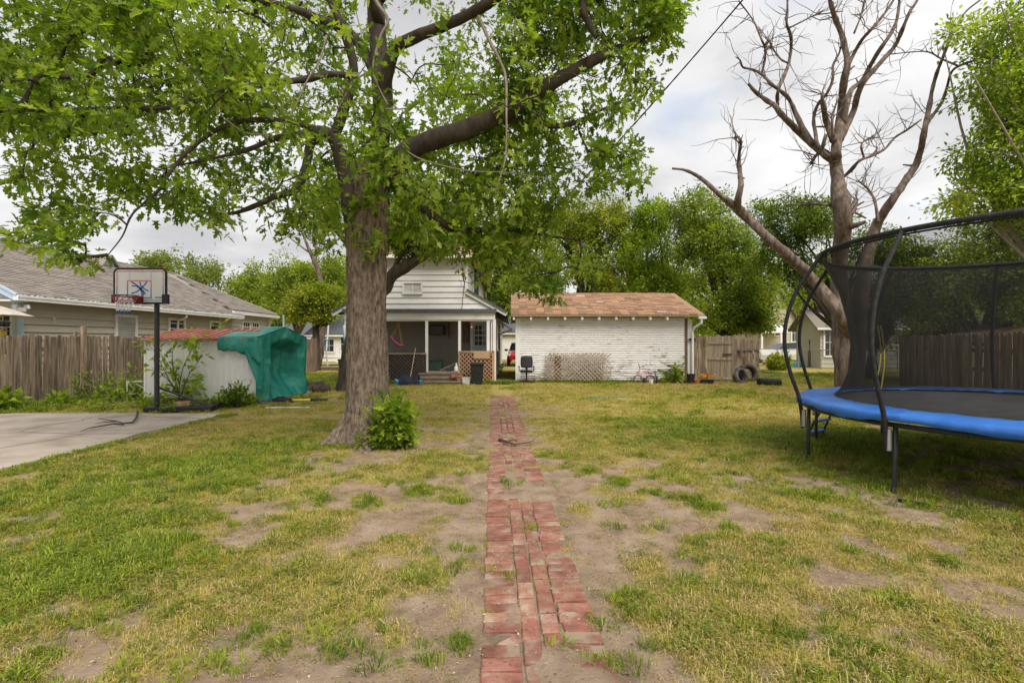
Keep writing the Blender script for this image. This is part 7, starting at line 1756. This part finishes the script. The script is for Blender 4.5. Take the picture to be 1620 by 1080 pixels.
# ---- bare trees
def zp(q, d): return [(1040 + x / 2.25, y / 2.25, d + dz, r / 2.25 * d / F * .88) for (x, y, r, dz) in q]
DT = 12.5
dead = thing('dead_tree', 'large bare dead tree with forking grey limbs behind the trampoline', 'tree', (8.3, DT, 0))
def Z4(pts, dz=0): return zp([(x, y, r, dz + .25 * math.sin(i * 1.3 + len(pts))) for i, (x, y, r) in enumerate(pts)], DT)
DL = [
 Z4([(690, 1470, 52), (672, 1300, 42), (652, 1100, 36), (648, 980, 30), (652, 880, 29), (662, 800, 32), (655, 740, 34), (643, 660, 27), (636, 600, 25), (630, 550, 24)]),
 Z4([(690, 1180, 26), (655, 1125, 24), (610, 1065, 24), (562, 1005, 22), (520, 960, 21), (465, 910, 20), (420, 870, 19), (370, 825, 18), (330, 785, 17.5), (285, 742, 17), (245, 712, 12), (220, 692, 10), (180, 655, 8), (145, 628, 7), (100, 606, 6), (55, 600, 4)], -.3),
 Z4([(285, 742, 13), (288, 705, 13), (297, 660, 11), (294, 620, 10), (290, 580, 8), (292, 540, 6), (297, 510, 6), (288, 488, 5), (275, 492, 4)], -.3),
 Z4([(660, 775, 19), (682, 760, 16), (698, 738, 13), (708, 710, 9)]),
 Z4([(632, 570, 18), (600, 552, 17), (560, 520, 15), (520, 484, 13), (480, 448, 12), (440, 405, 11), (420, 378, 10), (395, 362, 9), (350, 328, 7), (325, 300, 5)], .2),
 Z4([(555, 515, 11), (525, 470, 10), (495, 410, 9), (470, 355, 8), (440, 325, 8), (405, 300, 7), (378, 270, 6), (345, 250, 5), (305, 240, 4), (295, 215, 3), (278, 203, 2)], .3),
 Z4([(428, 375, 7), (428, 330, 7), (445, 285, 7), (465, 235, 6.5), (475, 180, 6), (475, 130, 6), (460, 85, 5.5), (463, 40, 5), (462, -20, 4)], .3),
 Z4([(465, 225, 4), (440, 212, 4), (415, 180, 4), (400, 165, 3), (380, 180, 3)], .3),
 Z4([(372, 262, 5), (382, 215, 4.5), (384, 175, 4), (370, 140, 4), (350, 90, 3.5), (325, 50, 3), (290, 5, 2.5)], .3),
 Z4([(632, 560, 20), (640, 500, 18), (650, 430, 16), (656, 360, 14), (664, 290, 13), (676, 230, 12), (668, 170, 11), (655, 120, 10), (635, 70, 9), (618, 20, 8), (612, -40, 7)], -.2),
 Z4([(648, 500, 14), (672, 450, 13), (700, 390, 12), (712, 340, 11), (735, 290, 11), (770, 250, 10), (810, 205, 9), (845, 165, 8), (870, 110, 7), (895, 50, 6), (920, 10, 5), (950, -40, 4)], .4),
 Z4([(660, 440, 12), (675, 370, 11), (690, 320, 10), (725, 290, 9), (760, 230, 8), (790, 180, 8), (825, 130, 7), (850, 80, 6), (860, 20, 5), (865, -40, 4)], .1),
 Z4([(676, 240, 8), (700, 190, 7), (730, 140, 6), (762, 105, 6), (800, 60, 5), (838, 5, 4), (850, -30, 3)], -.3),
 Z4([(605, 555, 8), (572, 520, 7), (562, 470, 7), (556, 425, 6), (570, 375, 6), (605, 330, 5.5), (625, 280, 5), (625, 235, 4.5), (645, 195, 4), (655, 160, 3)], -.4),
 Z4([(626, 500, 13), (612, 460, 12), (600, 425, 11), (592, 380, 9), (586, 345, 6), (590, 330, 3)], -.4),
 Z4([(626, 490, 6), (622, 430, 5), (630, 390, 4), (640, 360, 3)], -.5),
 Z4([(690, 1420, 40), (712, 1200, 34), (728, 1050, 29), (742, 940, 26), (768, 850, 23), (782, 795, 21), (820, 735, 18), (855, 685, 16), (885, 640, 15), (918, 592, 14), (936, 540, 12), (946, 490, 12), (955, 440, 11), (968, 380, 9), (978, 320, 8), (995, 260, 7), (1020, 195, 6.5), (1045, 130, 6), (1070, 85, 5), (1100, 40, 4), (1150, 0, 3)], .8),
 Z4([(955, 445, 8), (985, 405, 7), (1012, 365, 6), (1030, 315, 5), (1045, 260, 5), (1075, 235, 5), (1130, 215, 4.5), (1190, 195, 4), (1240, 175, 3.5), (1275, 150, 3), (1310, 120, 2)], .8),
 Z4([(650, 640, 8), (690, 605, 7), (720, 572, 6), (770, 552, 5.5), (810, 530, 5), (845, 490, 4.5), (890, 462, 4), (940, 425, 3)], .3),
 Z4([(735, 560, 4), (725, 520, 3.5), (745, 495, 3), (770, 490, 2)], .3),
 Z4([(1070, 235, 4), (1010, 210, 3.5), (965, 186, 3), (900, 186, 2.6), (825, 195, 2)], .7),
 Z4([(785, 790, 7), (775, 720, 5), (755, 680, 4.5), (730, 655, 4), (715, 645, 3)], .6),
 Z4([(600, 480, 7), (585, 530, 7), (560, 560, 6), (545, 585, 4)], -.5),
 Z4([(640, 735, 6), (590, 728, 7), (540, 728, 6), (512, 732, 4)], .2),
 Z4([(470, 100, 4), (520, 75, 3.5), (560, 55, 3), (610, 48, 2.5), (660, 40, 2)], .3),
 Z4([(700, 120, 4), (720, 70, 3.5), (735, 25, 3), (740, -30, 2)], -.3),
]
dl = limbs_px(DL)
dead_mb = limb_mesh(dl, 12, .07)
for _ in range(46):
    l = dl[rng.integers(len(dl))]; i = int(rng.integers(2, len(l) - 2)); r_ = l[i, 3]
    if not .025 < r_ < .20: continue
    ax = l[i + 1, :3] - l[i - 1, :3]; ax /= np.linalg.norm(ax); v = rng.normal(0, 1, 3); v -= ax * v.dot(ax); v /= np.linalg.norm(v); v = v + ax * .6
    L_ = r_ * rng.uniform(1.6, 4.5); p0 = l[i, :3]; q = p0 + v * (r_ * .5 + L_)
    dead_mb.tube([p0, p0 + v * r_ * .9, q, q + v * .01], [r_ * .5, r_ * .38, r_ * .22, r_ * .10], 6)
dead_mb.build('trunk', M['light_bark'], dead, smooth=True)
# fine dead twigs
def twigs_on(limbs_, n, lmin, lmax, r0, upb=.5, rmax=.12):
    P_ = []; R_ = []
    src = [l for l in limbs_ if l[:, 3].min() < rmax]
    for _ in range(n):
        l = src[rng.integers(len(src))]; i = rng.integers(len(l) // 3, len(l)); 
        if l[i, 3] > rmax: continue
        ax = l[min(i + 1, len(l) - 1), :3] - l[i - 1, :3]; ax /= np.linalg.norm(ax) + 1e-9
        v = rng.normal(0, 1, 3) + ax * .7 + [0, 0, upb]; v /= np.linalg.norm(v); L_ = rng.uniform(lmin, lmax); p = [l[i, :3]]
        for s in range(5): v = v + rng.normal(0, .24, 3) + [0, 0, .05]; v /= np.linalg.norm(v); p.append(p[-1] + v * L_ / 5)
        P_.append(p); R_.append(np.linspace(min(r0, l[i, 3] * .7), .003, 6))
        if rng.random() < .7:
            j = rng.integers(2, 5); v2 = v + rng.normal(0, .8, 3); v2 /= np.linalg.norm(v2); q = [p[j]]
            for s in range(5): v2 = v2 + rng.normal(0, .24, 3); v2 /= np.linalg.norm(v2); q.append(q[-1] + v2 * L_ * .55 / 5)
            P_.append(q); R_.append(np.linspace(r0 * .5, .0025, 6))
    return np.array(P_), np.array(R_)
pa, R_ = twigs_on(dl, 330, .25, 1.15, .013); twig_mesh(dead, 'twigs', pa, R_, M['light_bark'], 4)
bt = thing('bare_tree', 'grey leaning bare trunk left of the big maple', 'tree', (xp(502, 31), 31, 0))
bl = limbs_px([[(502, 582, 31, .25), (508, 540, 31, .22), (512, 500, 31, .20), (512, 470, 31, .19), (504, 430, 31, .16), (492, 402, 31, .12), (484, 383, 31, .08), (474, 358, 31, .03)], [(499, 418, 31, .08), (501, 395, 31, .07), (499, 370, 31, .05), (505, 345, 31, .02)], [(490, 400, 31, .05), (470, 385, 31, .04), (456, 375, 31, .02)], [(500, 395, 31, .04), (488, 370, 31, .03), (480, 350, 31, .015)]])
limb_mesh(bl, 8).build('trunk', M['light_bark'], bt, smooth=True); pa, R_ = twigs_on(bl, 26, .6, 1.6, .02); twig_mesh(bt, 'twigs', pa, R_, M['light_bark'], 4)
# ivy sprouting on the dead tree's sides
pts = []
for l in (dl[16], dl[18], dl[0]):
    for _ in range(26): i = rng.integers(0, len(l)); pts.append(l[i, :3] + rng.normal(0, .25, 3))

# ---- shrubs, vines and weeds
def shrub(name, label, base, h, r, nst, per, ls, m, cat='shrub', tv=OVAL, tf=OVAL_F, lean=(0, 0), spread=.10, stem=.012, wood='twig', droop=.3):
    o = thing(name, label, cat, (base[0], base[1], 0)); P_ = []; R_ = []
    for k in range(nst):
        a = rng.uniform(0, 2 * PI); q = r * math.sqrt(rng.uniform(0.05, 1)); hh = h * rng.uniform(.6, 1.05) * (1 - .35 * (q / r) ** 2)
        e = np.array([base[0] + q * math.cos(a) + lean[0] * hh, base[1] + q * math.sin(a) + lean[1] * hh, hh]); s = np.array([base[0] + .25 * q * math.cos(a), base[1] + .25 * q * math.sin(a), -.02])
        t = np.linspace(0, 1, 6)[:, None]; P_.append(s + (e - s) * t + np.sin(t * PI) * rng.normal(0, .05 * h, 3)); R_.append(np.linspace(stem, stem * .3, 6))
    P_ = np.array(P_); twig_mesh(o, 'stem', P_, np.array(R_), M[wood], 5)
    a = spray(P_, per, ls, spread, t0=.22, droop=droop); k = a[0][:, 2] > .02; a = [q[k] for q in a]
    foliage(o, 'foliage', *a, m, tv, tf, clump_tint(a[0], .35, base[0])); return o
b0 = G(612, 690); shrub('trunk_shrub', 'bright leafy shoots growing at the foot of the big maple', (-1.71, 7.26), .76, .27, 60, 19, .118, M['leaf_bright'], tv=MAPLE, tf=MAPLE_F, spread=.13)
shrub('trunk_shrub', 'smaller straggly leafy shoots right of the clump at the big maple foot', (-1.60, 7.34), .42, .16, 16, 13, .11, M['leaf_bright'], tv=MAPLE, tf=MAPLE_F, spread=.13, lean=(.1, 0))
shrub('trunk_shrub', 'low dark ivy clump at the front of the big maple foot', (-2.08, 7.2), .24, .16, 22, 12, .065, M['leaf_mid'], spread=.08)
c_ = G(372, 645); shrub('weed_bush', 'dark bushy weed against the white shed wall', (c_[0], c_[1], 0), .56, .30, 30, 16, .12, M['leaf_dark'], spread=.10)
c_ = G(397, 641); shrub('weed_bush', 'low weed at the shed corner beside the tarp', (c_[0], c_[1], 0), .26, .25, 16, 12, .10, M['leaf_mid'], spread=.08)
c_ = G(348, 645); shrub('weed_bush', 'small weed patch at the shed foot left of the dark bush', (c_[0] - .1, c_[1], 0), .3, .3, 18, 12, .09, M['leaf_mid'], spread=.08)
c_ = G(267, 655); shrub('weed_bush', 'small weed growing over the basketball hoop base', (c_[0], c_[1] - .1, 0), .26, .16, 14, 10, .07, M['leaf_dark'], spread=.06)
c_ = G(318, 650); shrub('weed_bush', 'ivy patch right of the basketball hoop base', (c_[0], c_[1], 0), .24, .22, 18, 14, .07, M['leaf_dark'], spread=.07)
c_ = W(1066, 606, 18.4); shrub('garden_shrub', 'young broad leaved shrub in front of the garage right end', (c_[0], 18.45, 0), .78, .36, 13, 16, .19, M['leaf_mid'], spread=.12, wood='twig')
c_ = G(1232, 585); shrub('garden_shrub', 'yellow green spiky shrub in front of the chain link fence', (xp(1232, 27), 27, 0), .85, .55, 40, 14, .26, M['leaf_yellow'], spread=.2)
# tall vine over the shed wall
vn = thing('climbing_vine', 'climbing vine sprawling up the white shed wall behind the hoop', 'vine', G(285, 640))
VP = [[(285, 640), (284, 610), (290, 580), (300, 560), (308, 545), (325, 530), (345, 516)], [(285, 630), (278, 600), (272, 570), (275, 545), (280, 535)], [(287, 635), (262, 590), (248, 560), (236, 548), (222, 542)], [(286, 625), (300, 590), (312, 575), (318, 560)], [(284, 620), (265, 600), (250, 585), (240, 582)], [(286, 632), (300, 620), (312, 618)], [(288, 610), (300, 602), (310, 600)], [(284, 605), (262, 570), (245, 548)], [(300, 560), (306, 540), (300, 528)], [(283, 630), (270, 625), (255, 620)]]
P_ = []; R_ = []
for q in VP:
    n__ = len(q); sp_ = smooth_path([[*(lambda g, x, y: ((x - 810) / F * g, g, H - (y - 540) / F * g))(12.3 + .14 * math.sin(i * 2.1) , x, y), .012] for i, (x, y) in enumerate(q)], 4)
    ix = np.linspace(0, len(sp_) - 1, 12).astype(int); P_.append(sp_[ix, :3]); R_.append(np.linspace(.012, .004, 12))
P_ = np.array(P_); twig_mesh(vn, 'stem', P_, np.array(R_), M['twig'], 5)
a = spray(P_, 38, .17, .16, t0=.05, droop=.45); k = a[0][:, 2] > .03; a = [q[k] for q in a]; foliage(vn, 'foliage', *a, M['leaf_bright'], LEAF, LEAF_F, clump_tint(a[0], .5, 8))
# leafy weeds along the left fence
for k, (px, py, h, r, ls, m_, lb_) in enumerate(((8, 652, .5, .28, .2, 'leaf_bright', 'tall grassy weed at the foot of the fence by the left edge'), (92, 645, .3, .22, .14, 'leaf_bright', 'small grassy weed at the fence foot left of the vines'), (150, 636, .85, .55, .12, 'leaf_mid', 'loose leafy vine shoots climbing the left board fence'), (185, 638, .6, .45, .11, 'leaf_bright', 'bright leafy weeds between the fence and the white frame'), (212, 634, 1.05, .3, .13, 'leaf_mid', 'tall leafy shoots behind the white metal frame'), (165, 650, .28, .5, .09, 'leaf_bright', 'low bright weeds along the back edge of the slab'), (225, 648, .32, .4, .09, 'leaf_bright', 'low bright weeds left of the basketball pole'))):
    c_ = G(px, py); shrub('weed_clump', lb_, c_, h, r, 26, 9, ls, M[m_], cat='weed', spread=.09, tv=LEAF, tf=LEAF_F, stem=.006, wood='twig')
gx_ = []
for _ in range(520):
    yy = rng.uniform(10.7, 14.5); gx_.append((-11.9 + .13 * (yy - 8.6) + .15 + abs(rng.normal(0, .5)), yy))
for _ in range(160): u = rng.uniform(0, Lw); v = -.05 - abs(rng.normal(0, .12)); p_ = SP(u, v, 0); gx_.append(p_[:2])
for _ in range(260): gx_.append((rng.uniform(.3, 6.6), 18.72 - abs(rng.normal(0, .08))))
for _ in range(240): gx_.append((rng.uniform(-6, .2), 18.3 - abs(rng.normal(0, .15))))
for _ in range(300): gx_.append((rng.uniform(8.3, 13), rng.uniform(19, 27)))
for _ in range(240): a = rng.uniform(0, 2 * PI); q = 2.36 + rng.normal(0, .25); gx_.append((TC.x + q * math.cos(a), TC.y + q * math.sin(a)))
for _ in range(160): y_ = rng.uniform(3, 10.6); gx_.append((-5.96 + abs(rng.normal(0, .08)), y_))
for _ in range(90): a = rng.uniform(0, 2 * PI); q = .5 + rng.normal(0, .1); gx_.append((-2.2 + q * math.cos(a), 7.75 + q * math.sin(a)))
gx_ = np.array(gx_); scatter('tall_grass', 'unmown tall grass along the fences, walls and trampoline', tl, np.column_stack([gx_, ground_z(gx_[:, 0], gx_[:, 1])]), np.where((gx_[:, 0] > -6.2) & (gx_[:, 1] < 10.7), rng.uniform(.6, 1.4, len(gx_)), rng.uniform(1.2, 2.6, len(gx_))), 9)

# ------------------------------------------------------------------ overhead wires
def wire(name, label, pts, r, twist=False):
    o = thing(name, label, 'cable', pts[0]); A, B_, sagv = np.array(pts[0]), np.array(pts[-1]), pts[1]
    t = np.linspace(0, 1, 60)[:, None]; P = A + (B_ - A) * t - np.array([0, 0, 1.]) * sagv * 4 * t * (1 - t)
    for k in range(2 if twist else 1):
        ph = t[:, 0] * 190 + PI * k; off = np.stack([np.cos(ph), 0 * ph, np.sin(ph)], 1) * r * (.9 if twist else 0)
        b = MB(); b.tube((P + off).tolist(), r, 5); b.build('strand', M['black_plastic'], o, smooth=True)
A = W(745, 447, 19.2); B_ = W(1310, -160, 6.6)
wire('power_cable', 'thick twisted black power cable crossing the sky right of the maple', (A, .42, B_), .0115, True)
wire('phone_wire', 'thin wire crossing behind the dead tree', (W(1183, 322, 24), .25, W(1640, 62, 12)), .007)
wire('phone_wire', 'thinner lower wire crossing behind the dead tree', (W(1300, 318, 22), .25, W(1640, 150, 12)), .004)
